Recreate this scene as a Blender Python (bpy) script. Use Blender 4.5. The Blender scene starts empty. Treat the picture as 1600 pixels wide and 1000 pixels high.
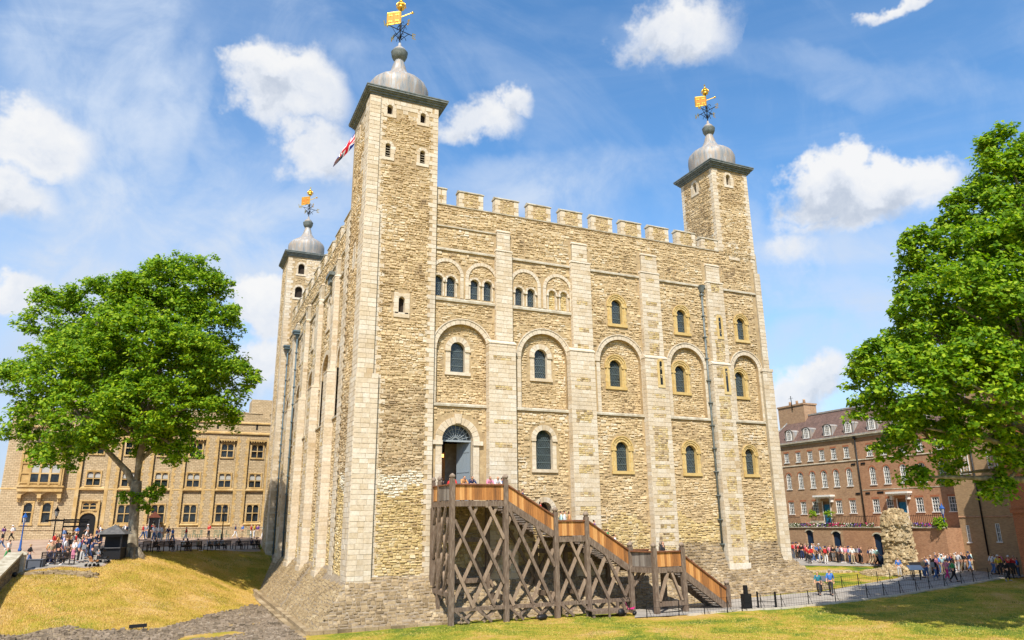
import bpy, bmesh, math, random
import numpy as np
from mathutils import Vector, Matrix
from mathutils.geometry import tessellate_polygon

SC = bpy.context.scene
COL = SC.collection
RAD = math.radians
rnd = random.Random(7)

# ------------------------------------------------------------------ camera
YAW, PITCH, ROLL = 0.42497, 0.26963, -0.010646
CAM = Vector((-10.951, -49.145, 3.322))
_f = Vector((math.sin(YAW)*math.cos(PITCH), math.cos(YAW)*math.cos(PITCH), math.sin(PITCH)))
_r = Vector((math.cos(YAW), -math.sin(YAW), 0))
_u = _r.cross(_f)
_rt = _r*math.cos(ROLL) + _u*math.sin(ROLL)
_up = -_r*math.sin(ROLL) + _u*math.cos(ROLL)
cd = bpy.data.cameras.new('camera')
cam = bpy.data.objects.new('camera', cd)
COL.objects.link(cam)
cam.matrix_world = Matrix(((_rt.x, _up.x, -_f.x, CAM.x), (_rt.y, _up.y, -_f.y, CAM.y),
                           (_rt.z, _up.z, -_f.z, CAM.z), (0, 0, 0, 1)))
cd.sensor_width = 36.0
cd.lens = 1141.92/1600*36
cd.clip_end = 5000
SC.camera = cam

# ------------------------------------------------------------------ colour management
SC.view_settings.view_transform = 'Standard'
SC.view_settings.look = 'None'
SC.view_settings.exposure = 0.78
SC.view_settings.gamma = 1.0
SC.view_settings.use_curve_mapping = False
SC.cycles.max_bounces = 6
SC.cycles.transparent_max_bounces = 8

# ------------------------------------------------------------------ sun
SUN_AZ, SUN_EL = 211.0, 50.0          # compass bearing from +Y, clockwise
az, el = RAD(SUN_AZ), RAD(SUN_EL)
sund = Vector((math.sin(az)*math.cos(el), math.cos(az)*math.cos(el), math.sin(el)))
sl = bpy.data.lights.new('sun', 'SUN')
sl.energy = 3.9
sl.angle = RAD(0.53)
sl.color = (1.0, 0.93, 0.83)
so = bpy.data.objects.new('sun', sl)
so.rotation_euler = sund.to_track_quat('Z', 'Y').to_euler()
so.location = (0, -30, 60)
COL.objects.link(so)

# ------------------------------------------------------------------ world: Nishita sky with clouds
W = bpy.data.worlds.new('World')
SC.world = W
W.use_nodes = True
nt = W.node_tree
nt.nodes.clear()
class NB:
    """small node builder"""
    def __init__(s, nt): s.nt = nt
    def n(s, t, **k):
        nd = s.nt.nodes.new(t)
        for a, v in k.items():
            if a == 'ins':
                for i, x in v.items():
                    if isinstance(x, bpy.types.NodeSocket): s.nt.links.new(x, nd.inputs[i])
                    else: nd.inputs[i].default_value = x
            else: setattr(nd, a, v)
        return nd
    def m(s, op, a, b=None, c=None, clamp=False):
        ins = {0: a}
        if b is not None: ins[1] = b
        if c is not None: ins[2] = c
        return s.n('ShaderNodeMath', operation=op, use_clamp=clamp, ins=ins).outputs[0]
    def v(s, op, a, b=None):
        ins = {0: a}
        if b is not None: ins[1] = b
        nd = s.n('ShaderNodeVectorMath', operation=op, ins=ins)
        return nd.outputs['Value'] if op in ('DOT_PRODUCT', 'LENGTH', 'DISTANCE') else nd.outputs[0]
    def mix(s, f, a, b, bt='MIX'):
        nd = s.n('ShaderNodeMix', data_type='RGBA', blend_type=bt)
        for i, x in ((0, f), (6, a), (7, b)):
            if isinstance(x, bpy.types.NodeSocket): s.nt.links.new(x, nd.inputs[i])
            else: nd.inputs[i].default_value = x if i == 0 else (tuple(x) + (1,))[:4]
        return nd.outputs[2]
    def noise(s, vec, scale, detail=3, rough=.5, dist=0.0, lac=2.0):
        nd = s.n('ShaderNodeTexNoise', ins={'Scale': scale, 'Detail': detail, 'Roughness': rough, 'Distortion': dist, 'Lacunarity': lac})
        if vec is not None: s.nt.links.new(vec, nd.inputs['Vector'])
        return nd.outputs[0]
    def sm(s, x, lo, hi, a=0.0, b=1.0):
        nd = s.n('ShaderNodeMapRange', interpolation_type='SMOOTHSTEP',
                 ins={0: x, 1: lo, 2: hi, 3: a, 4: b})
        return nd.outputs[0]
    def ramp(s, x, stops):
        nd = s.n('ShaderNodeValToRGB', ins={0: x})
        cr = nd.color_ramp
        while len(cr.elements) < len(stops): cr.elements.new(.5)
        for e, (p, c) in zip(cr.elements, stops):
            e.position = p; e.color = tuple(c) + (1,)
        return nd.outputs[0]

b = NB(nt)
sky = b.n('ShaderNodeTexSky', sky_type='NISHITA', sun_disc=False, sun_elevation=RAD(SUN_EL), sun_rotation=RAD(SUN_AZ),
          altitude=20, air_density=1.0, dust_density=0.35, ozone_density=2.5)
dirv = b.n('ShaderNodeTexCoord').outputs['Generated']
dirn = b.v('NORMALIZE', dirv)
SKY_STRENGTH = 0.135
def pixdir(px, py):
    d = _f + _rt*((px-800)/1141.92) - _up*((py-500)/1141.92)
    return d.normalized()
# cumulus: (bearing deg, elevation deg, angular half width deg, half height deg)
CUMULUS = [(5.3, 31.7, 4.36, 3.44, 1.3), (3.7, 32.7, 3.17, 1.81, 1.2), (8.2, 27.9, 3.78, 2.84, 0.9), (39.5, 36.1, 4.56, 2.51, 1.0), (21.7, 30.4, 3.63, 1.94, 0.9), (24.6, 31.8, 1.68, 1.35, 0.9), (52.2, 22.9, 6.02, 2.59, 1.6), (49.5, 23.5, 3.18, 2.27, 1.3), (55.6, 23.1, 2.6, 2.16, 1.4), (51.0, 20.9, 5.42, 1.35, 0.8), (-11.4, 24.6, 3.51, 3.1, 1.2), (-12.3, 21.2, 2.87, 2.05, 0.9), (-11.3, 14.7, 2.07, 1.45, 1.2), (5.0, 15.8, 2.85, 2.61, 1.5), (4.6, 11.9, 2.84, 2.84, 1.0), (47.0, 9.9, 2.78, 1.85, 1.0), (45.1, 8.6, 3.74, 2.34, 0.9), (57.1, 33.9, 2.88, 0.74, 1.0), (15.3, 8.4, 9.84, 2.95, 0.4), (47.1, 18.8, 3.72, 1.86, 0.5)]
warp = b.n('ShaderNodeTexNoise', ins={'Vector': dirn, 'Scale': 11.0, 'Detail': 5.0, 'Roughness': .62})
wv = b.v('SUBTRACT', warp.outputs['Color'], (0.5, 0.5, 0.5))
wdir = b.v('ADD', dirn, b.n('ShaderNodeVectorMath', operation='SCALE', ins={0: wv, 'Scale': .10}).outputs[0])
tot = None; low = None
for (ca, ce, cw, ch, k) in CUMULUS:
    a_, e_ = RAD(ca), RAD(ce)
    d = Vector((math.sin(a_)*math.cos(e_), math.cos(a_)*math.cos(e_), math.sin(e_)))
    h = Vector((math.cos(a_), -math.sin(a_), 0)); vtx = h.cross(d)
    x = b.v('DOT_PRODUCT', wdir, tuple(h/math.tan(RAD(cw*1.2))))
    y = b.m('SUBTRACT', b.v('DOT_PRODUCT', wdir, tuple(vtx/math.tan(RAD(ch*1.2)))), 0)
    front = b.m('GREATER_THAN', b.v('DOT_PRODUCT', dirn, tuple(d)), 0.0)
    r2 = b.m('ADD', b.m('MULTIPLY', x, x), b.m('MULTIPLY', y, y))
    mk = b.m('MULTIPLY', b.m('MULTIPLY', b.m('SUBTRACT', 1.0, b.m('SQRT', r2)), k), front)
    mk = b.m('MAXIMUM', mk, 0.0)
    tot = mk if tot is None else b.m('MAXIMUM', tot, mk)
    yl = b.m('MULTIPLY', y, b.m('MINIMUM', b.m('MULTIPLY', mk, 1.6), 1.0))
    low = yl if low is None else b.m('ADD', low, yl)
fb = b.noise(dirn, 22.0, 7, .6)
dens = b.m('ADD', tot, b.m('MULTIPLY', b.m('SUBTRACT', fb, .5), .9))
cum = b.sm(b.m('MULTIPLY', dens, b.sm(tot, 0.0, .12)), .12, .62)
billow = b.noise(wdir, 16.0, 5, .55)
lit = b.m('ADD', b.m('MULTIPLY', low, .34), b.m('MULTIPLY', billow, 1.15))
ccol = b.ramp(b.sm(lit, .15, .85), [(0, (.56, .63, .75)), (.45, (.84, .88, .95)), (1, (1.0, 1.0, 1.0))])
# cirrus veils: noise stretched along a world direction
mp = b.n('ShaderNodeMapping', ins={'Vector': dirn, 'Rotation': (RAD(20), RAD(38), RAD(-24)), 'Scale': (2.2, 5.2, 1.4)})
c1 = b.noise(mp.outputs[0], 1.7, 7, .62, .8)
mp2 = b.n('ShaderNodeMapping', ins={'Vector': dirn, 'Rotation': (RAD(0), RAD(-12), RAD(30)), 'Scale': (1.2, 1.2, 7.0)})
c2 = b.noise(mp2.outputs[0], 2.1, 6, .6, .5)
sep = b.n('ShaderNodeSeparateXYZ', ins={0: dirn})
# more veil to the west of north (left of the tower) and low down
leftness = b.sm(b.v('DOT_PRODUCT', dirn, (math.cos(.42), -math.sin(.42), 0)), -.05, -.55)
lowness = b.sm(sep.outputs[2], .50, .12)
cir = b.m('ADD', b.m('MULTIPLY', b.sm(c1, .42, .72), b.m('ADD', b.m('MULTIPLY', leftness, .75), .22)),
          b.m('MULTIPLY', b.sm(c2, .40, .75), b.m('ADD', b.m('MULTIPLY', lowness, .5), .12)))
c3 = b.noise(b.n('ShaderNodeMapping', ins={'Vector': dirn, 'Rotation': (0, RAD(25), RAD(10)), 'Scale': (1.5, 1.5, 3.0)}).outputs[0], 1.3, 6, .55, .3)
cir = b.m('ADD', cir, b.m('MULTIPLY', b.sm(c3, .36, .66), b.m('ADD', b.m('MULTIPLY', lowness, .62), b.m('MULTIPLY', leftness, .35))))
cir = b.m('MULTIPLY', cir, .9, clamp=True)
# fanned streaks of thin cloud: (world direction of the middle, scaled long axis, scaled cross axis, strength)
STREAKS = [((-0.106, 0.8885, 0.4464), (0.714, -2.091, 4.33), (17.473, 2.844, -1.509), 0.75), ((-0.1815, 0.8495, 0.4954), (1.609, -4.089, 7.601), (22.821, 5.856, -1.681), 0.45), ((-0.0361, 0.9426, 0.3321), (3.767, -1.042, 3.368), (17.282, 6.738, -17.245), 0.65), ((-0.0361, 0.883, 0.468), (1.794, -4.102, 7.877), (45.107, 5.711, -7.297), 0.35), ((0.1134, 0.9269, 0.3578), (7.436, -2.172, 3.27), (9.033, 5.43, -16.932), 0.5), ((0.407, 0.8008, 0.4394), (6.164, -3.336, 0.371), (6.491, 9.416, -23.175), 0.5), ((0.4163, 0.8218, 0.3889), (6.568, -3.444, 0.248), (3.996, 6.346, -17.687), 0.4), ((0.7424, 0.5897, 0.318), (4.821, -5.655, -0.768), (7.637, 11.94, -39.972), 0.5), ((0.7584, 0.5926, 0.2713), (4.165, -5.225, -0.231), (6.992, 7.122, -35.104), 0.45), ((0.7543, 0.6235, 0.2054), (5.121, -6.272, 0.235), (4.485, 2.734, -24.77), 0.5), ((0.603, 0.582, 0.5456), (2.688, -1.854, -0.994), (5.387, 25.717, -33.385), 0.22), ((-0.0714, 0.9522, 0.2971), (6.083, 0.234, 0.713), (2.845, 8.675, -27.118), 0.4), ((0.6661, 0.6706, 0.3265), (7.521, -1.715, -11.819), (-21.123, 29.617, -17.739), 0.4), ((0.0017, 0.8908, 0.4544), (6.659, 2.973, -5.853), (-29.565, 13.67, -26.692), 0.25)]
sn1 = b.n('ShaderNodeTexNoise', ins={'Vector': dirn, 'Scale': 5.0, 'Detail': 6.0, 'Roughness': .6})
sdir = b.v('ADD', dirn, b.n('ShaderNodeVectorMath', operation='SCALE', ins={0: b.v('SUBTRACT', sn1.outputs['Color'], (.5, .5, .5)), 'Scale': .10}).outputs[0])
fibre = b.sm(b.noise(dirn, 9.0, 8, .62, .6), .30, .68)
for (d_, e_, g_, k_) in STREAKS:
    x_ = b.v('DOT_PRODUCT', sdir, e_); y_ = b.v('DOT_PRODUCT', sdir, g_)
    r_ = b.m('ADD', b.m('MULTIPLY', x_, x_), b.m('MULTIPLY', y_, y_))
    q_ = b.m('MULTIPLY', b.sm(r_, 1.6, .0), b.m('GREATER_THAN', b.v('DOT_PRODUCT', dirn, d_), 0.0))
    cir = b.m('ADD', cir, b.m('MULTIPLY', b.m('MULTIPLY', q_, k_), b.m('ADD', .35, b.m('MULTIPLY', fibre, .8))))
cir = b.m('MULTIPLY', cir, 1.5)
cir = b.m('DIVIDE', cir, b.m('ADD', 1.0, b.m('MULTIPLY', cir, .55)))
cir = b.m('MULTIPLY', cir, b.m('ADD', .72, b.m('MULTIPLY', fibre, .42)), clamp=True)
skc = b.n('ShaderNodeHueSaturation', ins={'Hue': .497, 'Saturation': 1.2, 'Value': 1.0, 'Color': sky.outputs[0]}).outputs[0]
CL = 4.1
# low haze bank of thin grey cloud towards the horizon
bank = b.m('MULTIPLY', b.sm(sep.outputs[2], .30, .02), b.m('ADD', .55, b.m('MULTIPLY', c3, .6)), clamp=True)
veil = b.mix(cir, skc, (.66*CL, .78*CL, .97*CL))
veil = b.mix(bank, veil, (.56*CL, .68*CL, .88*CL))
cloudc = b.mix(1.0, ccol, (CL, CL, CL), 'MULTIPLY')
final = b.mix(b.m('MULTIPLY', cum, .96), veil, cloudc)
bg = b.n('ShaderNodeBackground', ins={'Color': final, 'Strength': SKY_STRENGTH})
wo = b.n('ShaderNodeOutputWorld')
nt.links.new(bg.outputs[0], wo.inputs[0])

# ------------------------------------------------------------------ helpers
def lk(o, parent=None):
    COL.objects.link(o)
    if parent is not None: o.parent = parent
    return o
class M:
    """collects geometry for one mesh; faces carry a material slot index"""
    def __init__(s): s.v = []; s.f = []; s.mi = []; s.cur = 0; s.sm = []; s.pc = []
    def add(s, vs, fs, smooth=False):
        n = len(s.v); s.pc.append(n); s.v += [tuple(p) for p in vs]
        for f in fs: s.f.append(tuple(i+n for i in f)); s.mi.append(s.cur); s.sm.append(smooth)
    def box(s, x0, y0, z0, x1, y1, z1):
        s.add([(x0, y0, z0), (x1, y0, z0), (x1, y1, z0), (x0, y1, z0), (x0, y0, z1), (x1, y0, z1), (x1, y1, z1), (x0, y1, z1)],
              [(0, 3, 2, 1), (4, 5, 6, 7), (0, 1, 5, 4), (1, 2, 6, 5), (2, 3, 7, 6), (3, 0, 4, 7)])
    def beam(s, p, q, w, h=None, up=(0, 0, 1), ext=0.0):
        p = Vector(p); q = Vector(q); h = h or w
        d = (q-p).normalized(); p = p-d*ext; q = q+d*ext
        a = d.cross(Vector(up))
        if a.length < 1e-4: a = d.cross(Vector((1, 0, 0)))
        a.normalize(); c = a.cross(d)
        a *= w/2; c *= h/2
        vs = [p-a-c, p+a-c, p+a+c, p-a+c, q-a-c, q+a-c, q+a+c, q-a+c]
        s.add(vs, [(0, 1, 2, 3), (7, 6, 5, 4), (0, 4, 5, 1), (1, 5, 6, 2), (2, 6, 7, 3), (3, 7, 4, 0)])
    def tube(s, pts, rs, n=6, smooth=True, cap=True):
        pts = [Vector(p) for p in pts]; rings = []; vs = []; fs = []
        if not hasattr(rs, '__len__'): rs = [rs]*len(pts)
        for i, p in enumerate(pts):
            d = (pts[min(i+1, len(pts)-1)]-pts[max(i-1, 0)])
            d.normalize()
            a = d.cross(Vector((0.0, 0.0, 1.0)))
            if a.length < .05: a = d.cross(Vector((0, 1, 0)))
            a.normalize(); c = d.cross(a)
            for k in range(n):
                t = 2*math.pi*k/n
                vs.append(p+a*(math.cos(t)*rs[i])+c*(math.sin(t)*rs[i]))
        for i in range(len(pts)-1):
            for k in range(n):
                k2 = (k+1) % n
                fs.append((i*n+k, i*n+k2, (i+1)*n+k2, (i+1)*n+k))
        if cap:
            fs.append(tuple(range(n))[::-1]); fs.append(tuple((len(pts)-1)*n+k for k in range(n)))
        s.add(vs, fs, smooth)
    def lathe(s, prof, cx, cy, n=16, smooth=True, sq=None):
        vs = []; fs = []
        for (r, z) in prof:
            for k in range(n):
                t = 2*math.pi*(k+.5)/n
                x, y = math.cos(t), math.sin(t)
                vs.append((cx+x*r, cy+y*r, z))
        for i in range(len(prof)-1):
            for k in range(n):
                k2 = (k+1) % n
                fs.append((i*n+k, i*n+k2, (i+1)*n+k2, (i+1)*n+k))
        fs.append(tuple(range(n))[::-1]); fs.append(tuple((len(prof)-1)*n+k for k in range(n)))
        s.add(vs, fs, smooth)
    def make(s, name, mats, parent=None, kind=None, label=None, cat=None, group=None, loc=None):
        me = bpy.data.meshes.new(name)
        me.from_pydata(s.v, [], s.f)
        mats = mats if isinstance(mats, (list, tuple)) else [mats]
        for m in mats: me.materials.append(m)
        if len(mats) > 1: me.polygons.foreach_set('material_index', s.mi)
        if any(s.sm): me.polygons.foreach_set('use_smooth', s.sm)
        me.update()
        o = bpy.data.objects.new(name, me); lk(o, parent)
        if loc is not None: o.location = loc
        return tag(o, label, cat, group, kind)
def tag(o, label=None, cat=None, group=None, kind=None):
    if label: o['label'] = label
    if cat: o['category'] = cat
    if group: o['group'] = group
    if kind: o['kind'] = kind
    return o
def thing(name, label, cat, loc=(0, 0, 0), rz=0.0, group=None):
    o = bpy.data.objects.new(name, None); o.location = loc; o.rotation_euler = (0, 0, rz)
    o.empty_display_size = .3
    lk(o); return tag(o, label, cat, group)
def copy_tree(o, parent=None):
    c = o.copy(); COL.objects.link(c)
    if parent is not None: c.parent = parent
    for ch in list(o.children): copy_tree(ch, c)
    return c
def dup(root, loc, rz=0.0, label=None, s=1.0):
    c = copy_tree(root); c.location = loc; c.rotation_euler = (0, 0, rz); c.scale = (s, s, s)
    if label: c['label'] = label
    return c

class Fr:
    """facade frame: u along the wall, z up, d outwards"""
    def __init__(s, o, U, N, Z=(0, 0, 1)):
        s.o = Vector(o); s.U = Vector(U).normalized(); s.N = Vector(N).normalized(); s.Z = Vector(Z).normalized()
        s.flip = s.U.cross(s.Z).dot(s.N) < 0
    def __call__(s, u, z, d=0.0):
        return s.o+s.U*u+s.Z*z+s.N*d
    def box(s, m, u0, z0, d0, u1, z1, d1):
        vs = [s(u, z, d) for (u, z, d) in ((u0, z0, d0), (u1, z0, d0), (u1, z0, d1), (u0, z0, d1), (u0, z1, d0), (u1, z1, d0), (u1, z1, d1), (u0, z1, d1))]
        fs = [(0, 1, 2, 3), (4, 7, 6, 5), (0, 4, 5, 1), (1, 5, 6, 2), (2, 6, 7, 3), (3, 7, 4, 0)]
        if s.flip: fs = [f[::-1] for f in fs]
        m.add(vs, [f[::-1] for f in fs])
    def poly(s, m, pts, d):
        f = tuple(range(len(pts)))
        m.add([s(u, z, d) for u, z in pts], [f[::-1] if s.flip else f])
    def sheet(s, m, outer, holes, d):
        loops = [[Vector((u, z, 0)) for u, z in outer]]+[[Vector((u, z, 0)) for u, z in h] for h in holes]
        flat = [p for l in loops for p in l]
        tr = tessellate_polygon(loops)
        fs = []
        for t in tr:
            a, b_, c = (flat[i] for i in t)
            ccw = (b_-a).cross(c-a).z > 0
            if abs((b_-a).cross(c-a).z) < 1e-9: continue
            fs.append(tuple(t) if ccw != s.flip else tuple(t)[::-1])
        m.add([s(p.x, p.y, d) for p in flat], fs)
    def reveal(s, m, pts, d0, d1, closed=True):
        n = len(pts); vs = [s(u, z, d0) for u, z in pts]+[s(u, z, d1) for u, z in pts]
        fs = []
        for i in range(n if closed else n-1):
            j = (i+1) % n
            f = (i, j, n+j, n+i)
            fs.append(f if not s.flip else f[::-1])
        m.add(vs, fs)
    def prism(s, m, pts, d0, d1):
        """solid: outline extruded from d0 (back) to d1 (front)"""
        s.poly(m, pts, d1)
        s.reveal(m, pts, d1, d0)
def rect(u0, z0, u1, z1): return [(u0, z0), (u1, z0), (u1, z1), (u0, z1)]
def arch(uc, z0, zs, hw, n=10, k=1.0, pointed=False):
    """opening with a round (or flattened by k) head; counter-clockwise"""
    p = [(uc-hw, z0), (uc+hw, z0)]
    for i in range(n+1):
        t = math.pi*i/n
        p.append((uc+hw*math.cos(t), zs+hw*k*math.sin(t)))
    return p
def ringblocks(fr, m, uc, zs, ri, ro, d0, d1, n, gap=.012, a0=0.0, a1=math.pi, k=1.0):
    """voussoirs of an arch as separate blocks with joints"""
    for i in range(n):
        t0 = a0+(a1-a0)*i/n; t1 = a0+(a1-a0)*(i+1)/n
        g = gap/ro
        t0 += g; t1 -= g; tm = (t0+t1)/2
        o = ro+rnd.uniform(-.01, .01)
        pts = [(uc+ri*math.cos(t0), zs+k*ri*math.sin(t0)), (uc+o*math.cos(t0), zs+k*o*math.sin(t0)),
               (uc+o*math.cos(tm), zs+k*o*math.sin(tm)), (uc+o*math.cos(t1), zs+k*o*math.sin(t1)),
               (uc+ri*math.cos(t1), zs+k*ri*math.sin(t1)), (uc+ri*math.cos(tm), zs+k*ri*math.sin(tm))]
        fr.prism(m, pts, d0, d1+rnd.uniform(-.006, .012))
def stone(fr, m, u0, z0, u1, z1, d0, h, inset, jit=0.0, tilt=0.0, six=False):
    """one stone bedded in a wall: splayed sides and a slightly tilted face"""
    r = rnd.uniform
    w = u1-u0; t = z1-z0
    if six:
        out = [(u0+r(0, .25)*w*.5, z0), (u1-r(0, .25)*w*.5, z0+r(-jit, jit)), (u1, z0+t*r(.35, .65)), (u1-r(0, .3)*w*.5, z1+r(-jit, 0)),
               (u0+r(0, .3)*w*.5, z1+r(-jit, 0)), (u0, z0+t*r(.35, .65))]
    else:
        out = [(u0+r(-jit, jit), z0+r(-jit, jit)), (u1+r(-jit, jit), z0+r(-jit, jit)), (u1+r(-jit, jit), z1+r(-jit, jit)), (u0+r(-jit, jit), z1+r(-jit, jit))]
    uc = (u0+u1)/2; zc = (z0+z1)/2; n = len(out)
    ku = max(.3, 1-2*inset/max(w, .01)); kz = max(.3, 1-2*inset/max(t, .01))
    tu, tz = r(-tilt, tilt), r(-tilt, tilt)
    vs = [fr(u, z, d0) for u, z in out]
    for u, z in out:
        du, dz = (u-uc)*ku, (z-zc)*kz
        vs.append(fr(uc+du, zc+dz, d0+h+tu*du/w*2+tz*dz/t*2))
    fs = [tuple(range(n, 2*n))]+[(i, (i+1) % n, n+(i+1) % n, n+i) for i in range(n)]
    if fr.flip: fs = [f[::-1] for f in fs]
    m.add(vs, fs)
def inside(poly, x, y):
    c = False; n = len(poly); j = n-1
    for i in range(n):
        xi, yi = poly[i]; xj, yj = poly[j]
        if (yi > y) != (yj > y) and x < (xj-xi)*(y-yi)/(yj-yi)+xi: c = not c
        j = i
    return c
def rubble(fr, M_of, u0, z0, u1, z1, d0, course, width, hgt, avoid=(), only=None, jit=.02, six=True, inset=.03, density=1.0, collect=None):
    """random-coursed rubble on a rectangle, leaving out the avoid polygons"""
    bbs = [(min(p[0] for p in a), max(p[0] for p in a), min(p[1] for p in a), max(p[1] for p in a), a) for a in avoid]
    z = z0
    while z < z1-.03:
        ch = rnd.uniform(*course)
        if z+ch > z1-.06: ch = z1-z
        u = u0-rnd.uniform(0, width[0])
        while u < u1:
            w = rnd.uniform(*width)*rnd.choice((.7, 1, 1, 1.3))
            a, b_ = max(u, u0), min(u+w, u1)
            u += w
            if b_-a < .07: continue
            zz = z+rnd.uniform(-.03, .03)+.045*math.sin(a*1.9+z*1.1)+.03*math.sin(a*4.3+z*2.7)
            hh = ch*rnd.choice((1, 1, 1.15, .8, .65))
            if zz < z0: zz = z0
            bad = False
            for (x0, x1, y0, y1, p) in bbs:
                if b_ < x0 or a > x1 or zz+hh < y0 or zz > y1: continue
                for (x, y) in ((a, zz), (b_, zz), (b_, zz+hh), (a, zz+hh), ((a+b_)/2, zz+hh/2)):
                    if inside(p, x, y): bad = True; break
                if bad: break
            if bad or (only and not inside(only, (a+b_)/2, zz+hh/2)): continue
            if density < 1 and rnd.random() > density: continue
            mm = M_of(zz, (a+b_)/2)
            rnh = rnd.uniform(*hgt)
            mm2 = mm
            stone(fr, mm2, a+.008, max(zz, z0)+.006, b_-.008, min(zz+hh, z1)-.006, d0, rnh, inset, jit, .025, six)
        z += ch
def quoins(fr, m, u0, u1, z0, z1, d0, side=None, tooth=.32, ch=(.30, .36), h=.022, wmax=.75, sink=None):
    """coursed ashlar strip between u0 and u1; side 'L'/'R'/'B' says where the blocks run on as teeth"""
    z = z0; k = 0
    while z < z1-.05:
        c = rnd.uniform(*ch)
        if z+c > z1-.15: c = z1-z
        a = u0-(tooth*rnd.uniform(.6, 1.1) if (side in ('L', 'B') and k % 2) else 0)
        b_ = u1+(tooth*rnd.uniform(.6, 1.1) if (side in ('R', 'B') and k % 2) else 0)
        n = max(1, int(round((b_-a)/wmax+rnd.uniform(-.2, .3))))
        cuts = [a]+[a+(b_-a)*(i+(rnd.uniform(-.2, .2)))/n for i in range(1, n)]+[b_]
        for i in range(n):
            stone(fr, m, cuts[i]+.006, z+.006, cuts[i+1]-.006, z+c-.006, d0, h+rnd.uniform(-.006, .01), .012, .003, .004)
        z += c; k += 1
def split_parts(m, name, mats, parent, n=300, rest=None):
    """the n pieces of m that show largest become parts of their own, the others one part of kind stuff"""
    groups = {}
    for k, f in enumerate(m.f):
        groups.setdefault(bisect.bisect_right(m.pc, min(f))-1, []).append(k)
    sc = []
    for g, fl in groups.items():
        v0 = m.pc[g]; v1 = m.pc[g+1] if g+1 < len(m.pc) else len(m.v)
        c = Vector(m.v[v0]); e = (Vector(m.v[v0])-Vector(m.v[(v0+v1)//2])).length
        if m.v[v0][2] > 45: e = 0
        sc.append((e/(c-CAM).length, v0, v1, fl))
    sc.sort(key=lambda t: -t[0])
    R = M()
    for i, (e, v0, v1, fl) in enumerate(sc):
        T = M() if i < n else R
        T.cur = m.mi[fl[0]]
        T.add(m.v[v0:v1], [tuple(x-v0 for x in m.f[k]) for k in fl])
        if i < n:
            T.mi = [0]*len(T.f)
            T.make(name, mats[m.mi[fl[0]]] if isinstance(mats, (list, tuple)) else mats, parent)
    if R.f: R.make(rest or name, mats, parent, kind='stuff')
import bisect

# ------------------------------------------------------------------ materials
def mat(name, base, rough=.85, metal=0.0, spec=.3):
    m = bpy.data.materials.new(name); m.use_nodes = True
    nt = m.node_tree; bs = nt.nodes['Principled BSDF']
    bs.inputs['Base Color'].default_value = tuple(base)+(1,)
    bs.inputs['Roughness'].default_value = rough
    bs.inputs['Metallic'].default_value = metal
    bs.inputs['Specular IOR Level'].default_value = spec
    return m, NB(nt), bs
def stonemat(name, stops, nscale=.6, var=.35, bump=.4, bscale=9, bdist=.02, rough=.9, island=True, stain=None, grain=.25):
    m, b, bs = mat(name, (.5, .5, .5), rough)
    geo = b.n('ShaderNodeNewGeometry'); pos = geo.outputs['Position']
    isl = geo.outputs['Random Per Island']
    big = b.noise(pos, nscale, 4, .6)
    f = b.m('ADD', b.m('MULTIPLY', isl, 1-var), b.m('MULTIPLY', b.sm(big, .3, .7), var)) if island else b.sm(big, .25, .75)
    c = b.ramp(f, stops)
    fine = b.noise(pos, bscale, 5, .65)
    c = b.mix(grain, c, b.ramp(fine, [(.25, (.25, .22, .18)), (.7, (1, 1, 1))]), 'MULTIPLY')
    if stain:
        sc, lo, hi, col, amt = stain
        sp = b.n('ShaderNodeMapping', ins={'Vector': pos, 'Scale': (1, 1, .25)}).outputs[0]
        sn = b.noise(sp, sc, 4, .6)
        c = b.mix(b.m('MULTIPLY', b.sm(sn, lo, hi), amt), c, col)
    b.nt.links.new(c, bs.inputs['Base Color'])
    bp = b.n('ShaderNodeBump', ins={'Strength': bump, 'Distance': bdist, 'Height': fine})
    b.nt.links.new(bp.outputs[0], bs.inputs['Normal'])
    return m
def noisemat(name, stops, scale, rough=.8, bump=.2, bdist=.01, detail=4, stretch=(1, 1, 1), metal=0., island=0.0, spec=.3, coord='Object'):
    m, b, bs = mat(name, (.5, .5, .5), rough, metal, spec)
    geo = b.n('ShaderNodeNewGeometry')
    src = geo.outputs['Position'] if coord == 'World' else b.n('ShaderNodeTexCoord').outputs['Object']
    mp = b.n('ShaderNodeMapping', ins={'Vector': src, 'Scale': stretch}).outputs[0]
    n1 = b.noise(mp, scale, detail, .6)
    f = n1
    if island: f = b.m('ADD', b.m('MULTIPLY', n1, 1-island), b.m('MULTIPLY', geo.outputs['Random Per Island'], island))
    b.nt.links.new(b.ramp(f, stops), bs.inputs['Base Color'])
    if bump:
        bp = b.n('ShaderNodeBump', ins={'Strength': bump, 'Distance': bdist, 'Height': n1})
        b.nt.links.new(bp.outputs[0], bs.inputs['Normal'])
    return m
MT = {}
MT['rubble'] = stonemat('rubble stone', [(0, (.20, .14, .08)), (.10, (.40, .29, .16)), (.32, (.58, .44, .25)), (.6, (.67, .52, .30)), (.82, (.71, .60, .42)), (1, (.74, .69, .57))], .35, .5, .8, 7, .05, stain=(.35, .5, .8, (.34, .25, .15), .5), grain=.38)
MT['rubble_low'] = stonemat('yellow coursed rubble', [(0, (.28, .20, .09)), (.2, (.50, .37, .16)), (.55, (.66, .51, .24)), (.85, (.70, .58, .34)), (1, (.72, .65, .48))], .4, .35, .6, 8, .04, grain=.5)
MT['rubble_thin'] = stonemat('thin brown coursed stone', [(0, (.26, .19, .11)), (.4, (.47, .35, .20)), (.8, (.60, .48, .30)), (1, (.66, .57, .42))], .4, .3, .6, 9, .03, grain=.5)
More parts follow.
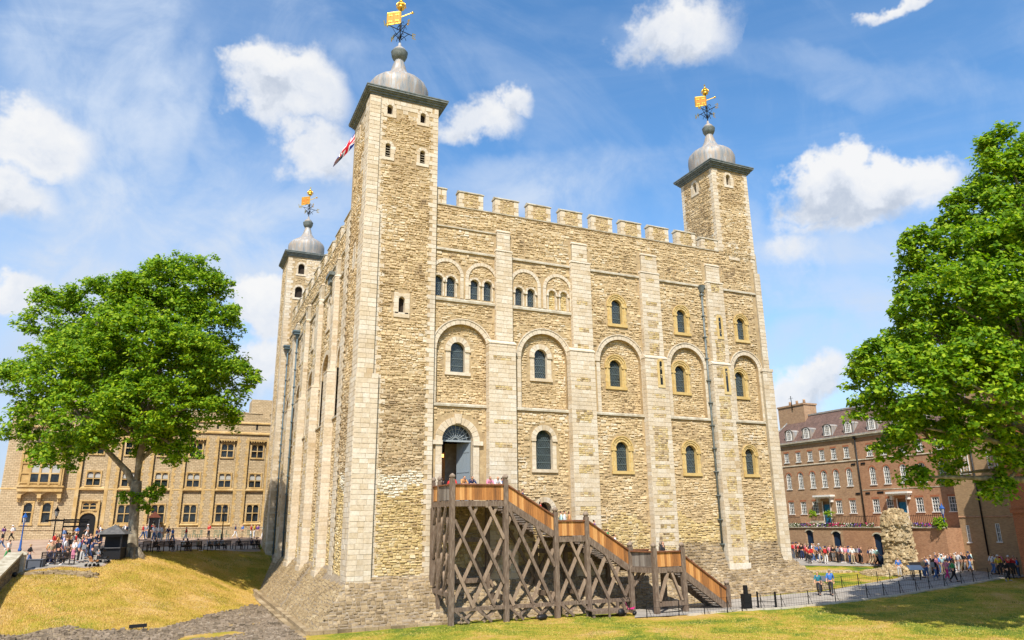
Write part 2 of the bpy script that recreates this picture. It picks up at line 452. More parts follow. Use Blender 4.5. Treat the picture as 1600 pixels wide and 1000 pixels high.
MT['whitish'] = stonemat('white patch stone', [(0, (.45, .38, .25)), (.4, (.66, .60, .46)), (1, (.72, .69, .58))], .4, .3, .5, 9, .03)
MT['mortar'] = noisemat('wall mortar', [(.3, (.30, .215, .12)), (.6, (.46, .345, .19)), (.8, (.54, .43, .27))], 2.2, .95, .8, .06, 7, coord='World')
MT['ashlar'] = stonemat('white ashlar', [(0, (.50, .37, .21)), (.15, (.61, .50, .34)), (.55, (.68, .585, .44)), (.85, (.72, .65, .52)), (1, (.75, .70, .60))], .5, .35, .35, 6, .015, stain=(.6, .50, .85, (.33, .26, .17), .7), grain=.42)
MT['ashlar_back'] = noisemat('ashlar joints', [(.3, (.30, .25, .17)), (.7, (.48, .42, .31))], 3, .95, .3, .02, 4, coord='World')
MT['caen'] = stonemat('yellow dressed stone', [(0, (.50, .34, .12)), (.5, (.62, .45, .18)), (1, (.66, .52, .26))], .8, .4, .3, 7, .012, grain=.3)
MT['string'] = stonemat('string course stone', [(0, (.34, .29, .20)), (.5, (.50, .45, .34)), (1, (.60, .56, .45))], 1.5, .6, .3, 8, .015, grain=.4, island=False)
MT['batter'] = stonemat('brown plinth stone', [(0, (.14, .10, .055)), (.35, (.30, .22, .12)), (.7, (.43, .325, .19)), (.9, (.52, .42, .27)), (1, (.62, .54, .41))], .4, .4, .7, 9, .03, grain=.55)
MT['batter_w'] = stonemat('brown plinth block', [(0, (.21, .15, .075)), (.4, (.33, .24, .125)), (.8, (.41, .31, .17)), (1, (.50, .40, .25))], .4, .4, .5, 9, .02, grain=.45)
MT['batter_m'] = noisemat('plinth mortar', [(.3, (.16, .12, .08)), (.7, (.33, .27, .19))], 3, .95, .5, .03, 5, coord='World')
def glassmat(name, base, rough=.12, spec=.5):
    m, b, bs = mat(name, base, rough, 0, spec)
    geo = b.n('ShaderNodeNewGeometry')
    n1 = b.noise(geo.outputs['Position'], 2.5, 3, .5)
    b.nt.links.new(b.ramp(n1, [(.35, tuple(x*.6 for x in base)), (.65, tuple(min(1, x*1.6) for x in base))]), bs.inputs['Base Color'])
    bp = b.n('ShaderNodeBump', ins={'Strength': .15, 'Distance': .02, 'Height': n1})
    b.nt.links.new(bp.outputs[0], bs.inputs['Normal'])
    return m
MT['glass'] = glassmat('dark window glass', (.018, .024, .028))
MT['lattice'] = mat('lead lattice', (.20, .25, .25), .6, .3)[0]
MT['lead'] = noisemat('lead roof', [(.25, (.14, .15, .155)), (.42, (.27, .28, .28)), (.52, (.36, .29, .22)), (.6, (.34, .35, .35)), (.8, (.50, .51, .50))], 2.4, .55, .2, .01, 5, (1.3, 1.3, .22), .1, coord='World')
MT['leaddark'] = noisemat('weathered dark lead', [(.3, (.08, .10, .095)), (.7, (.19, .21, .20))], 3, .6, .2, .01, coord='World')
MT['iron'] = mat('black iron', (.015, .016, .018), .5, .3)[0]
MT['ironblue'] = mat('blue painted iron', (.02, .09, .32), .45)[0]
MT['gold'] = mat('gilding', (.85, .52, .08), .32, .85)[0]
MT['vanepanel'] = mat('orange gilt vane panel', (.50, .17, .02), .5, .3)[0]
MT['oak'] = noisemat('weathered grey oak', [(.25, (.05, .032, .020)), (.5, (.14, .098, .068)), (.75, (.31, .245, .185))], 5, .85, .6, .02, 6, (3, 3, .5), island=.35, coord='World')
MT['plank'] = noisemat('orange brown larch plank', [(.2, (.13, .06, .025)), (.45, (.38, .16, .045)), (.62, (.48, .22, .065)), (.8, (.60, .33, .12))], 4, .85, .5, .012, 7, (5, 5, .4), island=.5, coord='World')
MT['plankgrey'] = noisemat('grey silvered plank', [(.2, (.09, .07, .055)), (.6, (.21, .18, .15)), (.9, (.30, .27, .23))], 4, .8, .4, .01, 6, (4, 4, .5), island=.45, coord='World')
MT['white'] = mat('white paint', (.72, .71, .67), .5)[0]
MT['black'] = mat('black paint', (.012, .012, .013), .45)[0]
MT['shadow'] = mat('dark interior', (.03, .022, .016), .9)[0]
def frm(m, b_):  # no-op hook kept for symmetry
    return m

# ------------------------------------------------------------------ terrain
GC = np.array([
 (-3,-4,-2.8),(5,-6,-2.65),(15,-8,-2.65),(20,-8,-2.62),(26,-7,-2.5),(31,-8,-2.35),(36,-5,-2.2),(42,-7,-1.95),(50,-5,-1.7),(60,-6,-1.5),(70,-5,-1.3),
 (20,-30,-2.7),(-5,-20,-2.9),(-5,-10,-2.9),(40,-22,-2.5),(-20,-40,-3),(20,-60,-2.8),(60,-40,-2.4),(100,-40,-2),(100,30,-1),
 (57,5,-1.1),(57,20,-.85),(50,12,-1.25),(44,6,-1.6),(40,2,-2.0),(40,14,-1.35),(38,24,-1.0),(40,45,-.3),(60,45,-.5),(36.5,-3,-2.25),(50,0,-1.7),
 (0,0,-2.9),(18,0,-2.7),(36,10,-1.6),
 (-3.4,3,-2.95),(-3.3,12,-3),(-3.3,20,-3),(-3.2,27,-2.8),(-2,33,-1.3),(-1.2,37,-.3),(-1,41,.1),(-4.5,38.5,.45),(-8,35,.75),(-12,29,.95),(-13.8,24.4,.82),(-15.2,19.6,.33),
 (-7,8,-3),(-7.6,12.5,-2.95),(-11.5,4.5,-2.95),(-14.5,4.5,-2.9),(-18,5,-2.9),(-22,3,-2.9),(-12,-5,-3),(-20,-8,-3),(-30,-5,-3),
 (-8,22,-1.25),(-12.8,14,-1.25),(-16.4,17,.05),(-18,15.5,-.35),(-20,13.5,-.6),(-22.5,12,-.8),
 (-26,20,-.3),(-30,16,-.6),(-30,30,.5),(-20,25,.6),(-14,36,1.0),(-6,44,1.0),(-10,50,1.6),(-10,56,1.9),(-30,56,1.9),(-30,45,1.4),(0,56,1.8),(0,48,1.1),
 (20,50,1.5),(20,60,1.6),(-60,30,1),(-60,60,2),(-60,-20,-1),(0,100,2),(100,100,0),(-100,100,2),(-100,-60,-2),(100,-100,-2),(0,-120,-2.8)], float)
def _phi(r2): return .5*r2*np.log(np.maximum(r2, 1e-9))
def _rbf():
    P = GC[:, :2]/30; n = len(P)
    d2 = ((P[:, None]-P[None])**2).sum(-1)
    A = np.zeros((n+3, n+3)); A[:n, :n] = _phi(d2)+np.eye(n)*2e-4
    A[:n, n] = 1; A[:n, n+1:] = P; A[n, :n] = 1; A[n+1:, :n] = P.T
    return np.linalg.solve(A, np.r_[GC[:, 2], 0, 0, 0])
_RB = _rbf()
def ground_np(x, y):
    x = np.asarray(x, float); y = np.asarray(y, float)
    xx, yy = np.clip(x, -100, 100), np.clip(y, -110, 100)
    q = np.stack([xx, yy], -1)/30
    out = _RB[-3]+q[..., 0]*_RB[-2]+q[..., 1]*_RB[-1]
    for i in range(len(GC)):
        out = out+_RB[i]*_phi(((q-GC[i, :2]/30)**2).sum(-1))
    return np.clip(out, -3.4, 4)
def gz(x, y): return float(ground_np(x, y))

# ------------------------------------------------------------------ terrain mesh, paths
def grade(lo, hi, flo, fhi, fs, cs):
    a = list(np.arange(flo, fhi+1e-6, fs)); x = flo; s = fs; left = []
    while x > lo: s = min(s*1.25, cs); x -= s; left.append(x)
    x = fhi; s = fs; right = []
    while x < hi: s = min(s*1.25, cs); x += s; right.append(x)
    return left[::-1]+a+right
gx = grade(-2500, 2500, -32, 72, .7, 400); gy = grade(-2500, 2500, -14, 60, .7, 400)
GX, GY = np.meshgrid(gx, gy)
GZ = ground_np(GX, GY)
rg = np.random.RandomState(3)
near = (np.abs(GX) < 90) & (np.abs(GY) < 90)
GZ = GZ+np.where(near, rg.normal(0, .018, GZ.shape), 0)
me = bpy.data.meshes.new('ground')
nx, ny = len(gx), len(gy)
vv = np.stack([GX, GY, GZ], -1).reshape(-1, 3)
ii = np.arange(nx*ny).reshape(ny, nx)
ff = np.stack([ii[:-1, :-1], ii[:-1, 1:], ii[1:, 1:], ii[1:, :-1]], -1).reshape(-1, 4)
me.from_pydata(vv.tolist(), [], ff.tolist())
me.polygons.foreach_set('use_smooth', [True]*len(ff))
gm, b, bs = mat('lawn', (.1, .1, .02), .95)
pos = b.n('ShaderNodeNewGeometry').outputs['Position']
sx = b.n('ShaderNodeSeparateXYZ', ins={0: pos})
n1 = b.noise(pos, .22, 5, .62, .6); n2 = b.noise(pos, 1.6, 5, .65); n3 = b.noise(b.n('ShaderNodeMapping', ins={'Vector': pos, 'Scale': (1, 1, .3)}).outputs[0], 16, 4, .7)
west = b.sm(sx.outputs[0], -1.0, -5.0)
hollow = b.m('MULTIPLY', west, b.sm(sx.outputs[1], 24.0, 34.0))
f = b.m('ADD', b.m('ADD', b.m('MULTIPLY', b.sm(n1, .25, .75), .55), b.m('MULTIPLY', n2, .42)), b.m('ADD', b.m('MULTIPLY', west, .20), .05))
f = b.m('SUBTRACT', f, b.m('MULTIPLY', hollow, .22))
f = b.m('ADD', f, b.m('MULTIPLY', b.m('SUBTRACT', n3, .5), .85))
gc = b.ramp(f, [(.26, (.05, .11, .008)), (.42, (.15, .20, .010)), (.54, (.34, .29, .02)), (.68, (.47, .29, .06)), (.9, (.53, .37, .16))])
b.nt.links.new(gc, bs.inputs['Base Color'])
bh = b.m('ADD', b.m('MULTIPLY', n3, .6), b.m('MULTIPLY', n2, .6))
b.nt.links.new(b.n('ShaderNodeBump', ins={'Strength': .9, 'Distance': .12, 'Height': bh}).outputs[0], bs.inputs['Normal'])
me.materials.append(gm)
tag(lk(bpy.data.objects.new('ground', me)), kind='structure')

MT['paving'] = noisemat('worn grey paving', [(.3, (.22, .20, .17)), (.55, (.34, .31, .27)), (.75, (.42, .39, .34))], .9, .9, .25, .02, 7, coord='World')
MT['paving_red'] = noisemat('reddish paving', [(.3, (.30, .20, .14)), (.55, (.40, .29, .21)), (.75, (.46, .36, .28))], .5, .9, .25, .02, 7, coord='World')
MT['kerb'] = noisemat('stone kerb', [(.3, (.35, .31, .24)), (.7, (.55, .50, .40))], 2, .9, .2, .02, coord='World')
def drape(name, poly, m, lift, step=.8):
    """a sheet cut from the polygon, laid on the terrain"""
    bmh = bmesh.new()
    xs = [p[0] for p in poly]; ys = [p[1] for p in poly]
    vs = [bmh.verts.new((x, y, 0)) for x, y in poly]
    bmh.faces.new(vs)
    for axis, lo, hi in ((0, min(xs), max(xs)), (1, min(ys), max(ys))):
        t = lo+step
        while t < hi:
            co = (t, 0, 0) if axis == 0 else (0, t, 0); no = (1, 0, 0) if axis == 0 else (0, 1, 0)
            bmesh.ops.bisect_plane(bmh, geom=bmh.verts[:]+bmh.edges[:]+bmh.faces[:], plane_co=co, plane_no=no)
            t += step
    co = np.array([v.co[:2] for v in bmh.verts]); z = ground_np(co[:, 0], co[:, 1])
    for v, zz in zip(bmh.verts, z): v.co.z = zz+lift
    bmesh.ops.recalc_face_normals(bmh, faces=bmh.faces[:])
    if sum(f.normal.z for f in bmh.faces) < 0: bmesh.ops.reverse_faces(bmh, faces=bmh.faces[:])
    me = bpy.data.meshes.new(name); bmh.to_mesh(me); bmh.free(); me.materials.append(m)
    me.polygons.foreach_set('use_smooth', [True]*len(me.polygons))
    return tag(lk(bpy.data.objects.new(name, me)), kind='structure')
PATH_S = [(16.5, -6.9), (20, -7.6), (23.5, -7.5), (26.8, -8.7), (32, -9.1), (37.5, -9.0), (44.2, -8.3), (52, -7.1), (60, -7.5), (80, -12), (90, 30), (56.5, 30), (56.5, 26), (45, 25), (44, 20), (48, 11.5), (53.5, 5), (53, 1.5), (47, -1.5), (36.5, -3.2), (28, -2.9), (19, -3.2)]
drape('footpath', PATH_S, MT['paving'], .05)
TERR = [(-70, 0), (-32, 9), (-24, 12.8), (-21.2, 18.6), (-18.3, 19.2), (-16.6, 17.9), (-15.4, 19.0), (-14.9, 24.0), (-12.8, 29.2), (-8.6, 35.6), (-4.8, 39.2), (-1.3, 42.5), (-1.3, 47), (20, 47.5), (20, 62), (-80, 62)]
drape('plaza', TERR, MT['paving_red'], .05, 1.6)
# grey walk in front of the benches
drape('walkway', [(-21.2, 18.9), (-18.3, 19.5), (-16.6, 18.2), (-15.6, 19.2), (-15.1, 24.2), (-13.1, 29.4), (-8.9, 35.9), (-5.0, 39.5), (-1.6, 42.7), (-1.6, 46), (-5.2, 44.5), (-10.5, 40.5), (-15.5, 32.5), (-19, 25), (-24, 22.5)], MT['paving'], .056, 1.6)
# kerb stones along the lawn edge of the south path
km = M(); edge = PATH_S[1:8]
for i in range(len(edge)-1):
    p, q = Vector(edge[i]), Vector(edge[i+1]); n = max(1, int((q-p).length/.9))
    for k in range(n):
        a, c = p.lerp(q, k/n), p.lerp(q, (k+.96)/n)
        km.beam((a.x, a.y-.12, gz(a.x, a.y)+.04), (c.x, c.y-.12, gz(c.x, c.y)+.04), .2, .14)
km.make('kerb', MT['kerb'], kind='structure')

# ================================================================== THE TOWER
TW = thing('stone_tower', 'great square stone keep with domed corner turrets and battlements filling the middle', 'castle', (0, 0, 0))
FS = Fr((0, 0, 0), (1, 0, 0), (0, -1, 0))       # south front, u = x
FW = Fr((0, 0, 0), (0, 1, 0), (-1, 0, 0))       # west front, u = y
WM = M()                                         # plain masonry sheets (mortar)
RUB = M(); ASH = M(); YEL = M(); BAT = M()
RM = ['rubble', 'rubble_low', 'rubble_thin', 'whitish']
def zone(z, u):
    RUB.cur = 0 if z > 3.4+.5*math.sin(u*1.3) else 1
    return RUB
def zone_t(z, u):
    w = .4*math.sin(u*2.1)
    if z < 5.3+w: RUB.cur = 1
    elif z < 6.5+w*.6: RUB.cur = 3 if .9 < u < 4.2 else 1
    elif z < 12.3+w: RUB.cur = 2
    else: RUB.cur = 0
    return RUB
PX = [(9.15, 11.3, 9.85, 11.2, 9.98, 11.1), (15.95, 18.1, 16.45, 18.2, 16.62, 18.02), (22.85, 25.0, 23.1, 24.95, 23.32, 24.9), (29.7, 31.65, 30.05, 31.8, 30.18, 31.65)]
TX = 5.0; TD = .30       # south-west turret: width on the south front, how far it stands proud
# ---- openings on the south front: (name, centre, z0, spring, half width, colour, outer half width, z of sill, recess face d)
BIGARCH = [(7.28, 15.45, 2.02, 11.55), (13.97, 15.4, 1.98, 11.55), (20.87, 15.6, 1.95, 11.55), (27.5, 15.75, 1.72, 11.55), (33.85, 15.95, 1.38, 11.55)]
WN = [  # centre u, z bottom, z spring, half w, surround half w, style, glass, base d
 (7.0, 13.9, 15.6, .56, .97, 'A', 1, -.3), (13.8, 13.9, 15.65, .55, .95, 'A', 1, -.3),
 (20.55, 13.7, 15.35, .56, .98, 'C', 1, -.3), (26.95, 13.65, 15.4, .54, .95, 'C', 1, -.3), (33.3, 13.65, 15.35, .52, .88, 'C', 1, -.3),
 (20.75, 18.85, 20.45, .50, .92, 'C', 1, 0), (27.25, 18.75, 20.35, .47, .85, 'C', 1, 0), (33.75, 18.7, 20.3, .45, .80, 'C', 1, 0),
 (13.8, 7.05, 9.25, .68, 1.05, 'A', 1, 0), (20.6, 7.05, 8.75, .55, .98, 'C', 1, 0), (27.2, 7.0, 8.7, .54, .92, 'C', 1, 0), (33.35, 7.0, 8.65, .50, .82, 'C', 1, 0)]
BELF = [(5.95, (5.32, 6.32), 19.5, 20.75, .35, 1.15, 1), (8.8, (8.2, 9.28), 19.5, 20.75, .34, 1.15, 1),
        (12.42, (11.9, 12.93), 19.45, 20.6, .33, 1.15, 1), (15.3, (14.78, 15.82), 19.45, 20.7, .32, 1.12, 0)]
DOOR = (6.93, 4.75, 8.9, 1.17)
LOWA = (13.75, 3.1, 4.15, .55)
holes = []; avoid = []
for (c, zs, r, z0) in BIGARCH: holes.append(arch(c, z0, zs, r, 16)); avoid.append(arch(c, z0-.02, zs, r+.42, 14))
for w in WN:
    if w[7] == 0: holes.append(arch(w[0], w[1], w[2], w[3], 10))
    avoid.append(arch(w[0], w[1]-.35, w[2], w[4]+.05, 8))
for (c, cs, z0, zs, hw, r, gl) in BELF:
    for cc in cs: holes.append(arch(cc, z0, zs, hw, 10))
    avoid.append(rect(c-r-.02, z0-.35, c+r+.02, zs+.1))
    avoid.append([(c+(r+.3)*math.cos(t), 21.0+(r+.3)*math.sin(t)) for t in [math.pi*i/12 for i in range(13)]]+[(c-r-.3, 19.3), (c+r+.3, 19.3)])
holes.append(arch(DOOR[0], DOOR[1], DOOR[2], DOOR[3], 14)); avoid.append(arch(DOOR[0], DOOR[1]-.1, DOOR[2], DOOR[3]+.75, 10))
holes.append(arch(LOWA[0], LOWA[1], LOWA[2], LOWA[3], 10)); avoid.append(arch(LOWA[0], LOWA[1], LOWA[2], LOWA[3]+.4, 10))
for (a, b_, c, d, e, f_) in PX:
    avoid.append(rect(a, -1, b_, 16.6)); avoid.append(rect(c, 16.0, d, 25.5))
avoid.append(rect(5, 23.05, 36, 23.4)); avoid.append(rect(5, 24.98, 9.85, 25.16))
avoid.append(rect(5, 11.3, 36, 11.58)); avoid.append(rect(5, 19.1, 16.5, 19.45))
XR = 36.1
FS.sheet(WM, rect(TX, -1.0, XR, 26.8), holes, 0)
rubble(FS, zone, TX, -.6, 35.4, 26.75, 0, (.13, .27), (.18, .50), (.02, .085), avoid)
# blind arcade: recessed panels with their own rubble
win_in_arch = {0: WN[0], 1: WN[1], 2: WN[2], 3: WN[3], 4: WN[4]}
YS = []   # yellow blocks
for i, (c, zs, r, z0) in enumerate(BIGARCH):
    w = win_in_arch[i]
    FS.reveal(WM, arch(c, z0, zs, r, 16), 0, -.3)
    FS.sheet(WM, arch(c, z0, zs, r, 16), [arch(w[0], w[1], w[2], w[3], 10)], -.3)
    rubble(FS, lambda z, u: zone(9, u), c-r+.02, z0+.05, c+r-.02, zs+r, -.3, (.13, .24), (.18, .42), (.02, .07), [arch(w[0], w[1]-.25, w[2], w[4]+.04, 8)], only=arch(c, z0, zs, r-.06, 14))
    ASH.cur = 0
    ringblocks(FS, ASH, c, zs, r, r+.34, -.29, .05, 17 if r > 1.7 else 13)
    ringblocks(FS, ASH, c, zs, r+.35, r+.43, -.02, .10, 9)
    zz = z0
    while zz < zs-.1:
        h = min(rnd.uniform(.3, .42), zs-zz)
        for s_ in (-1, 1):
            ua, ub = (c-r-.32, c-r) if s_ < 0 else (c+r, c+r+.32)
            FS.box(ASH, ua+.004, zz+.006, -.29, ub-.004, zz+h-.006, .045+rnd.uniform(-.006, .006))
        zz += h
# ---- window builder
def lattice_window(fr, parent, c, z0, zs, hw, ow, style, base, glass=True, sill=True, lat=.16, depth=.28, arrow=False):
    mt_ = MT['ashlar'] if style == 'A' else MT['caen']
    m = M(); d1 = base+.07
    fr.reveal(m, arch(c, z0, zs, hw, 10), base+.005, base-depth-.05)
    t = ow-hw
    n = 9 if ow > .8 else 7
    if style == 'A':
        ringblocks(fr, m, c, zs, hw, ow, base-.02, d1, n)
    else:
        ringblocks(fr, m, c, zs, hw+.0, hw+t*.45, base-.02, base+.02, n)
        ringblocks(fr, m, c, zs, hw+t*.45, hw+t*.82, base-.02, d1, n)
        ringblocks(fr, m, c, zs, hw+t*.84, ow+.02, base-.02, d1+.05, n)
    # impost blocks
    for s_ in (-1, 1):
        a, b_ = sorted((c+s_*hw, c+s_*(ow+.03)))
        fr.box(m, a, zs-.16, base-.02, b_, zs-.005, d1+.05)
        z = z0; k = 0
        while z < zs-.2:
            h = min(rnd.uniform(.26, .40), zs-.165-z)
            if h < .05: break
            e = .0 if (style == 'A') else .05*(k % 2)
            a, b_ = sorted((c+s_*hw, c+s_*(ow-.04+e)))
            fr.box(m, a+.003, z+.005, base-.02, b_-.003, z+h-.005, d1-.03+rnd.uniform(-.005, .005))
            if style == 'C':
                a, b_ = sorted((c+s_*(hw+t*.40), c+s_*(hw+t*.72)))
                fr.box(m, a, z+.002, base, b_, z+h-.002, d1+.02)
            z += h; k += 1
    if sill:
        fr.box(m, c-ow-.02, z0-.24, base-.02, c+ow+.02, z0-.008, d1+.06)
    o = m.make('window', mt_, parent)
    if glass:
        g = M(); g.cur = 0
        fr.poly(g, arch(c, z0, zs, hw-.002, 10), base-depth)
        g.make('pane', MT['glass'], o)
        l = M(); dd = base-depth+.012
        out = arch(c, z0, zs, hw, 12)
        def clipseg(p, q):
            pts = []
            for k in range(13):
                t_ = k/12; x = p[0]+(q[0]-p[0])*t_; z = p[1]+(q[1]-p[1])*t_
                pts.append((x, z, inside(out, x, z)))
            run = [k for k in pts if k[2]]
            return (run[0][:2], run[-1][:2]) if len(run) > 1 else None
        H = zs+hw-z0; s = lat
        k = -H
        segs = []
        while k < 2*hw+H:
            segs.append(((c-hw+k, z0), (c-hw+k+H*.62, z0+H))); segs.append(((c-hw+k, z0), (c-hw+k-H*.62, z0+H)))
            k += s
        for p, q in segs:
            r_ = clipseg(p, q)
            if r_: l.beam(fr(r_[0][0], r_[0][1], dd), fr(r_[1][0], r_[1][1], dd), .016, .012)
        for zz in np.arange(z0+.5, zs+hw*.6, .55):
            l.beam(fr(c-hw*.95 if zz < zs else c-hw*.7, zz, dd+.02), fr(c+hw*.95 if zz < zs else c+hw*.7, zz, dd+.02), .03, .025)
        l.make('lattice', MT['lattice'], o)
    return o
for w in WN: lattice_window(FS, TW, w[0], w[1], w[2], w[3], w[4], w[5], w[7])
# ---- belfry pairs
for (c, cs, z0, zs, hw, r, gl) in BELF:
    ASH.cur = 0
    for cc in cs:
        o = lattice_window(FS, TW, cc, z0, zs, hw, hw+.15, 'A', 0, glass=bool(gl), sill=False)
        if not gl:
            m_ = M(); FS.poly(m_, arch(cc, z0, zs, hw, 10), -.2); m_.make('panel', MT['rubble_low'], o)
            rubble(FS, lambda z, u: zone(1, u), cc-hw, z0, cc+hw, zs+hw, -.2, (.14, .22), (.18, .3), (.02, .06), only=arch(cc, z0, zs, hw-.05, 10))
    rubble(FS, lambda z, u: zone(9, u), c-r, 21.0, c+r, 21.1+r, 0, (.13, .22), (.18, .38), (.02, .06), [arch(cc, z0, zs, hw+.16, 8) for cc in cs], only=[(c+(r-.12)*math.cos(math.pi*i/12), 21.12+(r-.12)*math.sin(math.pi*i/12)) for i in range(13)])
    ringblocks(FS, ASH, c, 21.12, r-.06, r+.2, -.01, .09, 13)
    for s_ in (-1, 1):
        zz = 19.45
        while zz < 21.1:
            u_ = c+s_*(r+.07)
            if u_ > TX+.1: FS.box(ASH, u_-.13, zz+.005, -.01, u_+.13, min(zz+.34, 21.12)-.005, .07)
            zz += .34
    # middle shaft between the pair
    mid = sum(cs)/2
# ---- string courses
def strip(fr, m, u0, u1, z0, z1, d0, d1, w=.9):
    u = u0
    while u < u1-.02:
        e = min(u+rnd.uniform(.7, 1.2)*w, u1)
        if u1-e < .3: e = u1
        vs = [fr(u+.004, z0, d0), fr(e-.004, z0, d0), fr(e-.004, z0, d1), fr(u+.004, z0, d1), fr(u+.004, z1, d0), fr(e-.004, z1, d0), fr(e-.004, z1-(z1-z0)*.45, d1), fr(u+.004, z1-(z1-z0)*.45, d1)]
        fs = [(0, 1, 2, 3), (4, 7, 6, 5), (0, 4, 5, 1), (1, 5, 6, 2), (2, 6, 7, 3), (3, 7, 4, 0)]
        m.add(vs, [f[::-1] for f in fs] if not fr.flip else fs)
        u = e
ST = M()
bays = [(TX, 9.15), (11.3, 15.95), (18.1, 22.85), (25.0, 29.7), (31.65, 35.4)]
for a, b_ in bays:
    strip(FS, ST, a, b_, 11.32, 11.56, 0, .14)
for a, b_ in [(TX, 9.85), (11.2, 16.45), (18.2, 23.1), (24.95, 30.05), (31.8, 36.0)]:
    strip(FS, ST, a, b_, 23.1, 23.33, 0, .14)
strip(FS, ST, TX, 9.98, 25.0, 25.14, 0, .10)
for a, b_ in [(TX, 9.85), (11.2, 16.45)]: strip(FS, ST, a, b_, 19.14, 19.42, 0, .12)
# ---- buttresses
def buttress(fr, lo, up, top, dlo=.62, dup_=.34, dtop=.2, zb=-.15, zset=16.1, zs2=23.55, ztop=25.2, rub=0, foot=True, low_rub=0):
    m = M(); A = M()
    def body(u0, u1, z0, z1, d):
        fr.box(m, u0, z0, -.05, u1, z1, d)
    def slope(u0, u1, z, d0, d1, h=.32):
        vs = [fr(u0-.04, z, 0), fr(u1+.04, z, 0), fr(u1+.04, z, d1+.07), fr(u0-.04, z, d1+.07), fr(u0, z+h, 0), fr(u1, z+h, 0), fr(u1, z+h, d0+.004), fr(u0, z+h, d0+.004), fr(u0-.04, z+.08, d1+.07), fr(u1+.04, z+.08, d1+.07)]
        fs = [(0, 1, 2, 3), (4, 7, 6, 5), (3, 2, 9, 8), (8, 9, 6, 7), (1, 5, 6, 9, 2), (0, 3, 8, 7, 4)]
        A.add(vs, fs if fr.flip else [f[::-1] for f in fs])
    body(*lo, zb, zset, dlo); slope(*lo, zset, dup_, dlo)
    body(*up, zset+.3, zs2, dup_); slope(*up, zs2, dtop, dup_, .2)
    body(*top, zs2+.15, ztop, dtop); slope(*top, ztop, .02, dtop, .25)
    me_ = m.make('buttress', MT['ashlar_back'], TW)
    W_ = Fr(fr.o, fr.U, fr.N, fr.Z)
    frs = Fr(fr(lo[0], 0, 0), fr.N, -fr.U)      # left flank, u = outwards
    def face(u0, u1, z0, z1, d, rub):
        z = z0; k = 0
        while z < z1-.04:
            c = rnd.uniform(.29, .36)
            if z+c > z1-.14: c = z1-z
            w = u1-u0
            if rub and rnd.random() < rub:
                e = rnd.uniform(.30, .5); e2 = rnd.uniform(.30, .5)
                e, e2 = min(e, w*.35), min(e2, w*.35)
                stone(fr, A, u0+.004, z+.006, u0+e-.006, z+c-.006, d, .025, .012, .002)
                stone(fr, A, u1-e2+.006, z+.006, u1-.004, z+c-.006, d, .025, .012, .002)
                nsub = 2
                for s in range(nsub):
                    u = u0+e
                    while u < u1-e2-.05:
                        x = min(u+rnd.uniform(.2, .42), u1-e2)
                        RUB.cur = rnd.choice((0, 1, 1, 2))
                        stone(fr, RUB, u+.006, z+c*s/nsub+.006, x-.006, z+c*(s+1)/nsub-.006, d, rnd.uniform(.01, .045), .025, .008, .01, True)
                        u = x
            else:
                n = max(1, int(round(w/rnd.uniform(.5, .75))))
                off = (k % 2)*.22/n
                cuts = [u0]+[u0+w*(i/n+rnd.uniform(-.06, .06)+off-.11/n) for i in range(1, n)]+[u1]
                for i in range(n): stone(fr, A, cuts[i]+.005, z+.006, cuts[i+1]-.005, z+c-.006, d, .022+rnd.uniform(-.005, .008), .012, .002)
            z += c; k += 1
    face(*lo, zb, zset-.01, dlo, low_rub); face(*up, zset+.34, zs2-.01, dup_, rub); face(*top, zs2+.22, ztop-.01, dtop, .25)
    # left flank blocks
    for (u_, z0, z1, d) in ((lo[0], zb, zset-.01, dlo), (up[0], zset+.34, zs2-.01, dup_)):
        ff_ = Fr(fr(u_, 0, 0), fr.N, -fr.U)
        z = z0
        while z < z1-.04:
            c = rnd.uniform(.29, .36)
            if z+c > z1-.14: c = z1-z
            stone(ff_, A, .01, z+.006, d-.004, z+c-.006, 0, .012, .01, .001)
            z += c
    if foot: fr.box(A, lo[0]-.1, zb-.35, 0, lo[1]+.1, zb+.12, dlo+.12)
    split = A.make('ashlar_facing', MT['ashlar'], me_, kind='stuff')
    return me_
for i, p in enumerate(PX):
    buttress(FS, (p[0], p[1]), (p[2], p[3]), (p[4], p[5]), low_rub=(.15, .35, .5, .6)[i], rub=(0.0, .1, .55, .6)[i])
# slit windows on the two right-hand buttresses
for (c, z0, z1, d) in ((24.3, 14.05, 15.9, .64), (31.05, 13.9, 15.8, .64), (31.05, 18.8, 20.4, .36)):
    m = M()
    for s_ in (-1, 1):
        a, b_ = sorted((c+s_*.13, c+s_*.34)); FS.box(m, a, z0-.1, d, b_, z1-.12, d+.05)
    FS.box(m, c-.34, z0-.34, d, c+.34, z0-.11, d+.055)
    ringblocks(FS, m, c, z1-.12, .13, .34, d, d+.05, 5)
    o = m.make('slit_window', MT['caen'], TW)
    g = M(); FS.poly(g, arch(c, z0-.1, z1-.12, .13, 6), d+.012); g.make('pane', MT['glass'], o)
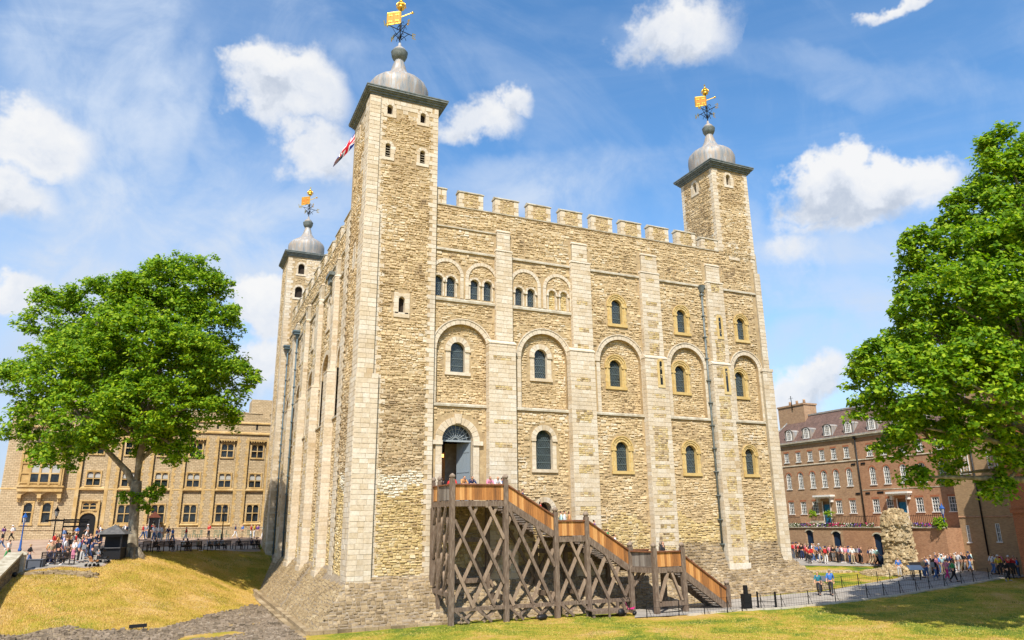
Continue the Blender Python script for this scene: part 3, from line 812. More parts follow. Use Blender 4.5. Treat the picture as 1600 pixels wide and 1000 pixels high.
# ---- parapet and merlons
ASH.cur = 0
def merlon(fr, u0, u1, z0, z1, th=.62, d=0.0, half=False):
    m = M(); fr.box(m, u0, z0-.02, d-th, u1, z1, d-.001)
    o = m.make('merlon', MT['mortar'], TW)
    A = M(); zs = [z0, z0+.32, z0+.66, z1]
    wd = min(.36, (u1-u0)*.4)
    for k in range(3):
        e = wd*(.75+.4*((k+1) % 2))
        for (a, b_) in ((u0, u0+e), (u1-e, u1)):
            stone(fr, A, a+.004, zs[k]+.005, b_-.004, zs[k+1]-.005, d-.005, .03, .012, .002)
        for uu, nn in ((u0, -1),):
            f2 = Fr(fr(u0, 0, d), -fr.N, -fr.U)
            stone(f2, A, .005, zs[k]+.005, th*.5, zs[k+1]-.005, 0, .015, .012, .002)
            stone(f2, A, th*.5+.01, zs[k]+.005, th-.005, zs[k+1]-.005, 0, .015, .012, .002)
        RUB.cur = 0
        rubble(fr, lambda z, u: (setattr(RUB, 'cur', rnd.choice((0, 0, 1))), RUB)[1], u0+e, zs[k]+.003, u1-e, zs[k+1]-.003, d-.005, (.13, .2), (.2, .42), (.015, .05))
    # gabled coping
    c0 = [fr(u0-.06, z1, d+.08), fr(u1+.06, z1, d+.08), fr(u1+.06, z1, d-th-.08), fr(u0-.06, z1, d-th-.08),
          fr(u0-.06, z1+.07, d+.08), fr(u1+.06, z1+.07, d+.08), fr(u1+.06, z1+.07, d-th-.08), fr(u0-.06, z1+.07, d-th-.08),
          fr(u0-.02, z1+.30, d-th/2), fr(u1+.02, z1+.30, d-th/2)]
    fs = [(0, 1, 5, 4), (2, 3, 7, 6), (4, 5, 9, 8), (6, 7, 8, 9), (1, 2, 6, 9, 5), (3, 0, 4, 8, 7), (3, 2, 1, 0)]
    C_ = M(); C_.add(c0, [f[::-1] for f in fs] if fr.flip else fs); C_.make('coping', MT['string'], o)
    A.make('quoin', MT['ashlar'], o, kind='stuff')
def parapet(fr, u0, u1, z, th=.6, d=0.0):
    m = M(); strip(fr, m, u0, u1, z-.002, z+.14, d-th, d+.07); m.make('parapet_coping', MT['string'], TW)
PZ = 26.8
parapet(FS, TX, 31.95, PZ)
for rx in (8.92, 11.97, 14.86, 17.8, 20.73, 23.65, 26.53, 29.45): merlon(FS, rx-2.02, rx, PZ+.1, 28.1)
merlon(FS, TX+.02, 5.87, PZ+.1, 28.1); merlon(FS, 30.1, 31.93, PZ+.1, 27.85)
# ---- west front
WP = [(9.8, 11.3), (17.4, 19.4), (24.9, 27.0), (32.7, 34.9)]
D_END = 46.0
holes = []; avoid = []
WARCH = [(8.0, 15.6, 1.5, 11.55), (14.35, 15.6, 1.95, 11.55), (22.1, 15.6, 1.95, 11.55), (29.85, 15.6, 1.95, 11.55), (37.7, 15.6, 1.9, 11.55)]
for (c, zs, r, z0) in WARCH: holes.append(arch(c, z0, zs, r, 14)); avoid.append(arch(c, z0-.02, zs, r+.4, 12))
WWIN = [(14.4, 19.9, 22.2, .5), (22.4, 19.9, 22.2, .5), (29.9, 19.9, 22.2, .5), (37.8, 19.9, 22.2, .5)]
for (c, z0, zs, hw) in WWIN: holes.append(arch(c, z0, zs, hw, 10)); avoid.append(arch(c, z0-.3, zs, hw+.4, 8))
for a, b_ in WP: avoid.append(rect(a, -1, b_, 25.4))
avoid.append(rect(6, 23.05, 46, 23.4)); avoid.append(rect(6, 11.3, 46, 11.6))
FW.sheet(WM, rect(6.2, -1.5, D_END, 27.0), holes, 0)
rubble(FW, zone, 6.3, -.3, 40.6, 26.95, 0, (.14, .28), (.2, .55), (.02, .085), avoid)
for (c, zs, r, z0) in WARCH:
    FW.reveal(WM, arch(c, z0, zs, r, 14), 0, -.3)
    FW.sheet(WM, arch(c, z0, zs, r, 14), [], -.3)
    rubble(FW, lambda z, u: zone(9, u), c-r, z0, c+r, zs+r, -.3, (.15, .26), (.2, .5), (.02, .06), only=arch(c, z0, zs, r-.05, 10))
    ringblocks(FW, ASH, c, zs, r, r+.4, -.29, .06, 13)
    for s_ in (-1, 1):
        a, b_ = sorted((c+s_*r, c+s_*(r+.36)))
        zz = z0
        while zz < zs-.1:
            h = min(rnd.uniform(.3, .42), zs-zz); FW.box(ASH, a, zz+.006, -.29, b_, zz+h-.006, .05); zz += h
    lattice_window(FW, TW, c, 13.2, 15.2, .5, .85, 'A', -.29, lat=.3)
for (c, z0, zs, hw) in WWIN: lattice_window(FW, TW, c, z0, zs, hw, hw+.36, 'A', 0, lat=.3)
for a, b_ in [(6.3, 9.8), (11.3, 17.4), (19.4, 24.9), (27, 32.7), (34.9, 40.6)]:
    strip(FW, ST, a, b_, 11.32, 11.56, 0, .16, 1.2); strip(FW, ST, a, b_, 23.1, 23.35, 0, .16, 1.2)
    strip(FW, ST, a+.6, b_-.3, 25.0, 25.2, 0, .16, 1.2)
# lead drip hoods over the west bays' outlets
for i, (a, b_) in enumerate(WP):
    buttress(FW, (a, b_), (a+.2, b_-.15), (a+.35, b_-.3), dlo=.68, dup_=.42, dtop=.25, zset=15.2, zs2=23.4, ztop=25.0, low_rub=.25, rub=.2, zb=-.2)
parapet(FW, 6.2, 40.5, 27.0)
y = 7.0
while y < 39.5:
    merlon(FW, y, y+2.5, 27.1, 28.2); y += 3.78
ST.make('string_course', MT['string'], TW, kind='stuff')

# ---- turrets
def turret(x0, y0, x1, y1, zb, zt, fd, wins_s, wins_w, quo=.55, clasp=None, zr=None):
    """square turret; wins: (face u, z0, zspring, half width, louvred)"""
    m = M(); S = Fr((0, y0, 0), (1, 0, 0), (0, -1, 0)); Wf = Fr((x0, 0, 0), (0, 1, 0), (-1, 0, 0))
    hs = [arch(u, a, b_, h, 8) for (u, a, b_, h, lv) in wins_s]; hw_ = [arch(u, a, b_, h, 8) for (u, a, b_, h, lv) in wins_w]
    S.sheet(m, rect(x0, zb, x1, zt), hs, 0); Wf.sheet(m, rect(y0, zb, y1, zt), hw_, 0)
    m.add([(x1, y0, zb), (x1, y1, zb), (x1, y1, zt), (x1, y0, zt)], [(0, 1, 2, 3)])
    m.add([(x1, y1, zb), (x0, y1, zb), (x0, y1, zt), (x1, y1, zt)], [(0, 1, 2, 3)])
    m.add([(x0, y0, zt), (x1, y0, zt), (x1, y1, zt), (x0, y1, zt)], [(0, 1, 2, 3)])
    o = m.make('turret', MT['mortar'], TW)
    for fr, ws in ((S, wins_s), (Wf, wins_w)):
        for (u, a, b_, h, lv) in ws:
            q = M(); fr.reveal(q, arch(u, a, b_, h, 8), .01, -.35)
            ringblocks(fr, q, u, b_, h, h+.24, -.01, .045, 5)
            for s_ in (-1, 1):
                z = a
                while z < b_-.05:
                    hh = min(.34, b_-z); p_, r_ = sorted((u+s_*h, u+s_*(h+rnd.uniform(.22, .42)))); fr.box(q, p_, z+.005, -.01, r_, z+hh-.005, .04); z += hh
            fr.box(q, u-h-.28, a-.24, -.01, u+h+.28, a-.006, .06)
            wq = q.make('window', MT['ashlar'], o)
            g = M(); fr.poly(g, arch(u, a, b_, h, 8), -.34); g.make('pane', MT['shadow'], wq) if False else None
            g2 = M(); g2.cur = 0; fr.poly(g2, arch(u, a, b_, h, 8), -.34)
            if lv:
                g2.cur = 1; z = a+.08
                while z < b_+h-.1:
                    e = h if z < b_ else math.sqrt(max(h*h-(z-b_)**2, 0))*.95
                    vs = [fr(u-e, z, -.30), fr(u+e, z, -.30), fr(u+e, z-.10, -.10), fr(u-e, z-.10, -.10), fr(u-e, z+.03, -.30), fr(u+e, z+.03, -.30), fr(u+e, z-.07, -.10), fr(u-e, z-.07, -.10)]
                    g2.add(vs, [(3, 2, 1, 0), (4, 5, 6, 7), (2, 3, 7, 6)]); z += .2
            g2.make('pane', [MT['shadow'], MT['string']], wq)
    return o, S, Wf
def cap(parent, cx, cy, hx, hy, zt, dome_r, vane=True):
    """lead eaves, ogee dome, ball finial and weather vane"""
    e = M(); ex = .48
    lay = [(.10, zt, .14), (.22, zt+.14, .16), (.34, zt+.30, .12), (.46, zt+.42, .14)]
    for (q, z, h) in lay: e.box(cx-hx-q, cy-hy-q, z+.001, cx+hx+q, cy+hy+q, z+h)
    e.box(cx-hx-.5, cy-hy-.5, zt+.561, cx+hx+.5, cy+hy+.5, zt+.64)
    eo = e.make('eaves', MT['leaddark'], parent)
    # pitched lead skirt + dome (squarish near the base, round at the top)
    zb = zt+.645; R = dome_r; D = M(); n = 32
    prof = [(1.0, 0), (1.015, .35), (1.0, .75), (.94, 1.2), (.83, 1.6), (.68, 1.95), (.52, 2.22), (.38, 2.5), (.27, 2.8), (.19, 3.15), (.13, 3.6), (.10, 4.1)]
    prof = [(.98, -.05), (1.02, .8), (1.04, 1.5), (1.03, 1.9), (.97, 2.2), (.86, 2.48), (.69, 2.74), (.50, 3.0), (.36, 3.32), (.26, 3.75), (.205, 4.2), (.16, 4.55), (.14, 4.85)]
    k = R/2.35; vs = []; fs = []
    for (r, z) in prof:
        for i in range(n*2):
            t = 2*math.pi*i/(n*2); rib = .012*R if i % 4 == 0 else 0
            q = 8 if z < .1 else 0
            vs.append((cx+(r*R+rib)*math.cos(t), cy+(r*R+rib)*math.sin(t), zb+z*k*1.03))
    nn = n*2
    for j in range(len(prof)-1):
        for i in range(nn): fs.append((j*nn+i, j*nn+(i+1) % nn, (j+1)*nn+(i+1) % nn, (j+1)*nn+i))
    D.add(vs, fs, True); zt2 = zb+4.6*k*1.03
    D.make('dome', MT['lead'], parent)
    F = M(); s = R/2.35
    F.lathe([(.26*s, zt2-.55*s), (.40*s, zt2-.5*s), (.40*s, zt2-.38*s), (.26*s, zt2-.3*s), (.30*s, zt2), (.33*s, zt2+.1*s), (.50*s, zt2+.2*s), (.64*s, zt2+.5*s), (.68*s, zt2+.8*s), (.70*s, zt2+.86*s), (.66*s, zt2+.92*s), (.6*s, zt2+.95*s)], cx, cy, 16)
    F.cur = 1
    F.lathe([(.59*s, zt2+.95*s), (.5*s, zt2+1.15*s), (.3*s, zt2+1.35*s), (.14*s, zt2+1.5*s), (.10*s, zt2+1.8*s)], cx, cy, 16)
    F.make('finial', [MT['leaddark'], MT['lead']], parent)
    z = zt2+1.7*s
    V = M(); V.cur = 0
    V.tube([(cx, cy, z), (cx, cy, z+3.9*s)], .05, 6)
    c0 = z+1.35*s
    for a in (0, math.pi/2):
        dx, dy = math.cos(a+.25), math.sin(a+.25)
        V.beam((cx-dx*1.15*s, cy-dy*1.15*s, c0), (cx+dx*1.15*s, cy+dy*1.15*s, c0), .05)
        for sg in (-1, 1):   # scrollwork
            for q, zz in ((.25, -.75), (.25, .35)):
                pts = []
                for i in range(9):
                    t = i/8*4.4; rr = .32*s*(1-i/11)
                    pts.append((cx+sg*dx*(q*s+rr*math.cos(t)), cy+sg*dy*(q*s+rr*math.cos(t)), c0+zz*s+rr*math.sin(t)*1.2))
                V.tube(pts, .028, 4)
            V.tube([(cx+sg*dx*.1, cy+sg*dy*.1, c0-.85*s), (cx+sg*dx*.5*s, cy+sg*dy*.5*s, c0-.35*s), (cx+sg*dx*.8*s, cy+sg*dy*.8*s, c0-.02)], .028, 4)
    V.cur = 1
    # compass letters at the arm ends: N, E, S, W as bar strokes facing outwards
    L = {'W': [(-.2, .2, -.1, -.2), (-.1, -.2, 0, .05), (0, .05, .1, -.2), (.1, -.2, .2, .2)], 'E': [(-.12, -.2, -.12, .2), (-.12, .2, .14, .2), (-.12, 0, .1, 0), (-.12, -.2, .14, -.2)],
         'N': [(-.14, -.2, -.14, .2), (-.14, .2, .14, -.2), (.14, -.2, .14, .2)], 'S': [(.13, .18, -.1, .2), (-.1, .2, -.13, .04), (-.13, .04, .12, -.04), (.12, -.04, .1, -.2), (.1, -.2, -.13, -.18)]}
    for ch, a in (('E', .25), ('N', .25+math.pi/2), ('W', .25+math.pi), ('S', .25-math.pi/2)):
        px, py = cx+math.cos(a)*1.32*s, cy+math.sin(a)*1.32*s
        ux, uy = math.cos(.25 if ch in 'EW' else .25+math.pi/2), math.sin(.25 if ch in 'EW' else .25+math.pi/2)
        if ch in 'EW': pass
        for (a0, b0, a1, b1) in L[ch]:
            V.beam((px+ux*a0*1.1, py+uy*a0*1.1, c0+b0*1.1), (px+ux*a1*1.1, py+uy*a1*1.1, c0+b1*1.1), .05, .05, up=(uy, -ux, 0), ext=.02)
    # vane: pennon with a pointer, turned with the wind
    wz = z+2.65*s; wd = Vector((math.cos(-.5), math.sin(-.5), 0))
    vb = [Vector((cx, cy, wz-.55*s)), Vector((cx, cy, wz+.55*s)), Vector((cx, cy, wz+.45*s))-wd*1.15*s, Vector((cx, cy, wz-.7*s))-wd*1.15*s]
    nrm = Vector((-wd.y, wd.x, 0))*.03
    V.cur = 2
    V.add([p+nrm for p in vb]+[p-nrm for p in vb], [(0, 1, 2, 3), (7, 6, 5, 4), (0, 4, 5, 1), (1, 5, 6, 2), (2, 6, 7, 3), (3, 7, 4, 0)])
    V.cur = 1
    for i in range(4): V.beam(vb[i], vb[(i+1) % 4], .09)
    V.beam((vb[0]+vb[1])/2, (vb[2]+vb[3])/2, .05, .09); V.beam((vb[0]+vb[3])/2, (vb[1]+vb[2])/2, .05, .09)
    for (e_, g_) in ((.25, .25), (.25, .75), (.75, .25), (.75, .75)):
        q_ = vb[0].lerp(vb[3], e_).lerp(vb[1].lerp(vb[2], e_), g_); V.beam(q_-wd*.14*s, q_+wd*.14*s, .1, .1); V.beam(q_-Vector((0, 0, .12*s)), q_+Vector((0, 0, .12*s)), .1, .1)
    V.beam((cx, cy, wz), tuple(Vector((cx, cy, wz+.35*s))+wd*.95*s), .06)
    q = Vector((cx, cy, wz+.35*s))+wd*1.0*s
    V.lathe([(.01, q.z-.14), (.13, q.z), (.01, q.z+.14)], q.x, q.y, 8)
    # crown: ring, bows and orb
    kz = z+3.55*s
    V.lathe([(.24*s, kz-.1), (.30*s, kz-.08), (.33*s, kz+.08), (.27*s, kz+.1)], cx, cy, 12)
    for i in range(4):
        a = math.pi*i/4
        V.tube([(cx+math.cos(a)*.33*s*math.cos(t)*1.25, cy+math.sin(a)*.33*s*math.cos(t)*1.25, kz+.1+.45*s*math.sin(t)) for t in [math.pi*j/8 for j in range(9)]], .05, 5)
    V.lathe([(.02, kz+.35*s), (.25*s, kz+.42*s), (.28*s, kz+.3*s), (.02, kz+.05*s)][::-1], cx, cy, 10)
    V.lathe([(.02, kz+.52*s), (.14*s, kz+.62*s), (.14*s, kz+.72*s), (.02, kz+.84*s)], cx, cy, 10)
    V.beam((cx, cy, kz+.8*s), (cx, cy, kz+1.15*s), .05); V.beam((cx-.12*s, cy, kz+1.0*s), (cx+.12*s, cy, kz+1.0*s), .05)
    V.make('weather_vane', [MT['iron'], MT['gold'], MT['vanepanel']], parent)

def teeth(fr, u0, side, z0, z1, d, w=(.42, .8)):
    """quoin blocks from the arris u0 running in (side=+1 to the right)"""
    z = z0; k = 0
    ASH.cur = 0
    while z < z1-.05:
        c = rnd.uniform(.30, .37)
        if z+c > z1-.15: c = z1-z
        ww = w[k % 2]*rnd.uniform(.85, 1.15)
        a, b_ = (u0, u0+ww) if side > 0 else (u0-ww, u0)
        stone(fr, ASH, a+.003, z+.006, b_-.003, z+c-.006, d, .034, .012, .002)
        z += c; k += 1

# south-west turret (the tall one in front)
TH = 34.75
o, S, Wf = turret(-.3, -.3, TX, 5.6, -.9, TH, 0,
    [(1.12, 33.35, 33.95, .22, 0), (3.75, 33.2, 33.85, .22, 0), (1.08, 29.75, 30.7, .2, 1), (3.78, 29.75, 30.65, .21, 1), (2.5, 17.8, 18.75, .22, 0)],
    [(1.6, 33.2, 33.9, .22, 0), (3.8, 33.2, 33.9, .22, 0), (1.8, 29.6, 30.5, .2, 0), (3.2, 22.0, 23.6, .14, 0)])
SWT = o
m = M(); m.box(-.3, 5.6, -.9, 4.0, 6.3, 27.2); m.make('turret_flank', MT['mortar'], TW)
av_s = [arch(u, a-.28, b_, h+.3, 8) for (u, a, b_, h) in ((1.12, 33.35, 33.95, .22), (3.75, 33.2, 33.85, .22), (1.08, 29.75, 30.7, .25), (3.78, 29.75, 30.65, .25), (2.5, 17.6, 18.75, .36))]
for (za, zb_, ua) in ((-.3, 13.2, 1.22), (13.2, 25.2, .86), (25.2, 33.6, .62)): rubble(S, zone_t, ua, za, TX-.55, zb_, 0, (.12, .24), (.18, .46), (.02, .085), av_s)
for (za, zb_, ua) in ((-.2, 13.2, 1.68), (13.2, 25.2, 1.38), (25.2, 33.2, 1.15)): rubble(Wf, zone_t, ua, za, 4.95, zb_, 0, (.12, .24), (.18, .46), (.02, .085), [arch(u, a-.28, b_, h+.3, 8) for (u, a, b_, h) in ((1.6, 33.2, 33.9, .22), (3.8, 33.2, 33.9, .22), (1.8, 29.6, 30.5, .2), (3.2, 22.0, 23.6, .2))])
# ashlar band under the eaves
for fr, u0, u1, avo in ((S, .3, TX-.5, av_s[:2]), (Wf, .4, 5.2, [arch(u, 32.9, 33.9, .5, 8) for u in (1.6, 3.8)])):
    for z in (33.25, 33.6, 33.95, 34.3):
        u = u0
        while u < u1:
            e = min(u+rnd.uniform(.4, .7), u1)
            if not any(inside(p, (u+e)/2, z+.17) or inside(p, u+.05, z+.17) or inside(p, e-.05, z+.17) for p in avo) and (z > 33.9 or rnd.random() < .45 or u < .7): stone(fr, ASH, u+.005, z+.005, e-.005, z+.34, 0, .03, .012, .002)
            u = e
teeth(S, TX, -1, -.5, TH-.1, 0, (.38, .66))
# clasping pilaster on the corner: three stages, each narrower
m = M()
stg = [(-.55, 13.2, .98, 1.45, .26), (13.2, 25.2, .62, 1.15, .20), (25.2, TH-.12, .38, .95, .13)]
for (z0, z1, wx, wy, pd) in stg:
    m.box(-.3-pd, -.3-pd, z0, wx, -.28, z1); m.box(-.3-pd, -.28, z0, -.28, wy, z1)
m.make('clasping_pilaster', MT['ashlar_back'], SWT)
for (z0, z1, wx, wy, pd) in stg:
    quoins(S, ASH, -.3-pd, wx, z0, z1, pd, None, wmax=.6); quoins(Wf, ASH, -.3-pd, wy, z0, z1, pd, None, wmax=.6)
    teeth(S, wx, 1, z0, z1, 0, (.22, .5)); teeth(Wf, wy, 1, z0, z1, 0, (.2, .45))
quoins(Wf, ASH, 5.05, 6.3, -.5, 27.0, .12, 'L', .25); Wf.box(ASH, 5.0, -.8, -.1, 6.32, -.5, .14)
Wf.box(ASH, -.75, -.8, -.1, 1.6, -.5, .36); S.box(ASH, -.75, -.8, -.1, 1.05, -.5, .36)
m = M(); m.box(-.42, 5.05, -.9, -.2, 6.3, 27.0); m.make('pilaster', MT['ashlar_back'], SWT)
cap(SWT, 2.45, 2.6, 2.75, 2.85, TH, 2.36)
# slit surround
m = M()
for s_ in (-1, 1):
    a, b_ = sorted((2.5+s_*.24, 2.5+s_*.58)); z = 17.7
    while z < 18.9: S.box(m, a, z+.004, 0, b_, z+.38, .06); z += .39
S.box(m, 1.92, 17.42, 0, 3.08, 17.69, .07); S.box(m, 1.92, 18.98, 0, 3.08, 19.2, .062)
m.make('window_surround', MT['ashlar'], SWT)
# south-east turret
o, S2, W2 = turret(32.0, -.06, 36.15, 4.6, 26.6, 35.25, 0, [(33.85, 33.75, 34.6, .25, 0)], [(2.55, 33.7, 34.55, .25, 0)])
SET = o
rubble(S2, lambda z, u: zone(9, u), 32.5, 26.7, 35.7, 34.95, 0, (.12, .24), (.18, .46), (.02, .085), [arch(33.85, 33.4, 34.6, .6, 8)])
rubble(W2, lambda z, u: zone(9, u), .4, 27.9, 4.2, 34.95, 0, (.12, .24), (.18, .46), (.02, .085), [arch(2.55, 33.4, 34.55, .6, 8)])
teeth(S2, 32.0, 1, 26.9, 35.2, 0, (.45, .72)); teeth(S2, 36.15, -1, 26.6, 35.2, 0, (.4, .62))
teeth(W2, -.06, 1, 26.9, 35.2, 0, (.4, .7)); teeth(W2, 4.6, -1, 28.2, 35.2, 0, (.4, .6))
cap(SET, 34.1, 2.27, 2.12, 2.37, 35.25, 2.15)
# louvred window below it and the south-east corner strip
lattice_window(FS, TW, 33.65, 26.45, 27.55, .26, .58, 'A', -.0, glass=False)
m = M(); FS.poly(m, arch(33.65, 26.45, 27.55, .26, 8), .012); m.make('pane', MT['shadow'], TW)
m = M()
for z in np.arange(26.5, 27.75, .2): FS.box(m, 33.41, z, .014, 33.89, z+.07, .07)
m.make('louvre', MT['string'], TW)
m = M(); stg = [(-1.0, 16.0, 36.55, 35.45, .3), (16.0, 25.2, 36.4, 35.75, .18)]
for (z0, z1, xr, xl, pd) in stg: m.box(xl, -pd, z0, xr, .9, z1)
m.box(XR-.02, .02, -1, 36.35, 38, 27.2)
m.make('corner_buttress', MT['ashlar_back'], TW)
for (z0, z1, xr, xl, pd) in stg: quoins(FS, ASH, xl, xr, max(z0, -.3), z1, pd, None, wmax=.6)
teeth(FS, 36.12, -1, 25.3, 26.8, 0, (.3, .5)); FS.box(ASH, 35.38, 15.95, 0, 36.62, 16.2, .37)
# north-west turret
o, S3, W3 = turret(-.9, 40.6, 4.0, 46.0, -.6, 35.7, 0, [(.75, 33.5, 34.5, .38, 0), (.6, 30.4, 31.4, .45, 0)], [])
NWT = o
rubble(S3, lambda z, u: zone(9, u), .1, 26, 3.4, 35.5, 0, (.16, .28), (.25, .5), (.02, .06), [arch(.75, 33.2, 34.5, .7, 8), arch(.6, 30.1, 31.4, .8, 8)])
quoins(S3, ASH, -.9, -.35, -.5, 35.6, 0, 'R', .25); teeth(S3, 4.0, -1, 27, 35.6, 0, (.6, 1.1)); quoins(S3, ASH, 1.3, 3.4, 32.4, 35.6, 0); quoins(S3, ASH, 1.4, 3.2, 29.6, 31.6, 0)
quoins(W3, ASH, 40.6, 41.9, -.5, 34.9, 0, 'R', .4); rubble(W3, lambda z, u: zone(9, u), 42.4, 0, 45.2, 34.9, 0, (.16, .28), (.25, .5), (.02, .06)); quoins(W3, ASH, 45.2, 46, -.5, 34.9, 0)
cap(NWT, 1.55, 43.3, 2.48, 2.72, 35.7, 2.2)
# body roof (lead flat behind the parapets) and rear faces
m = M(); m.box(.6, .7, 25.9, 36.0, 45.4, 26.1); m.make('roof', MT['lead'], TW)
m = M(); m.add([(0, 46, -1), (36.3, 46, -1), (36.3, 46, 27), (0, 46, 27)], [(3, 2, 1, 0)]); m.add([(36.34, 0, -1), (36.34, 46, -1), (36.34, 46, 27), (36.34, 0, 27)], [(0, 1, 2, 3)])
m.make('rear_wall', MT['mortar'], TW)
WM.make('wall', MT['mortar'], TW)
split_parts(RUB, 'rubble_stone', [MT[k] for k in RM], TW, 300)
split_parts(ASH, 'ashlar_block', [MT['ashlar']], TW, 300)

# ---- doorway
c, z0, zs, hw = DOOR
m = M()
ringblocks(FS, m, c, zs, hw, hw+.5, -.02, .12, 13)
FS.prism(m, [(c-.2, zs+hw+.05), (c+.2, zs+hw+.05), (c+.28, zs+hw+.72), (c-.28, zs+hw+.72)], 0, .2)
for s_ in (-1, 1):
    z = z0
    while z < zs-.32:
        h = min(.62, zs-.3-z); a, b_ = sorted((c+s_*hw, c+s_*(hw+.46))); FS.box(m, a, z+.004, -.02, b_, z+h-.004, .12); z += h
    a, b_ = sorted((c+s_*(hw-.02), c+s_*(hw+.72))); FS.box(m, a, zs-.3, -.02, b_, zs-.005, .22)
FS.reveal(m, arch(c, z0, zs, hw, 14), .005, -1.0)
dw = m.make('doorway', MT['ashlar'], TW)
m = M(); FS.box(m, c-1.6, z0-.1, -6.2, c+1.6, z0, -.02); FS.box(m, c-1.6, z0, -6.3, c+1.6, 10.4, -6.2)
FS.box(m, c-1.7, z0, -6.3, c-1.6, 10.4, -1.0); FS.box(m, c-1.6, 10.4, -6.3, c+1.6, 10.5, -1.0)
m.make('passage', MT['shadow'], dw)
m = M(); FS.box(m, c+.12, z0, -3.4, c+1.6, 9.0, -3.0); FS.box(m, c+1.55, z0, -3.2, c+1.7, 10.3, -1.0); m.make('inner_wall', MT['ashlar_back'], dw)
m = M(); FS.box(m, c-.55, z0, -2.6, c-.02, 8.3, -2.5); FS.box(m, c-.5, z0, -2.49, c-.42, 8.3, -2.42); m.make('inner_door', MT['plank'], dw)
dl = mat('grey blue door paint', (.20, .24, .27), .6)[0]
m = M(); L_ = Fr(FS(c+hw-.02, 0, -.35), Vector((-.5, .866, 0)), Vector((-.866, -.5, 0)))
L_.box(m, 0, z0+.02, 0, 1.25, zs-.05, .07)
for z in (z0+.5, z0+2.0, z0+3.4): L_.box(m, .06, z, .07, 1.2, z+.1, .1)
for u in (.3, .6, .9): L_.box(m, u, z0+.05, .07, u+.02, zs-.1, .085)
m.make('door_leaf', dl, dw)
m = M(); FS.box(m, c-hw, zs-.04, -.42, c+hw, zs+.08, -.3); fl = m
for i in range(1, 10):
    t = math.pi*i/10; fl.beam(FS(c+.22*math.cos(t), zs+.2*math.sin(t)+.05, -.36), FS(c+1.12*math.cos(t), zs+1.12*math.sin(t), -.36), .035)
for r in (.22, .55, .85, 1.14):
    fl.tube([FS(c+r*math.cos(math.pi*i/16), zs+.04+r*math.sin(math.pi*i/16)*.98, -.36) for i in range(17)], .018 if r < 1.1 else .035, 4)
fl.make('fanlight', mat('grey paint', (.30, .34, .36), .5)[0], dw)
m = M(); FS.poly(m, arch(c, zs, zs+.01, hw-.01, 12), -.38); m.make('pane', MT['glass'], dw)
m = M(); p = FS(c-.68, 7.9, -1.5)
m.beam(p+Vector((0, 0, .35)), p+Vector((0, 0, 2.4)), .02)
m.lathe([(.03, p.z+.38), (.17, p.z+.22), (.17, p.z-.1), (.05, p.z-.2)], p.x, p.y, 6); lmp = m.make('lantern', MT['iron'], dw)
gm_, gb, gs = mat('lantern glow', (1, .6, .2)); gs.inputs['Emission Color'].default_value = (1, .55, .15, 1); gs.inputs['Emission Strength'].default_value = 1.5
m = M(); m.lathe([(.03, p.z-.08), (.2, p.z-.06), (.2, p.z+.18), (.03, p.z+.2)], p.x, p.y, 6); m.make('bulb', gm_, lmp)
# low arch beside the stair
c, z0, zs, hw = LOWA
m = M(); ringblocks(FS, m, c, zs, hw, hw+.36, -.02, .06, 9); FS.reveal(m, arch(c, z0, zs, hw, 10), 0, -.6)
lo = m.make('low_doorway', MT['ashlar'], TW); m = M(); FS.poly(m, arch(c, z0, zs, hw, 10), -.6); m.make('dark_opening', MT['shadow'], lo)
# ---- rain water pipes
def pipe(pts_fr, fr, u, z0, z1, d, hood=False, mt='leaddark'):
    m = M(); m.tube([fr(u, z0, d), fr(u, z1, d)], .085, 8)
    z = z0+.8
    while z < z1: fr.box(m, u-.17, z, d-.14, u+.17, z+.09, d+.13); z += 1.9
    vs = [fr(u-.12, z1-.1, d-.12), fr(u+.12, z1-.1, d-.12), fr(u+.12, z1-.1, d+.12), fr(u-.12, z1-.1, d+.12)]
    e = .26; vs += [fr(u-e, z1+.5, d-.14), fr(u+e, z1+.5, d-.14), fr(u+e, z1+.5, d+.3), fr(u-e, z1+.5, d+.3)]
    m.add(vs, [(0, 1, 2, 3), (4, 7, 6, 5), (0, 4, 5, 1), (1, 5, 6, 2), (2, 6, 7, 3), (3, 7, 4, 0)])
    if hood: fr.box(m, u-.5, z1+.55, d-.4, u+.5, z1+.72, d+.55); fr.box(m, u-.4, z1+.3, d-.3, u+.4, z1+.55, d+.4)
    return m.make('drainpipe', MT[mt], TW)
pipe(None, FS, 29.5, .6, 22.7, .17, mt='leaddark')
MT['pipeblue'] = mat('blue grey pipe paint', (.10, .15, .18), .5)[0]
pipe(None, FW, 32.3, -.2, 23.3, .25, True, 'pipeblue'); pipe(None, FW, 39.9, 0, 23.3, .25, True, 'pipeblue')
FB = M(); FW.box(FB, 12.0, 24.2, .0, 13.8, 24.5, .6); FW.box(FB, 12.3, 23.6, 0, 13.4, 24.2, .45); FB.make('rainwater_hood', MT['leaddark'], TW)

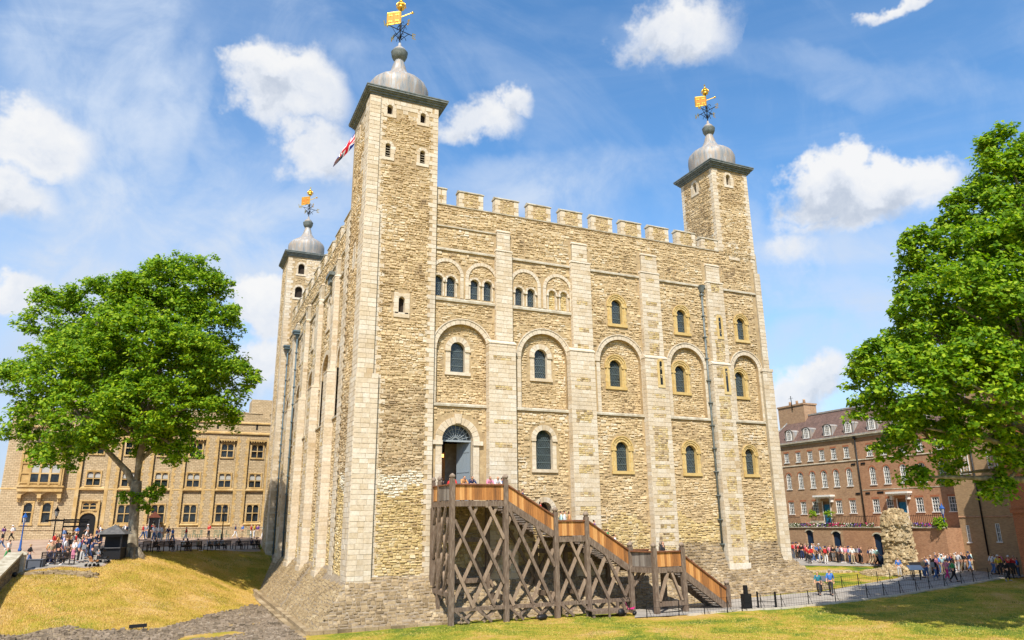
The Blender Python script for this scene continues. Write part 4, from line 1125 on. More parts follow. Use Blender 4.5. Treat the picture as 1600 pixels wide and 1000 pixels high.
# ---- battered plinth: sloping apron of coursed stones
Zt, dT = .40, 0.0; Zb, dB = -3.2, 3.05
sl_ = math.hypot(Zt-Zb, dB); k_ = (Zt-Zb)/sl_; h_ = dB/sl_
m = M()
XE = 36.5
ring_t = [(0, 40.0), (0, 0), (XE, 0), (XE, 20)]
ring_b = [(-dB, 40.0), (-dB, -dB), (XE+dB, -dB), (XE+dB, 20)]
m.add([(x, y, Zt) for x, y in ring_t]+[(x, y, Zb) for x, y in ring_b], [(0, 4, 5, 1), (1, 5, 6, 2), (2, 6, 7, 3)])
m.make('plinth', MT['batter_m'], TW)
FBS = Fr((0, -dB, Zb), (1, 0, 0), (0, -k_, h_), (0, h_, k_))
FBW = Fr((-dB, 0, Zb), (0, 1, 0), (-k_, 0, h_), (h_, 0, k_))
FBE = Fr((XE+dB, 0, Zb), (0, 1, 0), (k_, 0, h_), (-h_, 0, k_))
def bz(z, u): BAT.cur = 0; return BAT
tri_s = [(-dB, 0), (XE+dB, 0), (XE, sl_), (0, sl_)]
foot_av = [rect(p[0]-.2, sl_-.75-.15, p[1]+.2, sl_+.1) for p in PX]+[rect(-1, sl_-.45, TX, sl_+.1)]
rubble(FBS, bz, -dB, .05, XE+dB, sl_-.02, 0, (.18, .30), (.20, .42), (.02, .07), foot_av, only=tri_s, jit=.03, inset=.04)
def bw(z, u): BAT.cur = 1; return BAT
rubble(FBW, bw, -dB, .05, 36, sl_-.35, 0, (.20, .24), (.28, .42), (.02, .045), [rect(-2, sl_-.95, 7, sl_+.1), [(14.2, sl_), (12.6, 0), (13.3, 0), (15.6, sl_)]], only=[(-dB, 0), (36, 0), (36, sl_), (0, sl_)], jit=.006, six=False, inset=.02)
rubble(FBE, bz, -dB, .05, 19, sl_-.02, 0, (.18, .30), (.22, .46), (.02, .07), only=[(-dB, 0), (19, 0), (19, sl_), (0, sl_)], inset=.04)
# the fillets rising between the right-hand buttresses
for (a, b_, zt_) in ((25.2, 29.5, 1.6), (31.8, 35.4, 1.6), (18.3, 22.7, .9)):
    m = M(); m.add([(a, 0, zt_), (b_, 0, zt_), (b_, -.75, -.5), (a, -.75, -.5)], [(0, 3, 2, 1)]); m.make('plinth_fillet', MT['batter_m'], TW)
    L2 = math.hypot(.75, zt_+.5); f2 = Fr((0, -.75, -.5), (1, 0, 0), (0, -(zt_+.5)/L2, .75/L2), (0, .75/L2, (zt_+.5)/L2))
    rubble(f2, bz, a, 0, b_, L2, .01, (.18, .28), (.22, .45), (.03, .08), inset=.04)
# ragged strip of rubble core on the west apron, and the footing course at the toe
for i in range(90):
    t = rnd.random(); w_ = 14.2+(12.9-14.2)*(1-t); u = w_+rnd.uniform(-.35, .6)+.9*t
    BAT.cur = 0; stone(FBW, BAT, u, t*sl_*.93, u+rnd.uniform(.15, .35), t*sl_*.93+rnd.uniform(.1, .25), -.02, rnd.uniform(.05, .16), .05, .02, .03, True)
split_parts(BAT, 'plinth_stone', [MT['batter'], MT['batter_w']], TW, 300)
m = M()
def coursebar(p, q, n, w, h):
    p, q = Vector(p), Vector(q)
    for i in range(n): m.beam(p.lerp(q, i/n), p.lerp(q, (i+.96)/n), w, h)
coursebar((-3.15, 29, -2.72), (-3.15, -3.2, -2.78), 34, .34, .36); coursebar((-3.5, 27, -2.95), (-3.5, -3.5, -2.95), 26, .4, .3)
coursebar((-3.1, -3.2, -2.72), (6.5, -3.2, -2.75), 12, .3, .26)
m.make('plinth_footing', MT['batter'], TW)
# flag on the west side of the front turret
fg = thing('flag', 'Union flag hanging from a white pole on the far left side of the front turret', 'flag', (.35, 7.4, 28.2))
m = M(); m.tube([(0, 0, 0), (0, .1, 9.1)], .07, 8); m.lathe([(.02, 9.1), (.22, 9.2), (.16, 9.3), (.02, 9.34)], 0, .1, 8); m.make('pole', MT['white'], fg)
# cloth, drooping to the left: u along the fly, v down the hoist
FW_, FH_ = 3.4, 1.8
fm, b, bs = mat('union flag cloth', (.6, .6, .6), .8)
uv = b.n('ShaderNodeUVMap').outputs[0]; sp = b.n('ShaderNodeSeparateXYZ', ins={0: uv})
U_ = b.m('SUBTRACT', sp.outputs[0], .5); V_ = b.m('SUBTRACT', sp.outputs[1], .5)
X_ = b.m('MULTIPLY', U_, 2.0)
aU = b.m('ABSOLUTE', X_); aV = b.m('ABSOLUTE', V_)
dg1 = b.m('ABSOLUTE', b.m('SUBTRACT', b.m('MULTIPLY', X_, .5), V_)); dg2 = b.m('ABSOLUTE', b.m('ADD', b.m('MULTIPLY', X_, .5), V_))
def lt(x, y): return b.m('LESS_THAN', x, y)
wd_ = b.m('MAXIMUM', lt(dg1, .11), lt(dg2, .11)); rd_ = b.m('MAXIMUM', lt(dg1, .04), lt(dg2, .04))
wc_ = b.m('MAXIMUM', lt(aU, .17), lt(aV, .17)); rc_ = b.m('MAXIMUM', lt(aU, .10), lt(aV, .10))
c_ = b.mix(wd_, (.01, .03, .22), (.75, .75, .75)); c_ = b.mix(rd_, c_, (.55, .01, .03)); c_ = b.mix(wc_, c_, (.75, .75, .75)); c_ = b.mix(rc_, c_, (.55, .01, .03))
b.nt.links.new(c_, bs.inputs['Base Color'])
nu, nv = 24, 12; vs = []; fs = []; uvs = []
for j in range(nv+1):
    for i in range(nu+1):
        u, v = i/nu, j/nv
        wv_ = .22*math.sin(u*9+v*2.0)*u
        # the free end sinks: fly turned downwards
        x = -.05-u*1.35-.10*math.sin(v*5)*u-v*.8*u+.3*math.sin(u*5)*(1-u); z = 8.9-v*1.7*(1-.2*u)-u*3.9-.2*math.sin(u*3)
        vs.append((x, .1+wv_+.25*math.sin(u*5+v*4)*u, z)); uvs.append((u, 1-v))
for j in range(nv):
    for i in range(nu): a = j*(nu+1)+i; fs.append((a, a+nu+1, a+nu+2, a+1))
me = bpy.data.meshes.new('cloth'); me.from_pydata(vs, [], fs); me.materials.append(fm)
ul = me.uv_layers.new(name='UVMap')
for l in me.loops: ul.data[l.index].uv = uvs[l.vertex_index]
me.polygons.foreach_set('use_smooth', [True]*len(fs))
lk(bpy.data.objects.new('cloth', me), fg)

# ================================================================== TIMBER STAIR
SR = thing('wooden_staircase', 'long timber entrance stair on crossed oak braces, climbing in flights to the doorway', 'staircase', (12, -4.2, -2.65))
SR.location = (0, 0, 0)
YF, YB, YL = -4.2, -1.1, -6.2
def post(x, y, zt, w=.30, knob=True, zb=None):
    m = M(); zb = gz(x, y)-.1 if zb is None else zb
    m.box(x-w/2, y-w/2, zb, x+w/2, y+w/2, zt-.2)
    if knob:
        m.box(x-w*.36, y-w*.36, zt-.2, x+w*.36, y+w*.36, zt-.12)
        m.lathe([(w*.5, zt-.12), (w*.66, zt-.05), (w*.62, zt+.03), (w*.3, zt+.13), (.02, zt+.17)], x, y, 8, False)
    m.make('post', MT['oak'], SR)
PT = [(5.1, YF, 6.2), (8.78, YF, 6.2), (12.4, YF, 4.1), (14.75, YF, 3.8), (18.12, YF, 1.75)]
for x, y, z in PT: post(x, y, z)
post(5.02, -1.9, 6.15, .22); post(5.0, -.75, 6.15, .22); post(5.0, -.75, 4.5, .3, False, -1.6)
for x, z in ((8.78, 4.5), (12.4, 2.2), (14.75, 2.2), (18.2, 1.7)): post(x, YB, z, .28, z < 2)
for x, z in ((18.72, 1.72), (21.02, 1.72), (24.62, -.85)): post(x, YL, z)
post(21.0, -3.9, 1.75); post(19.3, -2.5, 1.75, .26); post(24.6, -4.3, -.85, .24)
def beam(p, q, w=.24, h=.30, name='beam', mt='oak'):
    m = M(); m.beam(p, q, w, h); m.make(name, MT[mt], SR)
def planks(p, q, zb, zt, name='parapet_panel', mt='plank', t=.05, off=0.0, slope=0.0, pw=.17):
    """vertical boards from p to q (xy), heights zb..zt relative to a line that may slope"""
    m = M(); p, q = Vector(p), Vector(q); n = max(2, int(round((q.xy-p.xy).length/pw)))
    d = (q.xy-p.xy).normalized(); nr = Vector((d.y, -d.x))*t/2
    for i in range(n):
        a = p.lerp(q, (i+.03)/n); c = p.lerp(q, (i+.97)/n); j = rnd.uniform(-.006, .006)
        o = nr*1.0
        v = []
        for (pt, s_) in ((a, -1), (c, -1), (c, 1), (a, 1)):
            v.append((pt.x+o.x*s_+nr.x*j*20, pt.y+o.y*s_+nr.y*j*20, pt.z+zb))
        v += [(x, y, z-zb+zt) for x, y, z in v]
        m.add(v, [(0, 3, 2, 1), (4, 5, 6, 7), (0, 1, 5, 4), (1, 2, 6, 5), (2, 3, 7, 6), (3, 0, 4, 7)])
    return m.make(name, MT[mt], SR)
def rail(p, q, w=.26, h=.09):
    m = M(); m.beam(p, q, w, h); m.make('handrail', MT['rail'], SR)
MT['rail'] = noisemat('dark stained rail', [(.3, (.10, .04, .02)), (.7, (.24, .10, .045))], 4, .7, .3, .01, coord='World')
FA, FB_, FC = 4.62, 2.32, .25
def front(x0, x1, y, f0, f1, mt='plank'):
    """one guarded stretch: boards, rail, string beam; f0/f1 floor heights at its ends"""
    planks((x0, y, f0), (x1, y, f1), .08, 1.0, mt=mt)
    rail((x0, y, f0+1.05), (x1, y, f1+1.05))
    if f0 == f1: beam((x0, y, f0-.14), (x1, y, f1-.14), .2, .34)
    else:
        beam((x0, y, f0-.18), (x1, y, f1-.18), .16, .42, 'stringer'); m = M()
for (x0, x1, y, f0, f1) in ((5.25, 8.63, YF, FA, FA), (8.93, 12.25, YF, FA-.02, FB_+.35), (12.55, 14.6, YF, FB_, FB_), (14.9, 17.97, YF, FB_-.05, FC+.1), (18.87, 20.87, YL, FC, FC), (21.17, 24.47, YL, FC-.35, -2.3)):
    front(x0, x1, y, f0, f1)
# side panels: silvered boards facing west, orange ones inside
planks((5.1, YF+.15, FA), (5.02, -2.0, FA), .08, 1.0, mt='plankgrey'); rail((5.1, YF, FA+1.05), (5.02, -.8, FA+1.05)); beam((5.1, YF, FA-.14), (5.0, -.8, FA-.14), .2, .34)
planks((5.02, -1.8, FA), (5.0, -.86, FA), .08, 1.0)
planks((18.2, YF-.05, FC), (18.66, YL+.15, FC), .08, 1.0, mt='plankgrey'); rail((18.12, YF, FC+1.05), (18.72, YL, FC+1.05)); beam((18.12, YF, FC-.14), (18.72, YL, FC-.14), .2, .34)
# inner guards on the tower side
for (x0, x1, y, f0, f1) in ((8.93, 12.25, YB, FA, FB_+.3), (12.55, 14.6, YB, FB_, FB_), (14.9, 18.1, YB, FB_, FC+.1), (18.2, 20.9, -2.4, FC, FC), (21.1, 24.5, -4.3, FC-.3, -2.3)):
    front(x0, x1, y, f0, f1, 'plankgrey')
# decks
def deck(x0, x1, y0, y1, z):
    m = M(); y = y0
    while y < y1-.01: m.box(x0, y+.006, z-.06, x1, min(y+.2, y1)-.006, z); y += .2
    m.make('deck', MT['oak'], SR)
deck(5.1, 9.0, YF+.1, -.05, FA); deck(12.4, 14.8, YF+.1, YB, FB_); deck(18.15, 21.0, YF, -2.4, FC); deck(18.6, 21.0, YL+.1, YF, FC)
def flight(x0, x1, y0, y1, z0, z1, n):
    for i in range(n):
        t = (i+.5)/n; x = x0+(x1-x0)*t; z = z0+(z1-z0)*t
        m = M(); m.box(x-.15, y0+.08, z-.055, x+.16, y1-.08, z); m.make('tread', MT['tread'], SR)
MT['tread'] = noisemat('worn pale tread', [(.3, (.20, .16, .12)), (.7, (.38, .32, .25))], 4, .8, .3, .01, coord='World')
flight(8.9, 12.4, YF, YB, FA-.15, FB_+.12, 13); flight(14.9, 18.1, YF, YB, FB_-.15, FC+.12, 12); flight(21.1, 24.5, YL, -4.3, FC-.15, -2.42, 14)
# crossed braces
def clip_line(p, q, poly):
    ts = []
    d = (q[0]-p[0], q[1]-p[1]); n = len(poly)
    for i in range(n):
        a, b_ = poly[i], poly[(i+1) % n]; e = (b_[0]-a[0], b_[1]-a[1])
        den = d[0]*e[1]-d[1]*e[0]
        if abs(den) < 1e-9: continue
        t = ((a[0]-p[0])*e[1]-(a[1]-p[1])*e[0])/den; s = ((a[0]-p[0])*d[1]-(a[1]-p[1])*d[0])/den
        if 0 <= s <= 1: ts.append(t)
    if len(ts) < 2: return None
    t0, t1 = min(ts), max(ts)
    return ((p[0]+d[0]*t0, p[1]+d[1]*t0), (p[0]+d[0]*t1, p[1]+d[1]*t1)) if t1-t0 > .03 else None
def bracing(poly, to3, sp=1.38, k=1.95, ph=0.0, w=.19, offs=.08, minlen=.5):
    x0 = min(p[0] for p in poly); x1 = max(p[0] for p in poly)
    for sgn in (1, -1):
        x = x0-12+ph
        while x < x1+12:
            s = clip_line((x, -3.0), (x+sgn*8/k, 5.0), poly)
            if s and math.dist(*s) > minlen:
                m = M(); a, c = to3(*s[0], -sgn*offs), to3(*s[1], -sgn*offs); m.beam(a, c, w*rnd.uniform(.9, 1.1), .13, up=Vector(to3(0, 0, 1))-Vector(to3(0, 0, 0)))
                m.make('brace', MT['oaklight'] if (sgn > 0) != (rnd.random() < .15) else MT['oak'], SR)
            x += sp
MT['oaklight'] = noisemat('paler weathered oak', [(.25, (.12, .08, .052)), (.5, (.26, .185, .125)), (.75, (.40, .31, .23))], 5, .85, .6, .02, 6, (3, 3, .5), island=.3, coord='World')
fF = lambda x, z, d: (x, YF-d, z)
for poly, ph in (([(5.25, -1.75), (8.63, -1.75), (8.63, 4.3), (5.25, 4.3)], .15), ([(8.93, -1.75), (12.25, -1.75), (12.25, 2.3), (8.93, 4.2)], .55), ([(12.55, -1.75), (14.6, -1.75), (14.6, 2.0), (12.55, 2.0)], .3), ([(14.9, -1.75), (17.97, -1.75), (17.97, .0), (14.9, 1.9)], .2)):
    bracing(poly, fF, ph=ph)
for poly in ([(5.25, -2.6), (8.63, -2.6), (8.63, -1.9), (5.25, -1.9)], [(8.93, -2.6), (12.25, -2.6), (12.25, -1.9), (8.93, -1.9)], [(12.55, -2.6), (14.6, -2.6), (14.6, -1.9), (12.55, -1.9)]):
    bracing(poly, fF, sp=1.5, k=.8, w=.15)
for a, b_ in ((5.25, 8.63), (8.93, 12.25), (12.55, 14.6), (14.9, 17.97)): beam((a, YF, -1.82), (b_, YF, -1.82), .22, .22)
# west side and inner line of braces
fL = lambda y, z, d: (5.08+d, y, z)
bracing([(-4.05, -1.6), (-.9, -.6), (-.9, 4.3), (-4.05, 4.3)], lambda y, z, d: (5.06-d, y, z), sp=1.0, k=2.2, w=.16)
beam((5.1, YF, -1.0), (5.0, -.8, -.9), .22, .26)
fB = lambda x, z, d: (x, YB-d, z)
for poly in ([(5.3, -1.6), (8.63, -1.6), (8.63, 4.2), (5.3, 4.2)], [(8.93, -1.6), (12.25, -1.6), (12.25, 1.9), (8.93, 3.8)], [(12.55, -1.6), (14.6, -1.6), (14.6, 1.9), (12.55, 1.9)]):
    bracing(poly, fB, sp=3.4, k=1.6, w=.2)
for x in (8.78, 12.4, 14.75): beam((x, YF, -1.3), (x, YB, -1.3)); beam((x, YF, 1.4), (x, YB, 1.4))
for z in (-.4, 2.2): beam((5.2, YB, z), (8.7, YB, z))
# the two struts under the lower landing
beam((18.95, YL, -1.9), (19.75, YL, .0), .2, .16, 'brace', 'oaklight'); beam((20.8, YL, -1.9), (20.0, YL, .0), .2, .16, 'brace', 'oaklight')
beam((18.85, YL, -2.0), (20.9, YL, -2.0), .2, .3)
beam((18.3, YF, -1.0), (18.9, YF-.6, FC-.3), .2, .16, 'brace'); beam((18.1, -3.0, -2.4), (18.6, YF-.4, .0), .2, .2, 'brace')

# ================================================================== BARRACKS behind the left lawn
BR = thing('barracks', 'long castellated barracks of tan coursed stone with yellow dressings behind the left tree', 'building', (-10, 55, 1.8)); BR.location = (0, 0, 0)
MT['barr'], b, bs = mat('coursed tan stone', (.4, .3, .2), .9)
pos = b.n('ShaderNodeNewGeometry').outputs['Position']
sp = b.n('ShaderNodeSeparateXYZ', ins={0: pos}); cv = b.n('ShaderNodeCombineXYZ', ins={0: b.m('ADD', sp.outputs[0], b.m('MULTIPLY', sp.outputs[1], .7)), 1: sp.outputs[2]}).outputs[0]
wob = b.noise(pos, 1.1, 3, .5)
cv2 = b.v('ADD', cv, b.n('ShaderNodeCombineXYZ', ins={1: b.m('MULTIPLY', wob, .06)}).outputs[0])
br = b.n('ShaderNodeTexBrick', ins={'Vector': cv2, 'Color1': (.62, .49, .31, 1), 'Color2': (.49, .375, .225, 1), 'Mortar': (.27, .20, .12, 1), 'Scale': 1.0, 'Mortar Size': .018, 'Bias': .1, 'Brick Width': .46, 'Row Height': .2})
c = b.mix(.45, br.outputs[0], b.ramp(b.noise(pos, 5, 5, .7), [(.3, (.45, .4, .33)), (.65, (1, 1, 1))]), 'MULTIPLY')
b.nt.links.new(c, bs.inputs['Base Color'])
b.nt.links.new(b.n('ShaderNodeBump', ins={'Strength': .6, 'Distance': .03, 'Height': br.outputs[1], }).outputs[0], bs.inputs['Normal'])
MT['dress'] = stonemat('orange yellow dressing', [(0, (.42, .27, .10)), (.5, (.56, .38, .16)), (1, (.62, .47, .25))], .8, .7, .3, 6, .01, island=False)
BY = 55.0
FBk = Fr((0, BY, 0), (1, 0, 0), (0, -1, 0))
wall = M()
GZB = 1.2
cols = [-1.4, -5.15, -8.95, -12.65, -16.35]; dr = -20.2
holes = []
for c in cols:
    holes.append(rect(c-1.12, 3.1, c+1.12, 14.3))
holes.append(rect(dr-1.35, GZB+.6, dr+1.35, 14.3))
hl = [(-26.5, .42), (-24.6, .42)]
for c, h in hl: holes.append(rect(c-h, 3.85, c+h, 6.1))
FBk.sheet(wall, rect(-29.5, GZB-1, 3.5, 17.3), holes, 0)
for c in cols+[dr]:
    h = 1.12 if c != dr else 1.35
    z0 = 3.1 if c != dr else GZB+.6
    FBk.reveal(wall, rect(c-h, z0, c+h, 14.3), 0, -.3)
wall.add([(-29.5, 55, .2), (-29.5, 75, .2), (-29.5, 75, 17.3), (-29.5, 55, 17.3)], [(3, 2, 1, 0)])
wall.add([(-29.5, 56, 17.0), (3.5, 56, 17.0), (3.5, 75, 17.0), (-29.5, 75, 17.0)], [(0, 1, 2, 3)])
wall.make('wall', MT['barr'], BR)
MT['curtain'] = mat('white curtain', (.40, .40, .38), .9)[0]
def mullwin(c, z0, z1, hw, nl=2, d=-.3, door=False, hood=False, curtain=.0):
    m = M(); t = .16
    rows = 2
    FBk.box(m, c-hw-t, z0-.18, d-.02, c+hw+t, z0, d+.14); FBk.box(m, c-hw-t, z1, d-.02, c+hw+t, z1+t, d+.1)
    for s_ in (-1, 1):
        a, b_ = sorted((c+s_*hw, c+s_*(hw+t))); FBk.box(m, a, z0, d-.02, b_, z1, d+.098)
    lw = 2*hw/nl
    for i in range(1, nl): FBk.box(m, c-hw+lw*i-.05, z0, d-.1, c-hw+lw*i+.05, z1, d+.05)
    zm = z0+(z1-z0)*.5
    FBk.box(m, c-hw, zm-.05, d-.1, c+hw, zm+.045, d+.052)
    # rounded heads in the corners of each upper light
    for i in range(nl):
        a = c-hw+lw*i+.05; e = c-hw+lw*(i+1)-.05
        if i == 0: a = c-hw
        if i == nl-1: e = c+hw
        for (u, s_) in ((a, 1), (e, -1)):
            pts = [(u, z1), (u, z1-.28), (u+s_*.09, z1-.12), (u+s_*(e-a)*.5, z1-.02), (u+s_*(e-a)*.5, z1)]
            if s_ > 0: pts = pts
            else: pts = pts[::-1]
            FBk.prism(m, pts, d-.1, d+.03)
    if hood:
        for i in range(6): FBk.box(m, c-hw-.15+i*(2*hw+.3)/5.6, z1+.25, d, c-hw-.05+i*(2*hw+.3)/5.6, z1+.48, .16)
        FBk.box(m, c-hw-.35, z1+.42, d, c+hw+.35, z1+.6, .14)
    vs = FBk
    o = m.make('window', MT['dress'], BR)
    g = M(); FBk.box(g, c-hw, z0, d-.16, c+hw, z1, d-.12); g.make('pane', MT['glass'], o)
    if curtain:
        g = M(); FBk.box(g, c-hw, zm+.1, d-.119, c+hw, z1-.1, d-.11); g.make('curtain', MT['curtain'], o)
    return o
def sillblk(c, z, hw, d=0):
    m = M(); vs = [FBk(c-hw, z-.45, -.3), FBk(c+hw, z-.45, -.3), FBk(c+hw, z-.4, -.08), FBk(c-hw, z-.4, -.08), FBk(c-hw, z, -.3), FBk(c+hw, z, -.3), FBk(c+hw, z-.22, .04), FBk(c-hw, z-.22, .04)]
    m.add(vs, [(0, 1, 2, 3), (4, 7, 6, 5), (0, 4, 5, 1), (1, 5, 6, 2), (2, 6, 7, 3), (3, 7, 4, 0)]); m.make('sill', MT['dress'], BR)
for c in cols:
    o = M(); FBk.sheet(o, rect(c-1.12, 3.1, c+1.12, 14.3), [rect(c-.72, a, c+.72, e) for a, e in ((3.75, 5.85), (8.1, 9.8), (11.95, 13.65))], -.3); o.make('bay_wall', MT['barr'], BR)
    for s_ in (-1, 1):     # dressed edges of the piers
        m = M(); z = 3.1; k = 0
        while z < 14.2:
            w = .28+.16*(k % 2); a, b_ = sorted((c+s_*1.12, c+s_*(1.12+w))); FBk.box(m, a, z+.005, -.3, b_, z+.36, .03); z += .37; k += 1
        m.make('pier_quoins', MT['dress'], BR)
    mullwin(c, 3.75, 5.85, .72); sillblk(c, 3.6, 1.1)
    mullwin(c, 8.1, 9.8, .72, curtain=1); sillblk(c, 7.95, 1.1)
    mullwin(c, 11.95, 13.65, .72, hood=True)
o = M(); FBk.sheet(o, rect(dr-1.35, GZB, dr+1.35, 14.3), [rect(dr-.72, 8.2, dr+.72, 9.8), rect(dr-.72, 12.0, dr+.72, 13.6), rect(dr-.7, 5.35, dr+.7, 6.1)], -.3); o.make('bay_wall', MT['barr'], BR)
for s_ in (-1, 1):
    m = M(); a, b_ = sorted((dr+s_*1.35, dr+s_*1.75)); FBk.box(m, a, GZB, -.3, b_, 14.3, .04); m.make('pier_quoins', MT['dress'], BR)
mullwin(dr, 8.2, 9.8, .72, curtain=1); sillblk(dr, 8.0, 1.3); mullwin(dr, 12.0, 13.6, .72, hood=True); mullwin(dr, 5.35, 6.1, .7, 2)
m = M(); FBk.box(m, dr-1.1, 6.27, -.3, dr+1.1, 6.4, -.02)
for s_ in (-1, 1): a, b_ = sorted((dr+s_*.86, dr+s_*1.1)); FBk.box(m, a, 1.9, -.3, b_, 6.27, -.04)
m2 = arch(dr, 1.9, 4.2, .84, 10, .75)
ringblocks(FBk, m, dr, 4.2, .84, 1.1, -.3, -.1, 9, k=.85)
dd = m.make('door_surround', MT['dress'], BR); m = M(); FBk.prism(m, m2, -.3, -.28); m.make('door', MT['black'], dd)
for c, h in hl:
    m = M(); FBk.reveal(m, rect(c-h, 3.85, c+h, 6.1), .0, -.25)
    for s_ in (-1, 1): a, b_ = sorted((c+s_*h, c+s_*(h+.2))); FBk.box(m, a, 3.7, -.01, b_, 6.1, .05)
    FBk.box(m, c-h-.2, 6.1, -.01, c+h+.2, 6.3, .06); FBk.box(m, c-h-.25, 3.5, -.01, c+h+.25, 3.7, .14); FBk.box(m, c-h, 4.95, -.2, c+h, 5.05, -.05)
    for s_ in (-1, 1):
        pts = [(c+s_*h, 6.1), (c+s_*h, 5.75), (c+s_*h*.6, 5.98), (c, 6.06), (c, 6.1)]; FBk.prism(m, pts if s_ < 0 else pts[::-1], -.2, -.02)
    o = m.make('window', MT['dress'], BR); g = M(); FBk.poly(g, rect(c-h, 3.85, c+h, 6.1), -.22); g.make('pane', MT['glass'], o)
# oriel
m = M(); FBk.box(m, -27.75, 8.0, 0, -23.3, 12.6, .75)
FBk.box(m, -27.95, 7.85, 0, -23.1, 8.05, .95); FBk.box(m, -27.8, 7.35, 0, -23.2, 7.84, .82)
for c in (-27.5, -25.5, -23.45): FBk.box(m, c-.2, 6.6, 0, c+.2, 7.35, .62); FBk.box(m, c-.17, 6.2, 0, c+.17, 6.6, .35)
for a, b_ in ((-27.3, -25.7), (-25.3, -23.65)):
    mid = (a+b_)/2
    FBk.prism(m, [(a, 7.35), (a, 6.95), (mid-.35, 7.25), (mid, 7.33), (mid, 7.35)], .1, .6); FBk.prism(m, [(b_, 7.35), (mid, 7.35), (mid, 7.33), (mid+.35, 7.25), (b_, 6.95)], .1, .6)
for c in (-26.95, -26.1, -25.05, -24.05-.15, -23.6): pass
for u in (-27.7, -26.72, -25.72, -24.68, -23.6): FBk.box(m, u-.11, 8.1, .75, u+.11, 12.5, .86)
for z in (8.35, 9.45, 10.6): FBk.box(m, -27.7, z-.07, .75, -23.5, z+.07, .855)
orl = m.make('oriel', MT['dress'], BR)
for u in (-26.22-1.0, -26.22, -25.2, -24.14):
    if u < -27: continue
    g = M(); FBk.box(g, u-.4, 8.45, .752, u+.4, 10.5, .765); g.make('pane', MT['glass'], orl)
    g = M(); FBk.box(g, u-.4, 9.5, .766, u+.4, 10.4, .772); g.make('curtain', MT['curtain'], orl)
m = M(); FBk.box(m, -29.6, 1.0, 0, -21.6, 2.95, .12); FBk.box(m, -29.6, 2.95, 0, -21.6, 3.35, .18); FBk.box(m, -19.0, 1.0, 0, 3.5, 2.95, .12); FBk.box(m, -19.0, 2.95, 0, 3.5, 3.12, .16)
m.make('plinth', MT['barr'], BR)
m = M(); strip(FBk, m, -29.6, 3.5, 14.95, 15.25, 0, .2); strip(FBk, m, -29.6, 3.5, 7.62, 7.8, 0, .02); strip(FBk, m, -29.6, 3.5, 16.35, 16.6, 0, .16)
m.make('string_course', MT['dress'], BR)
x = -29.5
while x < 3:
    m = M(); FBk.box(m, x, 17.2, -.5, x+3.9, 17.75, -.01); FBk.box(m, x-.05, 17.75, -.55, x+3.95, 17.9, .06); m.make('battlement', MT['barr'], BR)
    m = M(); FBk.box(m, x+3.3-.12, 15.6, -.05, x+3.3+.12, 16.3, .012); m.make('loophole', MT['black'], BR); x += 4.9
m = M(); m.box(-2.2, 60, 17, 1.2, 64, 20.5); m.make('stair_turret', MT['barr'], BR)
m = M(); m.box(-14, 59.5, 17, -3, 66, 18.6); m.make('chimney_block', MT['lead'], BR)
# distant office tower glimpsed at the far left edge
OT = thing('office_block', 'pale glass and concrete office block far away behind the barracks at the left edge', 'building', (0, 0, 0))
OT.location = (-88, 170, 0)
m = M(); m.box(-14, 0, 0, 14, 22, 40); m.make('body', noisemat('pale concrete', [(.3, (.42, .44, .47)), (.7, (.55, .57, .60))], .2, .7, 0, coord='World'), OT)
for k in range(9):
    m = M(); m.box(-13.8, -.2, 3+k*4.1, 13.8, -.02, 5.4+k*4.1); m.make('window_band', MT['glass'], OT)

# ================================================================== BRICK HOUSE (right)
HS = thing('brick_house', 'long brown brick house with white sash windows and dormers right of the keep', 'building', (0, 0, 0))
MT['brick'], b, bs = mat('brown brick', (.2, .1, .06), .9)
pos = b.n('ShaderNodeNewGeometry').outputs['Position']; sp = b.n('ShaderNodeSeparateXYZ', ins={0: pos})
cv = b.n('ShaderNodeCombineXYZ', ins={0: b.m('ADD', sp.outputs[1], sp.outputs[0]), 1: sp.outputs[2]}).outputs[0]
br = b.n('ShaderNodeTexBrick', ins={'Vector': cv, 'Color1': (.50, .31, .17, 1), 'Color2': (.36, .205, .11, 1), 'Mortar': (.40, .31, .22, 1), 'Scale': 1.0, 'Mortar Size': .01, 'Brick Width': .225, 'Row Height': .075})
c = b.mix(.5, br.outputs[0], b.ramp(b.noise(pos, 2.2, 6, .7), [(.3, (.55, .5, .45)), (.65, (1, 1, 1))]), 'MULTIPLY')
c = b.mix(b.sm(sp.outputs[1], 10.3, 10.25), c, b.mix(1, c, (1.0, .86, .82), 'MULTIPLY'))
b.nt.links.new(c, bs.inputs['Base Color'])
MT['bricktan'], b, bs = mat('tan brown brick', (.4, .25, .12), .9)
pos = b.n('ShaderNodeNewGeometry').outputs['Position']; sp = b.n('ShaderNodeSeparateXYZ', ins={0: pos})
cv = b.n('ShaderNodeCombineXYZ', ins={0: b.m('ADD', sp.outputs[1], sp.outputs[0]), 1: sp.outputs[2]}).outputs[0]
br = b.n('ShaderNodeTexBrick', ins={'Vector': cv, 'Color1': (.44, .28, .14, 1), 'Color2': (.32, .20, .10, 1), 'Mortar': (.34, .26, .17, 1), 'Scale': 1.0, 'Mortar Size': .01, 'Brick Width': .225, 'Row Height': .075})
b.nt.links.new(b.mix(.4, br.outputs[0], b.ramp(b.noise(pos, 2, 5, .7), [(.3, (.6, .55, .5)), (.65, (1, 1, 1))]), 'MULTIPLY'), bs.inputs['Base Color'])
MT['redbrick'], b, bs = mat('orange red brick', (.4, .1, .04), .9)
pos = b.n('ShaderNodeNewGeometry').outputs['Position']; sp = b.n('ShaderNodeSeparateXYZ', ins={0: pos})
cv = b.n('ShaderNodeCombineXYZ', ins={0: b.m('ADD', sp.outputs[1], sp.outputs[0]), 1: sp.outputs[2]}).outputs[0]
